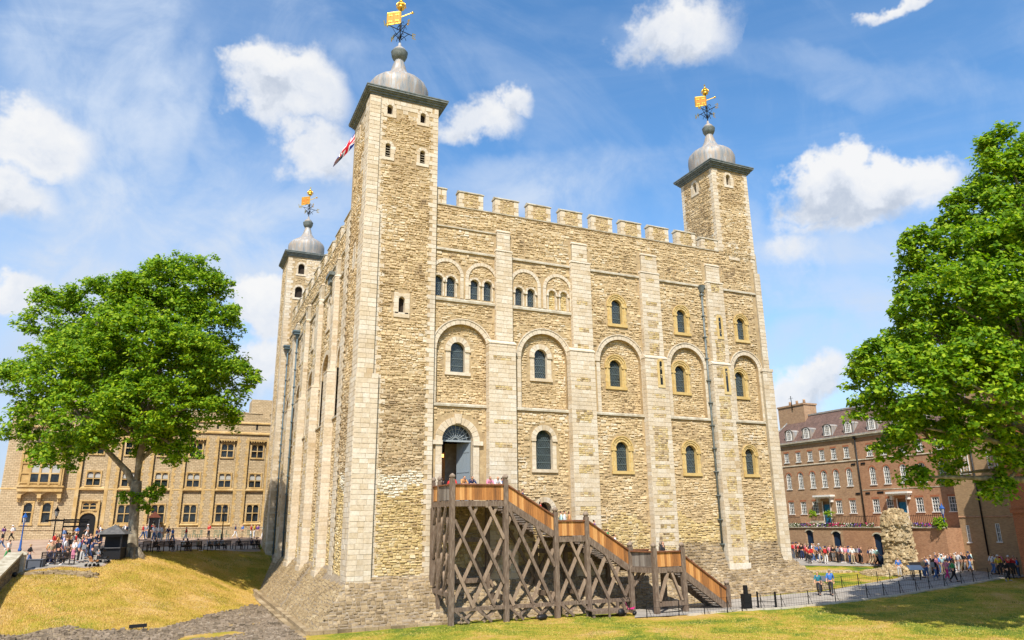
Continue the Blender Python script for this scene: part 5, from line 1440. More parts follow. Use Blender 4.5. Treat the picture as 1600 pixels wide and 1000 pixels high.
br = b.n('ShaderNodeTexBrick', ins={'Vector': cv, 'Color1': (.46, .13, .045, 1), 'Color2': (.32, .085, .03, 1), 'Mortar': (.35, .22, .14, 1), 'Scale': 1.0, 'Mortar Size': .01, 'Brick Width': .225, 'Row Height': .075})
b.nt.links.new(b.mix(.4, br.outputs[0], b.ramp(b.noise(pos, 2, 5, .7), [(.3, (.6, .55, .5)), (.65, (1, 1, 1))]), 'MULTIPLY'), bs.inputs['Base Color'])
FH = Fr((58, 0, 0), (0, 1, 0), (-1, 0, 0))
X0 = 58
rows3 = [(20.87, 11.15, 10.05), (18.95, 11.15, 10.02), (17.1, 11.12, 10.0), (15.3, 11.12, 9.98), (13.57, 11.15, 9.95), (11.75, 11.15, 9.95), (8.66, 11.1, 9.9), (6.85, 11.1, 9.9), (4.6, 11.1, 9.9), (2.6, 11.1, 9.9), (.4, 11.1, 9.9)]
rows2 = [20.88, 18.97, 17.1, 15.35, 13.6, 11.77, 8.65, 6.87, 4.85, 2.7, .45]
rows1 = [20.93, 19.0, 17.15, 13.7, 11.8, 8.72, 7.0, 3.52, 1.75, -.05]
YD = [(15.5, 1), (5.55, 0)]
op = []
for (c, z1, z0) in rows3: op.append((c, z0, z1, .37, 0))
for c in rows2: op.append((c, 6.85, 8.35, .38, 1))
for c in rows1: op.append((c, 3.9, 5.3, .43, 0))
hs = [arch(c, z0, z1, h, 8) if a else rect(c-h, z0, c+h, z1) for (c, z0, z1, h, a) in op]+[rect(c-.5, 2.6, c+.5, 5.25) for c, _ in YD]
m = M(); FH.sheet(m, rect(-1.45, -2, 24.5, 12.2), hs, 0)
for h_ in hs: FH.reveal(m, h_, 0, -.2)
m.box(58.25, -1.45, -2, 72, 24.5, 12.2)
m.make('wall', MT['brick'], HS)
def sash(fr, c, z0, z1, h, rnd_, parent, nx=3, nz=4, d=-.06, mt='white'):
    z2 = z1+h if rnd_ else z1
    m = M(); t = .065
    out = arch(c, z0, z1, h, 8) if rnd_ else rect(c-h, z0, c+h, z1)
    for s_ in (-1, 1): a, b_ = sorted((c+s_*h, c+s_*(h-t))); fr.box(m, a, z0, d-.08, b_, z1, d+.04)
    if rnd_: ringblocks(fr, m, c, z1, h-t, h, d-.08, d+.04, 8, gap=0)
    else: fr.box(m, c-h+t, z1-t, d-.08, c+h-t, z1, d+.038)
    fr.box(m, c-h-.08, z0-.1, d, c+h+.08, z0, .08)
    for i in range(1, nx):
        u = c-h+2*h*i/nx; ht = z1+(math.sqrt(max(h*h-(u-c)**2, 0))-.03 if rnd_ else 0); fr.box(m, u-.016, z0, d-.05, u+.016, ht, d+.01)
    for j in range(1, nz+1 if rnd_ else nz):
        z = z0+(z1-z0)*j/nz; tt = .03 if j == nz//2 else .016; fr.box(m, c-h+t, z-tt, d-.05, c+h-t, z+tt, d+.012)
    o = m.make('window', MT[mt], parent); g = M(); fr.poly(g, out, d-.06); g.make('pane', MT['glass2'], o); return o
MT['glass2'] = glassmat('sash glass', (.07, .09, .10), .08, .6)
for (c, z0, z1, h, a) in op: sash(FH, c, z0, z1, h, a, HS)
m = M()
for (c, z0, z1, h, a) in op:       # rubbed brick heads
    if a: ringblocks(FH, m, c, z1, h, h+.14, -.01, .015, 9, gap=.004)
    else: FH.box(m, c-h-.06, z1+.005, -.01, c+h+.06, z1+.2, .015)
m.make('window_heads', MT['redbrick'], HS, kind='stuff')
for c, big in YD:
    m = M(); FH.box(m, c-.46, 2.62, -.15, c+.46, 4.9, -.1)
    for (a, b_, z0, z1) in ((-.38, -.05, 2.8, 3.6), (.05, .38, 2.8, 3.6), (-.38, -.05, 3.8, 4.75), (.05, .38, 3.8, 4.75)): FH.box(m, c+a, z0, -.1, c+b_, z1, -.07)
    dr_ = m.make('door', MT['doorblue'] if 'doorblue' in MT else MT.setdefault('doorblue', mat('teal blue paint', (.02, .16, .30), .4)[0]), HS)
    m = M(); FH.box(m, c-1.35, 5.75, 0, c+1.25, 5.95, .75); FH.box(m, c-1.25, 5.6, 0, c+1.15, 5.75, .6)
    for s_ in (-1, 1): FH.box(m, c+s_*.95-.12, 5.15, 0, c+s_*.95+.12, 5.6, .4)
    for s_ in (-1, 1): a, b_ = sorted((c+s_*.5, c+s_*.62)); FH.box(m, a, 2.6, -.1, b_, 5.3, .05)
    m.make('porch_hood', MT['white'], HS)
m = M()
strip(FH, m, -1.4, 24.4, 9.52, 9.64, 0, .07); FH.box(m, -1.45, 12.0, 0, 24.5, 12.2, .12); FH.box(m, -1.45, 12.22, -.2, 24.5, 12.34, .3); FH.box(m, -1.4, 6.25, 0, 10.2, 6.33, .04)
m.make('cornice', MT['string'], HS)
# mansard roof, ridge, chimney, dormers
m = M(); m.add([(58.1, 24.5, 12.35), (58.1, 9.0, 12.35), (61.2, 9.0, 15.9), (61.2, 22.3, 15.9)], [(0, 3, 2, 1)]); m.add([(58.1, 24.5, 12.35), (61.2, 22.3, 15.9), (66, 22.3, 15.9), (69, 24.5, 12.35)], [(0, 1, 2, 3)])
m.add([(61.2, 22.3, 15.9), (61.2, -1.4, 15.9), (66, -1.4, 15.9), (66, 22.3, 15.9)], [(0, 1, 2, 3)]); m.add([(58.1, 9.0, 12.35), (58.1, -1.45, 12.35), (61.2, -1.45, 15.9), (61.2, 9.0, 15.9)], [(0, 3, 2, 1)])
rfm, b, bs = mat('brown roof tiles', (.15, .08, .05), .9); pos = b.n('ShaderNodeNewGeometry').outputs['Position']; sp = b.n('ShaderNodeSeparateXYZ', ins={0: pos})
cv = b.n('ShaderNodeCombineXYZ', ins={0: b.m('ADD', sp.outputs[1], 0), 1: sp.outputs[2]}).outputs[0]
br = b.n('ShaderNodeTexBrick', ins={'Vector': cv, 'Color1': (.24, .16, .13, 1), 'Color2': (.16, .11, .095, 1), 'Mortar': (.05, .03, .02, 1), 'Scale': 1.0, 'Mortar Size': .012, 'Brick Width': .2, 'Row Height': .13})
b.nt.links.new(b.mix(.5, br.outputs[0], b.ramp(b.noise(pos, 1.2, 6, .7), [(.3, (.6, .5, .45)), (.7, (1.1, 1, 1))]), 'MULTIPLY'), bs.inputs['Base Color'])
b.nt.links.new(b.n('ShaderNodeBump', ins={'Strength': .5, 'Distance': .03, 'Height': br.outputs[1]}).outputs[0], bs.inputs['Normal'])
m.make('roof', rfm, HS)
m = M(); m.beam((61.2, 22.4, 15.95), (61.2, -1.4, 15.95), .3, .2); m.beam((58.05, 24.55, 12.42), (61.2, 22.35, 15.95), .3, .15); m.beam((58.15, 24.5, 12.42), (58.15, -1.4, 12.42), .5, .12); m.make('lead_flashing', MT['lead'], HS)
m = M(); m.box(60.5, 19.6, 13, 62.6, 24.0, 17.3); m.box(60.4, 19.5, 17.3, 62.7, 24.1, 17.5)
for y_ in (20.4, 21.6, 22.8): m.lathe([(.2, 17.5), (.16, 18.0), (.17, 18.1)], 61.5, y_, 8)
m.make('chimney', MT['brick'], HS)
m = M(); m.tube([(60.4, 21.4, 16.8), (60.3, 21.4, 18.6)], .05, 5); m.beam((60.3, 21.0, 18.3), (60.3, 21.8, 18.3), .03); m.make('aerial', MT['iron'], HS)
for c in (20.45, 17.65, 14.4, 11.4, 8.2, 5.2, 2.2):
    D = Fr((58.35, 0, 0), (0, 1, 0), (-1, 0, 0)); m = M(); z0, z1, h = 12.75, 13.75, .55
    D.box(m, c-h, z0, -.6, c+h, z1, -.05)
    for i in range(8):
        t0, t1 = math.pi*i/8, math.pi*(i+1)/8
        p = [(c+(h+.12)*math.cos(t0), z1+.3*math.sin(t0)), (c+(h+.12)*math.cos(t1), z1+.3*math.sin(t1))]
        m.add([D(p[0][0], p[0][1], .08), D(p[1][0], p[1][1], .08), D(p[1][0], p[1][1], -2.2), D(p[0][0], p[0][1], -2.2)], [(0, 1, 2, 3)])
    for s_ in (-1, 1): m.add([D(c+s_*(h+.1), z0-.1, .0), D(c+s_*(h+.1), z1+.02, 0), D(c+s_*(h+.1), z1+.02, -1.5)], [(0, 1, 2)])
    D.prism(m, arch(c, z1-.02, z1, h+.1, 8, .5), -.1, -.02)
    o = m.make('dormer', MT['lead'], HS); sash(D, c, z0+.05, z1-.15, .38, 1, o, d=0)
# down pipes
for (c, z0, z1) in ((22.35, 2.6, 12.0), (10.3, 2.6, 12.0), (-1.1, .5, 12.0)):
    m = M(); m.tube([FH(c, z0, .12), FH(c, z1, .12)], .07, 6); FH.box(m, c-.15, z1-.1, .02, c+.15, z1+.15, .25); m.make('drainpipe', MT['black'], HS)
for (c, z) in ((11.0, 9.15), (9.7, 9.15), (10.9, 5.95), (9.6, 5.95)):
    m = M(); FH.box(m, c-.28, z-.1, 0, c+.28, z+.1, .06); m.make('wall_tie', MT['black'], HS)
m = M(); FH.box(m, 7.6, 5.85, 0, 8.4, 6.08, .03); m.make('name_plate', MT['black'], HS)
# terrace with basement wall, doors, railing, flower beds
m = M(); XT = 54.3; FT = Fr((XT, 0, 0), (0, 1, 0), (-1, 0, 0))
bd = [(14.95, 2.1, .52), (11.2, 1.95, .55), (6.05, 1.8, .5)]
hh = [rect(c-h, -1.4, c+h, z) for c, z, h in bd]
FT.sheet(m, rect(-1.5, -2, 22.6, 2.35), hh, 0)
for q in hh: FT.reveal(m, q, 0, -.3)
m.add([FT(-1.5, 2.35, 0), FT(22.6, 2.35, 0), FT(22.6, 2.35, -4), FT(-1.5, 2.35, -4)], [(0, 3, 2, 1)]); m.add([FT(22.6, -2, 0), FT(22.6, 2.35, 0), FT(22.6, 2.35, -4), FT(22.6, -2, -4)], [(0, 1, 2, 3)])
m.add([FT(-1.5, -2, 0), FT(-1.5, 2.35, 0), FT(-1.5, 2.35, -4), FT(-1.5, -2, -4)], [(0, 1, 2, 3)])
m.make('basement_wall', MT['brick'], HS)
m = M(); strip(FT, m, -1.5, 22.6, 2.36, 2.5, -.35, .12); m.make('coping', MT['string'], HS)
for c, z, h in bd:
    m = M(); FT.box(m, c-h, -1.4, -.28, c+h, z, -.22); o = m.make('basement_door', mat('dark blue door', (.01, .03, .07), .5)[0], HS)
    m = M(); ringblocks(FT, m, c, z-.35, h*1.0, h*1.0+.18, .0, .03, 7, a0=.35, a1=math.pi-.35, k=.7); m.make('door_arch', MT['string'], o)
m = M(); FT.box(m, 14.9, 2.36, -1.5, 16.1, 2.9, -.36); FT.box(m, 14.9, 2.36, -2.5, 16.1, 3.1, -1.5); m.make('steps', MT['string'], HS)
for (a, b_) in ((-1.3, 4.9), (6.0, 14.6), (16.3, 22.4)):
    m = M(); u = a
    while u < b_: m.beam(FT(u, 2.5, -.18), FT(u, 3.62, -.18), .028); u += .2
    for z in (2.65, 3.5): m.beam(FT(a, z, -.18), FT(b_, z, -.18), .04)
    m.make('railing', MT['black'], HS)
mfl = []
for nme, col in (('petal pink', (.60, .03, .16)), ('petal purple', (.16, .07, .42)), ('petal white', (.7, .66, .6)), ('leaf green', (.07, .13, .02))): mfl.append(mat(nme, col, .7)[0])
m = M()
for i in range(2600):
    u = rnd.uniform(6.2, 22.3) if rnd.random() < .8 else rnd.uniform(-1.2, 5)
    u = u if u > 14.6 or u < 14.6 else u
    m.cur = 3 if rnd.random() < .5 else int((u*.8+rnd.random()*1.4) % 3)
    if u > 16 and m.cur < 2: m.cur = rnd.choice((2, 3, 3))
    p = FT(u, rnd.uniform(2.5, 2.85), rnd.uniform(-.05, .12)); a = Vector((rnd.uniform(-1, 1), rnd.uniform(-1, 1), rnd.uniform(-1, 1))).normalized()*.07; c_ = a.cross(Vector((rnd.random(), 1, rnd.random()))).normalized()*.07
    m.add([p-a, p+c_, p+a, p-c_], [(0, 1, 2, 3)])
tag(m.make('flower_bed', mfl, kind='stuff'), 'low bank of pink, purple and white flowers along the brick terrace edge', 'flowers')
# rusticated corner shrubs in the doorway
# gable wing set forward at the right, and the red brick building on the edge
m = M(); G_ = Fr((56.5, 0, 0), (0, 1, 0), (-1, 0, 0))
gw = [(-2.15, 1.1, 2.6, .17), (-4.95, 1.2, 2.75, .2)]
G_.sheet(m, [(-9, -2), (-1.45, -2), (-1.45, 11.5), (-5.2, 15.5), (-9, 11.5)], [rect(c-h, a, c+h, b_) for c, a, b_, h in gw], 0)
m.add([(56.5, -1.45, -2), (58, -1.45, -2), (58, -1.45, 11.5), (56.5, -1.45, 11.5)], [(0, 1, 2, 3)])
m.box(56.8, -9, -2, 70, -1.46, 11.4)
m.make('wing_wall', MT['bricktan'], HS)
m = M(); strip(G_, m, -9, -1.45, 3.3, 3.42, 0, .06); m.make('string_course', MT['brick'], HS)
for c, a, b_, h in gw: sash(G_, c, a, b_, h, 0, HS, 2, 4)
m = M(); m.tube([G_(-3.75, .0, .1), G_(-3.75, 11, .1)], .07, 6); m.make('drainpipe', MT['black'], HS)
for c, z in ((-2.9, 8.2), (-5.6, 8.2)): sash(G_, c, z-.9, z+.9, .45, 0, HS, 3, 4, d=.02)
RB = thing('red_brick_building', 'orange red brick building corner with a moulded band at the far right edge', 'building', (0, 0, 0))
m = M(); m.box(52.2, -26, -2.2, 64, -9.2, 13.9); o = m.make('wall', MT['redbrick'], RB)
m = M(); m.box(52.1, -26, 3.6, 52.2, -9.1, 3.9); m.box(52.08, -26, 3.95, 52.2, -9.08, 4.05); m.make('band', MT['redbrick'], RB)

# ================================================================== TREES
LOB_L = [(-13.4, 24.4, 24.3, 3.7), (-11.4, 25.7, 25.7, 3.0), (-15.9, 24.4, 23.5, 2.8), (-19.5, 27.2, 23.2, 2.9), (-22.3, 28.4, 21.7, 3.0), (-9.4, 23.7, 21.5, 2.6), (-9.1, 24.6, 18.6, 2.6), (-16.0, 21.2, 18.5, 3.6), (-20.0, 25.2, 16.7, 3.9), (-12.3, 19.5, 17.3, 3.6), (-23.6, 29.0, 16.0, 2.7), (-22.8, 28.7, 12.4, 2.8), (-18.7, 22.4, 12.4, 3.1), (-14.7, 19.5, 12.7, 3.1), (-10.8, 19.9, 13.0, 3.1), (-7.8, 21.9, 15.8, 2.4), (-6.7, 23.6, 16.8, 1.7), (-8.6, 22.2, 12.8, 2.2), (-23.5, 30.1, 10.8, 1.4), (-21.2, 30.1, 10.3, 1.6), (-11.6, 22.5, 10.5, 1.7), (-13.7, 26.7, 10.2, 1.4), (-17.4, 31.7, 16.8, 4.6), (-12.8, 30.7, 17.0, 4.7), (-13.9, 31.2, 22.3, 4.8), (-21.3, 34.6, 19.7, 3.6), (-15.6, 21.0, 11.4, 2.2), (-17.5, 23.0, 10.4, 1.8), (-13.2, 21.0, 11.0, 1.9), (-19.8, 25.1, 9.5, 1.4), (-10.7, 21.0, 9.1, 1.3), (-21.7, 27.0, 9.1, 1.1), (-17.6, 29.6, 13.4, 2.8), (-12.8, 28.5, 14.1, 2.8)]
LOB_R = [(34.1, -24.5, 25.2, 1.5), (34.5, -24.7, 22.4, 2.9), (32.1, -23.6, 20.8, 2.1), (31.5, -22.3, 20.1, 1.4), (30.1, -24.9, 16.8, 3.0), (28.9, -22.2, 18.3, 1.7), (29.0, -21.1, 17.3, 1.5), (26.8, -24.5, 14.3, 2.5), (27.6, -21.6, 14.0, 1.7), (29.8, -25.9, 13.5, 3.2), (25.3, -20.5, 11.8, 1.5), (25.0, -19.3, 11.2, 0.9), (25.0, -22.6, 10.6, 2.1), (24.6, -20.2, 9.2, 1.3), (25.8, -25.1, 9.9, 2.7), (28.0, -26.2, 9.2, 2.7), (25.2, -22.7, 7.9, 1.9), (25.4, -20.6, 7.1, 1.1), (26.0, -20.9, 5.5, 0.7), (28.2, -23.0, 7.3, 1.9), (31.3, -23.3, 6.3, 1.5), (30.1, -22.7, 4.8, 0.8), (29.2, -21.2, 5.7, 0.8), (36.5, -20.1, 13.1, 4.2), (34.2, -19.1, 13.2, 3.4), (38.5, -23.2, 19.3, 4.1), (40.4, -25.2, 23.3, 4.5), (38.2, -24.2, 14.0, 4.6), (35.7, -24.2, 8.5, 3.4), (40.7, -27.5, 18.2, 4.6), (39.3, -26.9, 12.0, 4.4), (43.4, -28.7, 22.3, 3.2), (38.7, -21.1, 17.4, 4.3)]
def leafmat(name, a, b_, c_):
    m, b, bs = mat(name, a, .6, 0, .25)
    geo = b.n('ShaderNodeNewGeometry')
    f = b.m('ADD', b.m('MULTIPLY', geo.outputs['Random Per Island'], .7), b.m('MULTIPLY', b.noise(geo.outputs['Position'], .5, 3, .5), .35))
    col = b.ramp(f, [(.1, a), (.5, b_), (.95, c_)])
    b.nt.links.new(col, bs.inputs['Base Color'])
    tr = b.n('ShaderNodeBsdfTranslucent', ins={'Color': b.mix(1, col, (1.1, 1.2, .3), 'MULTIPLY')})
    mx = b.n('ShaderNodeMixShader', ins={0: .45}); b.nt.links.new(bs.outputs[0], mx.inputs[1]); b.nt.links.new(tr.outputs[0], mx.inputs[2])
    b.nt.links.new(mx.outputs[0], m.node_tree.nodes['Material Output'].inputs[0])
    return m
MT['leaf'] = leafmat('plane tree leaves', (.045, .12, .006), (.16, .31, .008), (.44, .54, .02))
MT['bark'] = noisemat('mottled plane bark', [(.3, (.12, .10, .07)), (.5, (.24, .20, .14)), (.62, (.38, .34, .25)), (.8, (.45, .41, .32))], 3.0, .9, .5, .03, 5, (1, 1, .6), coord='World')
def crown(name, lobes, parent, nper, size, seed, mt='leaf', inner=True, clump=.62):
    """leaf clumps spread over and through a set of lobes; every leaf is a small bent blade"""
    r = np.random.RandomState(seed); C = []
    L = [tuple(l) for l in lobes]
    if len(L) > 6:      # boughs bulging out of the main masses
        for (x, y, z, R) in list(L):
            for _ in range(6):
                d = r.normal(size=3); d /= np.linalg.norm(d); d[2] = abs(d[2])*.9 if r.random() < .75 else d[2]
                q = R*r.uniform(.16, .36); L.append((x+d[0]*R*1.0, y+d[1]*R*1.0, z+d[2]*R*.92, q))
    L = np.array(L)
    for (x, y, z, R) in L:
        n = int(nper*R*R*(1 if R > 1.5 else 1.3))
        d = r.normal(size=(n, 3)); d /= np.linalg.norm(d, axis=1)[:, None]
        d[:, 2] = np.where(d[:, 2] < -.55, -d[:, 2], d[:, 2])
        rad = R*(1-.42*r.random(n)**1.8)
        bump = 1+.16*np.sin(d[:, 0]*7+x)*np.sin(d[:, 1]*6+y)+.12*np.sin(d[:, 2]*9+z)
        C.append(np.array([x, y, z])+d*(rad*bump)[:, None])
    C = np.concatenate(C)
    # drop clumps buried deep in other lobes
    dep = np.zeros(len(C))
    for (x, y, z, R) in L:
        q = 1-np.linalg.norm(C-np.array([x, y, z]), axis=1)/R; dep = np.maximum(dep, q)
    C = C[(dep < .45) | (r.random(len(C)) < .12)]
    # airy hollows between the boughs
    ga = np.sin(C[:, 0]*1.9+seed)*np.sin(C[:, 1]*1.7+2*seed)+np.sin(C[:, 2]*2.1+C[:, 0]*.8)
    if len(lobes) > 6: C = C[ga > -1.25+.3*r.random(len(C))]
    cr = clump*(.45+1.0*r.random(len(C)))
    nl = 26
    k = np.repeat(np.arange(len(C)), nl)
    off = r.normal(size=(len(k), 3)); off /= np.linalg.norm(off, axis=1)[:, None]
    off *= (r.random(len(k))**.45)[:, None]; off[:, 2] *= .55
    P = C[k]+off*cr[k][:, None]; P[:, 2] -= (off[:, 0]**2+off[:, 1]**2)*.12
    # orientation: outward and up with scatter
    nrm = off*.8+r.normal(size=(len(k), 3))*.45+np.array([-.15, -.3, .85]); nrm /= np.linalg.norm(nrm, axis=1)[:, None]
    t = np.cross(nrm, r.normal(size=(len(k), 3))); t /= np.linalg.norm(t, axis=1)[:, None]
    bi = np.cross(nrm, t); s = size*(.6+.8*r.random(len(k)))[:, None]
    V = np.stack([P-t*s, P+bi*s*.62-nrm*s*.1, P+t*s, P-bi*s*.62-nrm*s*.1], 1).reshape(-1, 3)
    n = len(P); me = bpy.data.meshes.new(name)
    me.vertices.add(4*n); me.vertices.foreach_set('co', V.astype(np.float32).ravel())
    me.loops.add(4*n); me.loops.foreach_set('vertex_index', np.arange(4*n, dtype=np.int32))
    me.polygons.add(n); me.polygons.foreach_set('loop_start', np.arange(0, 4*n, 4, dtype=np.int32))
    me.update(calc_edges=True); me.materials.append(MT[mt])
    o = bpy.data.objects.new(name, me); lk(o, parent); return C, n
def limbs(m, base, fork, lobes, r0, seed):
    rr = random.Random(seed)
    for (x, y, z, R) in lobes:
        p0 = Vector(fork); p3 = Vector((x, y, z)); d = p3-p0
        if d.length < 1: continue
        mid = p0+d*.45+Vector((rr.uniform(-.6, .6), rr.uniform(-.6, .6), rr.uniform(-.2, 1.0)))
        pts = []; rs = []
        for i in range(8):
            t = i/7; q = p0*(1-t)**2+mid*2*t*(1-t)+p3*t*t; pts.append(q+Vector((rr.uniform(-.12, .12), rr.uniform(-.12, .12), 0))*(t > 0)); rs.append(r0*(1-t)**.8*.8+.05)
        m.tube(pts, rs, 6)
        for j in range(4):   # twigs
            t = rr.uniform(.45, .95); i = int(t*7); a = pts[i]; e = a+Vector((rr.uniform(-1, 1), rr.uniform(-1, 1), rr.uniform(-.2, 1)))*R*.7
            m.tube([a, a.lerp(e, .5)+Vector((0, 0, .2)), e], [rs[i]*.45+.02, rs[i]*.3+.015, .012], 4)
TL = thing('plane_tree', 'round crowned plane tree with one forked trunk on the edge of the left lawn', 'tree', (-13.8, 24.4, .9)); TL.location = (0, 0, 0)
m = M()
bx, by, bz_ = -13.8, 24.4, .75
prof = [(-.3, 1.1), (0, .85), (.3, .60), (.9, .48), (2, .42), (3.6, .40), (5.0, .42), (5.8, .46), (6.4, .42)]
pts = [(bx-.05*z, by, bz_+z) for z, r_ in prof]; m.tube(pts, [r_ for z, r_ in prof], 14)
for i in range(7):
    a = i*.9+.3; m.tube([(bx+.35*math.cos(a), by+.35*math.sin(a), bz_+.7), (bx+.8*math.cos(a), by+.8*math.sin(a), bz_+.12), (bx+1.3*math.cos(a), by+1.3*math.sin(a), bz_-.25)], [.25, .22, .1], 6)
m.tube([(bx-.3, by, bz_+5.5), (-14.9, 24.6, 7.9), (-15.8, 25.0, 8.8), (-17.8, 25.6, 10.8), (-19.8, 25.5, 13.5)], [.32, .28, .23, .18, .10], 9)
m.tube([(bx-.3, by, bz_+5.6), (-14.1, 24.4, 9.0), (-13.8, 24.5, 11.8), (-13.4, 25, 15.5), (-13.2, 25.5, 20)], [.34, .31, .28, .2, .1], 9)
m.tube([(-14.1, 24.4, 8.8), (-12.3, 24.9, 11), (-10.3, 24.9, 13.3)], [.22, .16, .1], 7)
limbs(m, (bx, by, bz_), (-13.9, 24.6, 11.3), LOB_L[::2], .2, 4); limbs(m, None, (-16.9, 25.4, 10.0), [l for l in LOB_L if l[0] < -18], .16, 5)
m.make('trunk', MT['bark'], TL)
crown('crown', LOB_L, TL, 21, .15, 11, clump=.66)
crown('low_shoots', [(-13.1, 23.9, 5.6, .85), (-12.3, 23.6, 6.2, .65), (-14.6, 23.8, 5.6, .65), (-13.2, 23.8, 4.7, .55)], TL, 40, .11, 12, clump=.35)
TR = thing('plane_tree', 'huge dense plane tree filling the right edge, its trunk outside the picture', 'tree', (35, -24, -2.4)); TR.location = (0, 0, 0)
m = M(); m.tube([(36.2, -24.6, -2.9), (36.2, -24.6, -2.2), (36.1, -24.7, 1), (36.0, -24.8, 5), (35.6, -24.9, 9), (35.5, -25, 14), (35.5, -25, 20)], [1.5, 1.05, .85, .8, .65, .45, .2], 14)
limbs(m, None, (36, -24.8, 5), LOB_R[::2], .3, 6); limbs(m, None, (35.6, -24.9, 9.5), LOB_R[1::2], .25, 7)
m.make('trunk', MT['bark'], TR)
crown('crown', LOB_R, TR, 30, .13, 21, clump=.5)
# far greenery: left edge and behind the terrace
for i, (x, y, z, R, nm, lb) in enumerate(((-46, 66, 4.5, 3.8, 'round_tree', 'dark green tree far behind the lamp at the left edge'), (-52, 62, 3.5, 3.2, 'round_tree', 'lower dark green tree beyond the barracks corner, farthest left'))):
    t = thing(nm, lb, 'tree', (0, 0, 0)); m = M(); m.tube([(x, y, .5), (x, y, z)], [.4, .2], 7); m.make('trunk', MT['bark'], t); crown('crown', [(x, y, z, R), (x+1.5, y, z-1, R*.7)], t, 7, .3, 30+i, clump=1.0)
for i, (y, z) in enumerate(((17.0, 3.4), (14.6, 3.3))):
    t = thing('standard_shrub', ('clipped bay shrub in a pot left of the blue house door', 'clipped bay shrub in a pot right of the blue house door')[i], 'plant', (0, 0, 0), group=None)
    m = M(); m.lathe([(.18, 2.5), (.26, 2.9)], 57.2, y, 8); m.tube([(57.2, y, 2.9), (57.2, y, 3.3)], .03, 5); m.make('pot', MT['black'], t); crown('crown', [(57.2, y, 3.75, .48)], t, 90, .07, 40+i, clump=.22)

# ================================================================== PEOPLE
SKN = mat('skin', (.55, .30, .19), .6)[0]
CL_ = {}
for k, c in dict(grey=(.26, .27, .29), navy=(.02, .035, .10), white=(.68, .68, .68), jeans=(.07, .13, .27), khaki=(.38, .30, .19), red=(.50, .03, .03), blue=(.05, .16, .45), dark=(.03, .03, .035),
                 mint=(.42, .62, .60), yellow=(.65, .48, .03), purple=(.13, .05, .22), black=(.014, .014, .016), green=(.06, .30, .10), lilac=(.42, .40, .58), denim=(.13, .22, .42), pink=(.62, .22, .32),
                 orange=(.55, .26, .10), teal=(.02, .16, .22), magenta=(.50, .02, .17), shorts=(.50, .48, .45), hairdark=(.02, .014, .01), hairbrown=(.09, .05, .025), hairblond=(.42, .29, .13), hairgrey=(.40, .39, .37)).items():
    CL_[k] = mat('cloth '+k, c, .85)[0]
def skinmesh(name, V, E, R, sub=1, root=0):
    me = bpy.data.meshes.new(name); me.from_pydata([tuple(v) for v in V], E, [])
    o = bpy.data.objects.new(name, me); COL.objects.link(o)
    md = o.modifiers.new('s', 'SKIN'); md.use_smooth_shade = True
    sv = me.skin_vertices[0].data
    for i, r in enumerate(R):
        sv[i].radius = r if hasattr(r, '__len__') else (r, r)
        sv[i].use_root = i == root
    if sub:
        s = o.modifiers.new('u', 'SUBSURF'); s.levels = sub; s.render_levels = sub
    dg = bpy.context.evaluated_depsgraph_get(); dg.update()
    nm = bpy.data.meshes.new_from_object(o.evaluated_get(dg)); nm.name = name
    bpy.data.objects.remove(o); bpy.data.meshes.remove(me)
    return nm
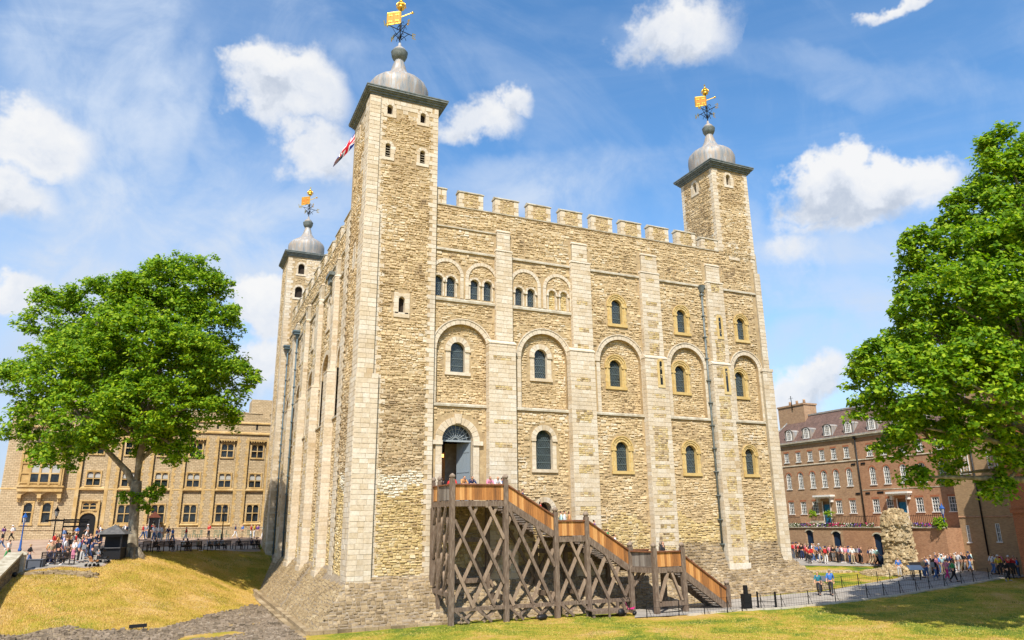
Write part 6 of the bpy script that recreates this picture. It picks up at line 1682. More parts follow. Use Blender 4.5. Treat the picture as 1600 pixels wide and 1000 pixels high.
def pose(kind):
    """joint positions of a 1.72 m figure facing -Y"""
    J = dict(pel=(0, 0, .93), sp=(0, -.01, 1.12), ch=(0, 0, 1.32), nk=(0, 0, 1.48), hd=(0, -.02, 1.60), top=(0, -.015, 1.67))
    def S(s, sh, el, wr, hp, kn, an, to):
        for k, v in zip(('sh', 'el', 'wr', 'hp', 'kn', 'an', 'to'), (sh, el, wr, hp, kn, an, to)): J[k+s] = v
    if kind == 's':
        S('L', (-.17, 0, 1.40), (-.24, .02, 1.13), (-.24, -.07, .89), (-.09, 0, .90), (-.10, -.02, .49), (-.11, .02, .07), (-.12, -.12, .035))
        S('R', (.17, 0, 1.40), (.25, .03, 1.13), (.20, -.14, .98), (.09, 0, .90), (.11, -.03, .49), (.13, .01, .07), (.15, -.13, .035))
    elif kind == 'w':
        S('L', (-.17, 0, 1.40), (-.22, -.10, 1.15), (-.21, -.28, .98), (-.09, 0, .90), (-.09, .06, .49), (-.09, .34, .14), (-.09, .27, .035))
        S('R', (.17, 0, 1.40), (.22, .12, 1.15), (.21, .10, .90), (.09, 0, .90), (.09, -.17, .50), (.09, -.27, .08), (.09, -.42, .06))
    elif kind == 'r':
        S('L', (-.17, 0, 1.40), (-.20, -.24, 1.36), (-.12, -.48, 1.46), (-.09, 0, .90), (-.10, .04, .49), (-.12, .10, .07), (-.12, -.05, .035))
        S('R', (.17, 0, 1.40), (.20, -.24, 1.34), (.08, -.46, 1.44), (.09, 0, .90), (.11, -.12, .49), (.12, -.12, .07), (.13, -.27, .035))
    elif kind == 'lean':
        J.update(sp=(0, -.05, 1.11), ch=(0, -.13, 1.28), nk=(0, -.20, 1.42), hd=(0, -.27, 1.52), top=(0, -.27, 1.59))
        S('L', (-.17, -.15, 1.35), (-.25, -.30, 1.12), (-.05, -.45, 1.10), (-.09, 0, .90), (-.10, -.02, .49), (-.11, .02, .07), (-.12, -.12, .035))
        S('R', (.17, -.15, 1.35), (.25, -.30, 1.12), (.05, -.47, 1.10), (.09, 0, .90), (.11, .05, .49), (.13, .1, .07), (.15, -.05, .035))
    elif kind == 'sit':
        J = {k: (x, y, z-.45) for k, (x, y, z) in J.items()}
        S('L', (-.17, 0, .95), (-.23, -.08, .70), (-.14, -.30, .60), (-.09, -.02, .48), (-.11, -.42, .50), (-.11, -.42, .08), (-.12, -.56, .035))
        S('R', (.17, 0, .95), (.23, -.08, .70), (.14, -.30, .60), (.09, -.02, .48), (.11, -.42, .50), (.12, -.38, .08), (.13, -.52, .035))
    return J
def fingers(bm_v, bm_f, wr, el):
    """palm blade, four unequal fingers and a thumb"""
    w = Vector(wr); d = (w-Vector(el)).normalized(); s = d.cross(Vector((0, 1, .1))).normalized(); n = d.cross(s)
    m = M(); m.beam(w, w+d*.09, .075, .028, up=n)
    for i, L in enumerate((.065, .078, .072, .055)):
        a = w+d*.085+s*(-.028+.0187*i); m.beam(a, a+d*L*.55, .016, .016, up=n); m.beam(a+d*L*.5, a+d*L*.9+n*.02, .014, .014, up=n)
    m.beam(w+d*.03+s*.035, w+d*.075+s*.068, .02, .02, up=n)
    return m
PROTO = {}
def build_pose(kind):
    J = pose(kind); K = ['pel', 'sp', 'ch', 'nk', 'hd', 'top']; V = [Vector(J[k]) for k in K]
    R = [(.13, .10), (.12, .085), (.145, .10), (.052, .055), (.078, .095), (.055, .07)]; E = [(0, 1), (1, 2), (2, 3), (3, 4), (4, 5)]
    for s in 'LR':
        b0 = len(V); V += [Vector(J[k+s]) for k in ('sh', 'el', 'wr', 'hp', 'kn', 'an', 'to')]; R += [.055, .042, .028, .085, .058, .038, .035]
        E += [(2, b0), (b0, b0+1), (b0+1, b0+2), (0, b0+3), (b0+3, b0+4), (b0+4, b0+5), (b0+5, b0+6)]
    body = skinmesh('person', V, E, R)
    bm_ = bmesh.new(); bm_.from_mesh(body)
    ex = M(); h = Vector(J['hd'])
    for s in 'LR':
        f = fingers(None, None, J['wr'+s], J['el'+s]); ex.add(f.v, f.f)
    ex.beam(h+Vector((0, -.085, .01)), h+Vector((0, -.115, -.02)), .022, .025)       # nose
    for s in (-1, 1): ex.beam(h+Vector((s*.078, .0, .02)), h+Vector((s*.084, .01, -.03)), .015, .03)   # ears
    ex.beam(h+Vector((-.022, -.088, -.052)), h+Vector((.022, -.088, -.052)), .008, .008)
    vs = [bm_.verts.new(v) for v in ex.v]
    for f in ex.f: bm_.faces.new([vs[i] for i in f])
    bm_.to_mesh(body); bm_.free(); body.materials.append(SKN)
    # shirt
    g = lambda k: Vector(J[k])
    V = [g('pel')+Vector((0, 0, .0)), g('sp'), g('ch'), g('nk')-Vector((0, 0, .03))]; R = [(.15, .12), (.145, .11), (.165, .12), (.07, .07)]; E = [(0, 1), (1, 2), (2, 3)]
    for s in 'LR':
        b0 = len(V); e = g('el'+s); w = g('wr'+s); V += [g('sh'+s), e, e.lerp(w, .35)]; R += [.072, .058, .05]; E += [(2, b0), (b0, b0+1), (b0+1, b0+2)]
    shirt = skinmesh('shirt', V, E, R)
    V = [g('pel')+Vector((0, 0, .06)), g('pel')-Vector((0, 0, .02))]; R = [(.145, .115), (.15, .12)]; E = [(0, 1)]
    for s in 'LR':
        b0 = len(V); V += [g('hp'+s), g('kn'+s), g('an'+s)+Vector((0, 0, .03))]; R += [.10, .076, .058]; E += [(1, b0), (b0, b0+1), (b0+1, b0+2)]
    trousers = skinmesh('trousers', V, E, R)
    V = [h+Vector((0, .015, .075)), h+Vector((0, .045, .02)), h+Vector((0, .05, -.06))]
    hair = skinmesh('hair', V, [(0, 1), (1, 2)], [(.088, .085), (.088, .07), (.065, .045)])
    V2 = V+[h+Vector((0, .06, -.17))]
    hairl = skinmesh('long_hair', V2, [(0, 1), (1, 2), (2, 3)], [(.088, .085), (.092, .07), (.08, .05), (.06, .035)])
    V = []; 
    sh = M()
    for s in 'LR':
        a, t = g('an'+s), g('to'+s); sh.beam(a+(a-t)*.35-Vector((0, 0, .03)), t+(t-a)*.3, .085, .07)
    shoes = bpy.data.meshes.new('shoes'); shoes.from_pydata(sh.v, [], sh.f)
    m_ = M(); c = g('ch')+Vector((0, .17, -.08)); m_.box(c.x-.14, c.y-.07, c.z-.2, c.x+.14, c.y+.09, c.z+.2); m_.box(c.x-.11, c.y+.09, c.z-.16, c.x+.11, c.y+.13, c.z+.02)
    bag = bpy.data.meshes.new('backpack'); bag.from_pydata(m_.v, [], m_.f)
    m_ = M(); t = g('top'); m_.lathe([(.135, t.z-.03), (.13, t.z-.015), (.09, t.z-.01), (.085, t.z+.06), (.02, t.z+.075)], t.x, t.y+.01, 10)
    hat = bpy.data.meshes.new('sun_hat'); hat.from_pydata(m_.v, [], m_.f)
    for q in (shirt, trousers, hair, hairl, shoes, bag, hat): q.materials.append(CL_['dark'])
    return dict(body=body, shirt=shirt, trousers=trousers, hair=hair, long_hair=hairl, shoes=shoes, backpack=bag, sun_hat=hat)
for k in ('s', 'w', 'r', 'lean', 'sit'): PROTO[k] = build_pose(k)
def person(kind, x, y, z, rz, shirt, trousers, hair='hairdark', long=False, extras=(), h=1.0, label='', group=None, skin=None):
    P = PROTO[kind]
    o = bpy.data.objects.new('person', P['body']); o.location = (x, y, z); o.rotation_euler = (0, 0, rz); o.scale = (h, h, h); lk(o); tag(o, label, 'person', group)
    def part(nm, key, col):
        c = bpy.data.objects.new(nm, P[key]); lk(c, o); c.material_slots[0].link = 'OBJECT'; c.material_slots[0].material = CL_[col]
    part('shirt', 'shirt', shirt); part('trousers', 'trousers', trousers); part('hair', 'long_hair' if long else 'hair', hair); part('shoes', 'shoes', rnd.choice(('white', 'dark', 'dark', 'grey')))
    for e in extras: part(e[0], e[0], e[1])
    return o
PEOPLE = [(-13.63, 52.71, 's', 'grey', 'jeans'), (-12.94, 52.22, 's', 'navy', 'khaki'), (-12.65, 48.98, 's', 'white', 'jeans'), (-12.11, 49.52, 's', 'white', 'jeans'), (-11.16, 47.05, 's', 'navy', 'white'), (-10.69, 44.72, 'w', 'blue', 'jeans'), (-6.55, 53.41, 's', 'red', 'dark'), (-3.44, 53.25, 'w', 'navy', 'white'), (-2.58, 53.52, 's', 'blue', 'khaki'), (-1.53, 53.33, 's', 'red', 'white'), (-1.1, 53.4, 's', 'yellow', 'white'), (-0.77, 53.1, 's', 'purple', 'khaki'), (-0.03, 53.02, 'w', 'mint', 'white'), (-15.92, 53.02, 's', 'white', 'dark'), (-28.21, 53.33, 's', 'purple', 'dark'), (-27.39, 53.29, 'w', 'white', 'black'), (-25.95, 39.94, 'w', 'black', 'jeans'), (-23.25, 27.32, 'w', 'white', 'green'), (-20.98, 22.18, 'w', 'black', 'jeans'), (-19.85, 23.3, 's', 'mint', 'jeans'), (-19.36, 22.49, 's', 'black', 'jeans'), (-18.99, 23.08, 's', 'grey', 'jeans'), (-18.65, 23.25, 's', 'white', 'jeans'), (-19.28, 27.09, 's', 'lilac', 'jeans'), (-18.5, 24.87, 's', 'black', 'black'), (-17.92, 21.97, 's', 'white', 'pink'), (-17.48, 20.97, 's', 'denim', 'black'), (-17.23, 22.88, 's', 'navy', 'jeans'), (-17.23, 24.63, 's', 'denim', 'dark'), (-16.52, 20.65, 'r', 'navy', 'navy'), (-16.01, 20.24, 'c', 'grey', 'dark'), (-18.41, 50.44, 's', 'white', 'black'), (-20.68, 50.47, 'w', 'blue', 'white'), (-19.91, 53.58, 'w', 'grey', 'white'), (-15.98, 53.36, 's', 'white', 'dark'), (-15.73, 53.33, 's', 'navy', 'dark'), (-20.56, 32.32, 's', 'red', 'dark'), (-20.06, 30.49, 's', 'orange', 'khaki'), (-20.21, 37.67, 's', 'khaki', 'dark'), (-20, 37.58, 's', 'orange', 'jeans'), (-18.64, 29.41, 's', 'red', 'navy'), (-17.99, 28.4, 's', 'black', 'jeans'), (53.47, 17.97, 's', 'white', 'dark'), (53.52, 17.69, 's', 'purple', 'dark'), (53.5, 17.26, 's', 'white', 'khaki'), (53.33, 16.94, 's', 'khaki', 'khaki'), (53.48, 16.76, 's', 'black', 'dark'), (53.6, 16.6, 's', 'pink', 'khaki'), (53.61, 16.42, 's', 'orange', 'dark'), (53.57, 15.99, 's', 'white', 'white'), (53.37, 15.7, 's', 'red', 'dark'), (53.64, 15.49, 's', 'white', 'navy'), (53.63, 15.12, 's', 'pink', 'dark'), (53.51, 14.54, 's', 'navy', 'dark'), (53.47, 13.97, 's', 'white', 'dark'), (53.6, 13.83, 'w', 'grey', 'khaki'), (53.5, 13.27, 'w', 'blue', 'dark'), (53.48, 13.01, 'w', 'denim', 'jeans'), (53.39, 11.44, 's', 'pink', 'dark'), (53.54, 11.21, 's', 'black', 'white'), (53.35, 10.52, 's', 'grey', 'dark'), (53.68, 10.4, 's', 'white', 'khaki'), (53.37, 9.82, 's', 'white', 'dark'), (53.68, 9.72, 's', 'pink', 'khaki'), (53.44, 9.07, 's', 'denim', 'jeans'), (53.57, 9.01, 's', 'white', 'navy'), (53.7, 8.7, 's', 'black', 'dark'), (53.68, 8.01, 's', 'purple', 'black'), (53.51, 7.59, 's', 'dark', 'dark'), (53.66, 6.66, 'w', 'navy', 'khaki'), (53.51, 6.21, 'w', 'white', 'khaki'), (53.34, 5.6, 'w', 'mint', 'black'), (53.42, 0.91, 's', 'white', 'navy'), (53.45, 1.08, 's', 'yellow', 'red'), (53.68, 0.59, 'w', 'red', 'jeans'), (53.7, 0.09, 'w', 'purple', 'denim'), (53.34, -0.06, 's', 'pink', 'khaki'), (53.53, -0.63, 's', 'navy', 'dark'), (53.5, -1.06, 's', 'mint', 'dark'), (53.43, -1.55, 's', 'white', 'khaki'), (53.36, -2.02, 's', 'navy', 'jeans'), (53.75, -2.05, 'w', 'khaki', 'white'), (54.16, -2.02, 's', 'khaki', 'white'), (54.28, -2.25, 'w', 'white', 'shorts'), (54.99, -2.11, 'w', 'black', 'khaki'), (55.2, -2.16, 'w', 'dark', 'shorts'), (55.82, -2.22, 'w', 'navy', 'denim'), (55.29, -2.09, 's', 'orange', 'dark'), (56.37, -2.1, 's', 'mint', 'khaki'), (57.26, -2.05, 'w', 'white', 'pink'), (57.86, -2.01, 's', 'denim', 'dark'), (58.61, -2.06, 'w', 'teal', 'khaki'), (58.89, -2.26, 's', 'khaki', 'dark'), (54.9, -4.97, 'w', 'white', 'jeans'), (55.06, -5.09, 'w', 'white', 'denim'), (59.75, -2.01, 's', 'purple', 'dark'), (54, -6.11, 's', 'yellow', 'dark'), (55.97, -5.04, 's', 'pink', 'dark'), (50.95, -8.68, 'w', 'black', 'black'), (53.9, -7.08, 's', 'red', 'dark'), (59.33, -3.88, 's', 'grey', 'dark'), (55.28, -6.64, 's', 'red', 'dark'), (54.17, -7.6, 's', 'blue', 'jeans'), (56.72, -6.24, 's', 'orange', 'khaki'), (60, -4.29, 's', 'mint', 'white'), (47.92, -4.62, 'w', 'black', 'jeans'), (48.47, -5.26, 'w', 'pink', 'magenta'), (47.41, -6.59, 'w', 'green', 'black'), (57.01, -2.01, 's', 'white', 'khaki'), (58.12, -2.12, 's', 'red', 'dark'), (54.39, -2.11, 's', 'navy', 'white'), (53.68, -1.12, 's', 'red', 'dark'), (49.25, -2.81, 's', 'navy', 'jeans'), (50.1, -2.46, 's', 'white', 'shorts'), (48.35, -0.81, 's', 'blue', 'shorts'), (52.06, -2.01, 's', 'blue', 'jeans'), (50.84, -1.65, 'w', 'denim', 'white'), (48.92, -2.79, 's', 'khaki', 'jeans'), (52.24, -2.2, 's', 'mint', 'khaki'), (52.66, -2.92, 's', 'dark', 'dark'), (50.68, -2.31, 's', 'black', 'dark'), (50.51, -2.9, 's', 'pink', 'navy'), (53.27, 19.18, 's', 'black', 'navy'), (51.92, 11.55, 's', 'black', 'shorts'), (53.18, 15.23, 's', 'black', 'navy'), (53.09, 18.95, 's', 'white', 'jeans'), (51.78, 13.09, 's', 'red', 'dark'), (52.1, 13.32, 'w', 'black', 'dark'), (50.56, 11.62, 's', 'red', 'dark'), (52.84, 8.08, 's', 'white', 'khaki'), (50.16, 15.96, 'w', 'navy', 'white'), (50.98, 14.72, 's', 'dark', 'shorts'), (51.65, 12.13, 'w', 'orange', 'jeans'), (53.49, 10.14, 's', 'pink', 'jeans'), (51.44, 10.24, 's', 'black', 'white'), (52.21, 11.23, 's', 'khaki', 'khaki'), (51.25, 17.58, 'w', 'denim', 'shorts'), (51.12, 15.04, 's', 'pink', 'white'), (-17.16, 20.61, 's', 'dark', 'shorts'), (-19.43, 21.37, 's', 'khaki', 'navy'), (-17.53, 23.69, 's', 'navy', 'khaki'), (-18.96, 21.99, 'w', 'dark', 'dark'), (-19.12, 22.75, 's', 'pink', 'white'), (-19.48, 24.18, 's', 'red', 'shorts'), (-17.18, 25.73, 's', 'grey', 'shorts'), (-17.62, 25.76, 'w', 'denim', 'white'), (-19.55, 21.73, 's', 'orange', 'navy'), (-16.99, 24.65, 's', 'black', 'jeans'), (-16.66, 52.49, 's', 'grey', 'jeans'), (-13.93, 51.36, 'w', 'red', 'jeans'), (-18.19, 45.72, 's', 'pink', 'dark'), (-16.23, 45.23, 'w', 'white', 'dark'), (-17.04, 52.66, 's', 'dark', 'white'), (-17.69, 44.08, 's', 'mint', 'navy'), (-21.42, 45.53, 'w', 'denim', 'jeans'), (-11.81, 47.26, 's', 'white', 'shorts'), (-18.23, 44.87, 'w', 'navy', 'navy'), (-9.24, 47.82, 'w', 'red', 'white'), (36.67, -3.8, 'w', 'denim', 'dark'), (34.55, -6.56, 'w', 'blue', 'black')]

NM = dict(jeans='blue jeans', dark='dark trousers', black='black trousers', khaki='khaki trousers', white='white trousers', navy='navy trousers', shorts='pale shorts', denim='light denim', pink='pink trousers', magenta='magenta trousers', green='green trousers', red='red trousers')
SHN = dict(navy='navy', dark='charcoal', denim='denim blue')
def where(x, y):
    if x > 40:
        if y > 8: return 'on the pavement below the brick house terrace', 'visitors on the pavement below the brick house', ('near the picnic table', 'in front of the basement doors', 'beside the long bench')
        return 'in the crowd right of the ruined pillar', 'visitors walking in the crowd right of the ruin', ('close to the pillar', 'in the middle of the crowd', 'at the lawn end of the crowd')
    if x < -2 and y > 40: return 'in front of the barracks', 'visitors strolling in front of the barracks', ('left of the tree', 'just right of the tree', 'near the keep')
    return 'beside the wooden kiosk', 'visitors queuing beside the wooden kiosk', ('at the stone wall', 'by the black barrier', 'next to the kiosk')
seen = {}
for i, (x, y, k, s, t) in enumerate(PEOPLE[:-2]):
    if math.hypot(x-51.6, y-1.8) < 3.0: continue
    rr = random.Random(i*7+1)
    lg = rr.random() < .45; hc = rr.choice(('hairdark', 'hairdark', 'hairbrown', 'hairbrown', 'hairblond', 'hairgrey'))
    ex = []
    if rr.random() < .22: ex.append(('backpack', rr.choice(('black', 'navy', 'red', 'grey'))))
    if rr.random() < .14: ex.append(('sun_hat', rr.choice(('khaki', 'white', 'navy')))); 
    wh, grp, sub = where(x, y); small = k == 'c'; kk = 's' if small else k
    zone_ = sub[0 if i % 3 == 0 else 1 if i % 3 == 1 else 2]
    if 'ruined' in wh: zone_ = sub[0] if y > 1 and x < 62 else sub[1] if y > -2.5 else sub[2]
    elif 'terrace' in wh: zone_ = sub[0] if y > 19 else sub[1] if y > 14 else sub[2]
    elif 'barracks' in wh: zone_ = sub[0] if x < -16 else sub[1] if x < -9 else sub[2]
    else: zone_ = sub[0] if x < -20 else sub[2] if x > -16.6 else sub[1]
    act = {'s': 'standing', 'w': 'walking', 'r': 'reaching out'}[kk]
    hn = {'hairdark': 'dark', 'hairbrown': 'brown', 'hairblond': 'blond', 'hairgrey': 'grey'}[hc]
    tail = (' and a '+ex[0][0].replace('_', ' ')) if ex else ''
    lb = '%s%s in %s top and %s, %s hair%s, %s %s' % ('small child ' if small else 'person ', act, SHN.get(s, s), NM.get(t, t+' trousers').replace(' trousers', ' bottoms'), hn+(' long' if lg else ''), tail, '', zone_)
    lb = ' '.join(lb.replace(' ,', ',').split())
    w_ = lb.split()
    if len(w_) > 16: lb = ' '.join(lb.replace(' hair', ' hair').replace('bottoms', '').replace('  ', ' ').replace(' ,', ',').split()[:16])
    if lb in seen: lb = lb.replace('person', 'another person' if seen[lb] == 1 else 'third person')
    seen[lb] = seen.get(lb, 0)+1
    rz = rr.uniform(-math.pi, math.pi)
    if k == 'w': rz = rr.choice((1.2, -1.4, 1.6, -1.9))+rr.uniform(-.3, .3)
    if k == 'r': rz = 1.9
    person(kk, x, y, gz(x, y)+.06, rz, s, t, hc, lg, ex, (.62 if small else rr.uniform(.94, 1.04)), lb, grp)
# the couple on the south path
person('w', 34.3, -6.2, gz(34.3, -6.2)+.06, -.9, 'blue', 'dark', 'hairgrey', False, [('sun_hat', 'khaki')], 1.08, 'man in blue shirt, dark trousers and cap walking on the path below the keep')
person('w', 33.9, -5.4, gz(33.9, -5.4)+.06, -.9, 'teal', 'dark', 'hairblond', True, [('backpack', 'grey')], .98, 'blond woman in dark teal top walking beside the man in the cap')
# on the stair
FAz = FA
for (x, y, z, rz, s, t, hc, lg, k, lb) in (
    (6.02, -3.62, FAz, 0, 'pink', 'dark', 'hairdark', True, 'lean', None), (5.4, -3.4, FAz, -.3, 'red', 'dark', 'hairblond', True, 'lean', 'person in red leaning on the platform rail beside its left corner post'),
    (6.0, -3.62, FAz, .2, 'orange', 'dark', 'hairbrown', False, 'lean', 'person in orange leaning on the platform rail under the doorway'), (6.6, -3.62, FAz, 0, 'navy', 'dark', 'hairdark', True, 'lean', 'dark haired woman in navy jacket leaning on the platform rail'),
    (7.85, -3.62, FAz, 0, 'pink', 'dark', 'hairdark', True, 'lean', 'woman in pink top with sunglasses leaning on the platform rail'), (8.4, -3.62, FAz, 0, 'white', 'dark', 'hairblond', True, 'lean', 'blond woman in white top leaning on the platform rail'),
    (9.0, -3.2, FAz-.1, 1.2, 'blue', 'dark', 'hairdark', False, 's', 'person in blue at the head of the stair behind the post'),
    (6.0, .5, FAz+.13, 0, 'dark', 'black', 'hairdark', False, 's', 'dark clothed person standing in the shade of the open doorway'), (6.75, .9, FAz+.13, .4, 'red', 'dark', 'hairbrown', False, 's', 'small figure in red coming out of the doorway'),
    (13.1, -3.7, FB_, 1.3, 'mint', 'jeans', 'hairdark', False, 's', 'person in pale blue shirt on the middle landing of the stair'), (14.0, -3.2, FB_, 1.3, 'orange', 'khaki', 'hairbrown', True, 's', 'person with brown hair on the middle landing beside its right post'),
    (15.6, -3.8, 1.72, 1.3, 'purple', 'dark', 'hairdark', False, 's', 'person in purple climbing the second flight of the stair'), (16.6, -3.8, 1.12, 1.3, 'green', 'dark', 'hairbrown', False, 's', 'person in green and white climbing the second flight of the stair'),
    (13.45, -3.6, FB_, .9, 'white', 'jeans', 'hairdark', False, 's', 'person in white beside the pale blue shirt on the middle landing'), (10.2, -3.8, 3.75, 1.3, 'navy', 'dark', 'hairbrown', False, 's', 'person in navy on the upper part of the first stair flight'),
    (11.5, -3.8, 2.95, 1.3, 'red', 'khaki', 'hairdark', True, 's', 'person in red on the lower part of the first stair flight'), (17.2, -3.8, .75, 1.3, 'white', 'khaki', 'hairdark', False, 's', 'person in white near the foot of the second stair flight'), (22.2, -5.7, -1.0, 1.3, 'denim', 'dark', 'hairdark', False, 's', 'person in denim on the lowest stair flight'),
    (19.9, -5.6, FC, .4, 'dark', 'dark', 'hairbrown', True, 's', 'brown haired person in dark top on the lowest landing of the stair')):
    if lb is None: continue
    person(k, x, y, z, rz, s, t, hc, lg, (), 1.0 if z != FAz+.13 else .97, lb, 'people on the wooden stair')
# ================================================================== STREET FURNITURE
def bench_obj(L, label, group):
    t = thing('park_bench', label, 'bench', (0, 0, 0), 0, group)
    for i in range(4): m = M(); m.box(-L/2, -.2+i*.11, .42, L/2, -.11+i*.11, .45); m.make('seat_slat', MT['benchwood'], t)
    for i in range(3 if L < 3 else 3):
        m = M()
    m = M(); m.box(-L/2, .24, .86, L/2, .29, .93); m.make('top_rail', MT['benchwood'], t); m = M(); m.box(-L/2, .23, .50, L/2, .27, .55); m.make('lower_rail', MT['benchwood'], t)
    m = M(); x = -L/2+.1
    while x < L/2-.05: m.box(x, .245, .55, x+.04, .27, .86); x += .13
    m.make('back_slats', MT['benchwood'], t, kind='stuff')
    for x in ([-L/2, L/2-.06] if L < 2.6 else [-L/2, -.03, L/2-.06]):
        m = M(); m.box(x, -.22, 0, x+.06, -.16, .64); m.make('leg', MT['benchwood'], t); m = M(); m.box(x, .22, 0, x+.06, .28, .93); m.make('leg', MT['benchwood'], t)
        m = M(); m.box(x-.005, -.24, .64, x+.065, .25, .68); m.make('armrest', MT['benchwood'], t)
    return t
MT['benchwood'] = mat('dark bench wood', (.035, .024, .018), .7)[0]
BG = 'dark wooden benches along the lawn edge'
for (p, q, lb) in (((-13.26, 27.28), (-12.6, 27.95), 'shortest dark bench, half hidden behind the left tree trunk'), ((-12.5, 28.11), (-10.69, 31.75), 'dark bench just right of the tree trunk with two sitters'),
                   ((-10.05, 32.99), (-8.08, 34.85), 'dark bench with three sitters, second along the lawn edge from the tree'), ((-7.72, 35.74), (-4.73, 40.4), 'longest dark bench, in front of the black lamp post'),
                   ((-4.31, 41.78), (-1.5, 44.03), 'dark bench nearest the keep wall with three sitters'), ((-19.85, 21.47), (-17.67, 19.47), 'dark barrier bench in front of the queue by the stone wall'), ((54.6, 15.13-.7), (53.0, 9.6), 'long dark bench below the brick terrace left of the ruin')):
    P_, Q_ = Vector(p), Vector(q); c = (P_+Q_)/2; L = (Q_-P_).length
    t = bench_obj(min(L, 4.6), lb, 'dark wooden benches'); a = math.atan2(Q_.y-P_.y, Q_.x-P_.x)
    t.location = (c.x, c.y, gz(c.x, c.y)+.06); t.rotation_euler = (0, 0, a+math.pi)
SC_ = [('black', 'hairdark', 0), ('black', 'hairdark', 0), ('white', 'hairdark', 0), ('dark', 'hairdark', 1), ('khaki', 'hairbrown', 0), ('grey', 'hairbrown', 0), ('grey', 'hairbrown', 0), ('white', 'hairbrown', 0), ('black', 'hairdark', 1), ('navy', 'hairdark', 0), ('black', 'hairdark', 0), ('black', 'hairbrown', 1)]
SL = ['left seat of the bench beside the tree', 'right seat of the bench beside the tree', 'left seat of the second bench', 'middle seat of the second bench', 'right seat of the second bench', 'left part of the longest bench', 'middle of the longest bench', 'right part of the longest bench, behind the lamp', 'left seat of the bench by the keep', 'middle seat of the bench by the keep', 'right seat of the bench by the keep', 'barrier bench by the stone wall']
for i, (x, y) in enumerate([(-12.12, 28.79), (-10.86, 31.46), (-9.69, 33.33), (-9.3, 33.7), (-8.29, 34.66), (-7.18, 36.55), (-6.47, 37.62), (-5.75, 38.8), (-3.76, 42.2), (-2.31, 43.37), (-1.71, 43.83), (-18.15, 19.9)]):
    s, hc, lg = SC_[i]; rz = 2.4 if i < 11 else 2.3
    a = math.radians(48)
    person('sit', x-.0, y+.0, gz(x, y)+.05, math.pi-.9 if i < 11 else math.pi+.7, s, 'dark', hc, bool(lg), (), 1.0, 'seated person in %s top on the %s' % (SHN.get(s, s), SL[i]), 'people sitting on the benches')
def lamp(x, y, h, mt, label, basket=False, arm=True):
    z = gz(x, y); t = thing('street_lamp', label, 'lamp', (x, y, z))
    m = M(); m.lathe([(.16, 0), (.16, .25), (.11, .35), (.09, 1.0), (.065, 1.1), (.05, h-.75), (.08, h-.7), (.06, h-.62)], 0, 0, 10); m.make('pole', mt, t)
    if arm: m = M(); m.beam((-.32, 0, h-.85), (.32, 0, h-.85), .035); m.make('ladder_bar', mt, t)
    m = M(); m.lathe([(.09, h-.6), (.2, h-.12), (.19, h-.1), (.05, h-.1)], 0, 0, 6, False); m.make('glass', MT['lampglass'], t)
    m = M(); m.lathe([(.25, h-.12), (.24, h-.06), (.12, h+.12), (.08, h+.2), (.05, h+.22), (.015, h+.4)], 0, 0, 6, False)
    for k in range(6):
        a = math.pi*2*(k+.5)/6; m.beam((.09*math.cos(a), .09*math.sin(a), h-.62), (.205*math.cos(a), .205*math.sin(a), h-.1), .025)
    m.make('lantern_roof', mt, t)
    if basket:
        m = M(); m.beam((-.05, 0, h-1.15), (-.75, 0, h-1.15), .03); m.lathe([(.1, h-1.75), (.3, h-1.4), (.3, h-1.36)], -.6, 0, 10); m.make('hanging_basket', mt, t)
        crown('basket_foliage', [(x-.6, y, z+h-1.35, .55), (x-.6, y, z+h-1.7, .45)], None, 90, .07, 60, clump=.25)
        o = bpy.data.objects[-1] if False else [q for q in COL.objects if q.name.startswith('basket_foliage')][-1]; o.parent = t; o.matrix_parent_inverse = Matrix.Translation(-Vector((x, y, z)))
    return t
MT['lampglass'] = mat('milky lamp glass', (.45, .45, .42), .2)[0]
lamp(-20.9, 33.5, 3.9, MT['black'], 'black lamp post with square lantern beside the finger post on the left')
lamp(-24.0, 37.5, 3.3, MT['ironblue'], 'blue painted lamp post with a blue topped lantern at the far left')
lamp(-5.2, 49.5, 4.0, MT['black'], 'black lamp post rising behind the longest bench')
lamp(55.0, -1.0, 5.7, MT['ironblue'], 'tall bright blue lamp post with hanging flower basket right of the ruin', True, False)
t = thing('finger_post', 'black finger post with four dark arms beside the left black lamp', 'signpost', (-20.2, 33.2, gz(-20.2, 33.2)))
m = M(); m.tube([(0, 0, 0), (0, 0, 3.1)], .05, 8); m.make('pole', MT['black'], t)
for z, a, L in ((2.95, 0.1, 2.1), (2.75, .15, 2.0), (2.35, .05, 1.9), (2.9, 3.3, 1.5)):
    m = M(); m.box(0, -.03, -.08, L, .03, .08); o = m.make('arm', MT['black'], t); o.location = (0, 0, z); o.rotation_euler = (0, 0, a)
# kiosk
kx, ky = -15.2, 22.6; kz = gz(kx, ky)
t = thing('kiosk', 'small dark wooden kiosk with pyramid roof standing left of the tree trunk', 'kiosk', (kx, ky, kz), -.25); t.scale = (.86, .86, .86)
MT['slate'] = noisemat('grey slate roof', [(.3, (.06, .06, .065)), (.7, (.14, .135, .13))], 3, .7, .3, .02, coord='World')
for x, y in ((-1, -1), (1, -1), (1, 1), (-1, 1)): m = M(); m.box(x*.95-.07, y*.8-.07, 0, x*.95+.07, y*.8+.07, 2.3); m.make('post', MT['black'], t)
m = M(); m.box(-.95, -.8, 0, .95, .8, 1.0); m.make('counter', MT['black'], t); m = M(); m.box(-1.0, -1.0, 1.0, 1.0, .85, 1.06); m.make('counter_top', MT['slate'], t)
m = M(); m.box(-.9, .72, 1.06, .9, .8, 2.3); m.make('back_panel', MT['black'], t); m = M(); m.box(-.9, -.78, 2.05, .9, -.74, 2.3); m.make('fascia', MT['black'], t)
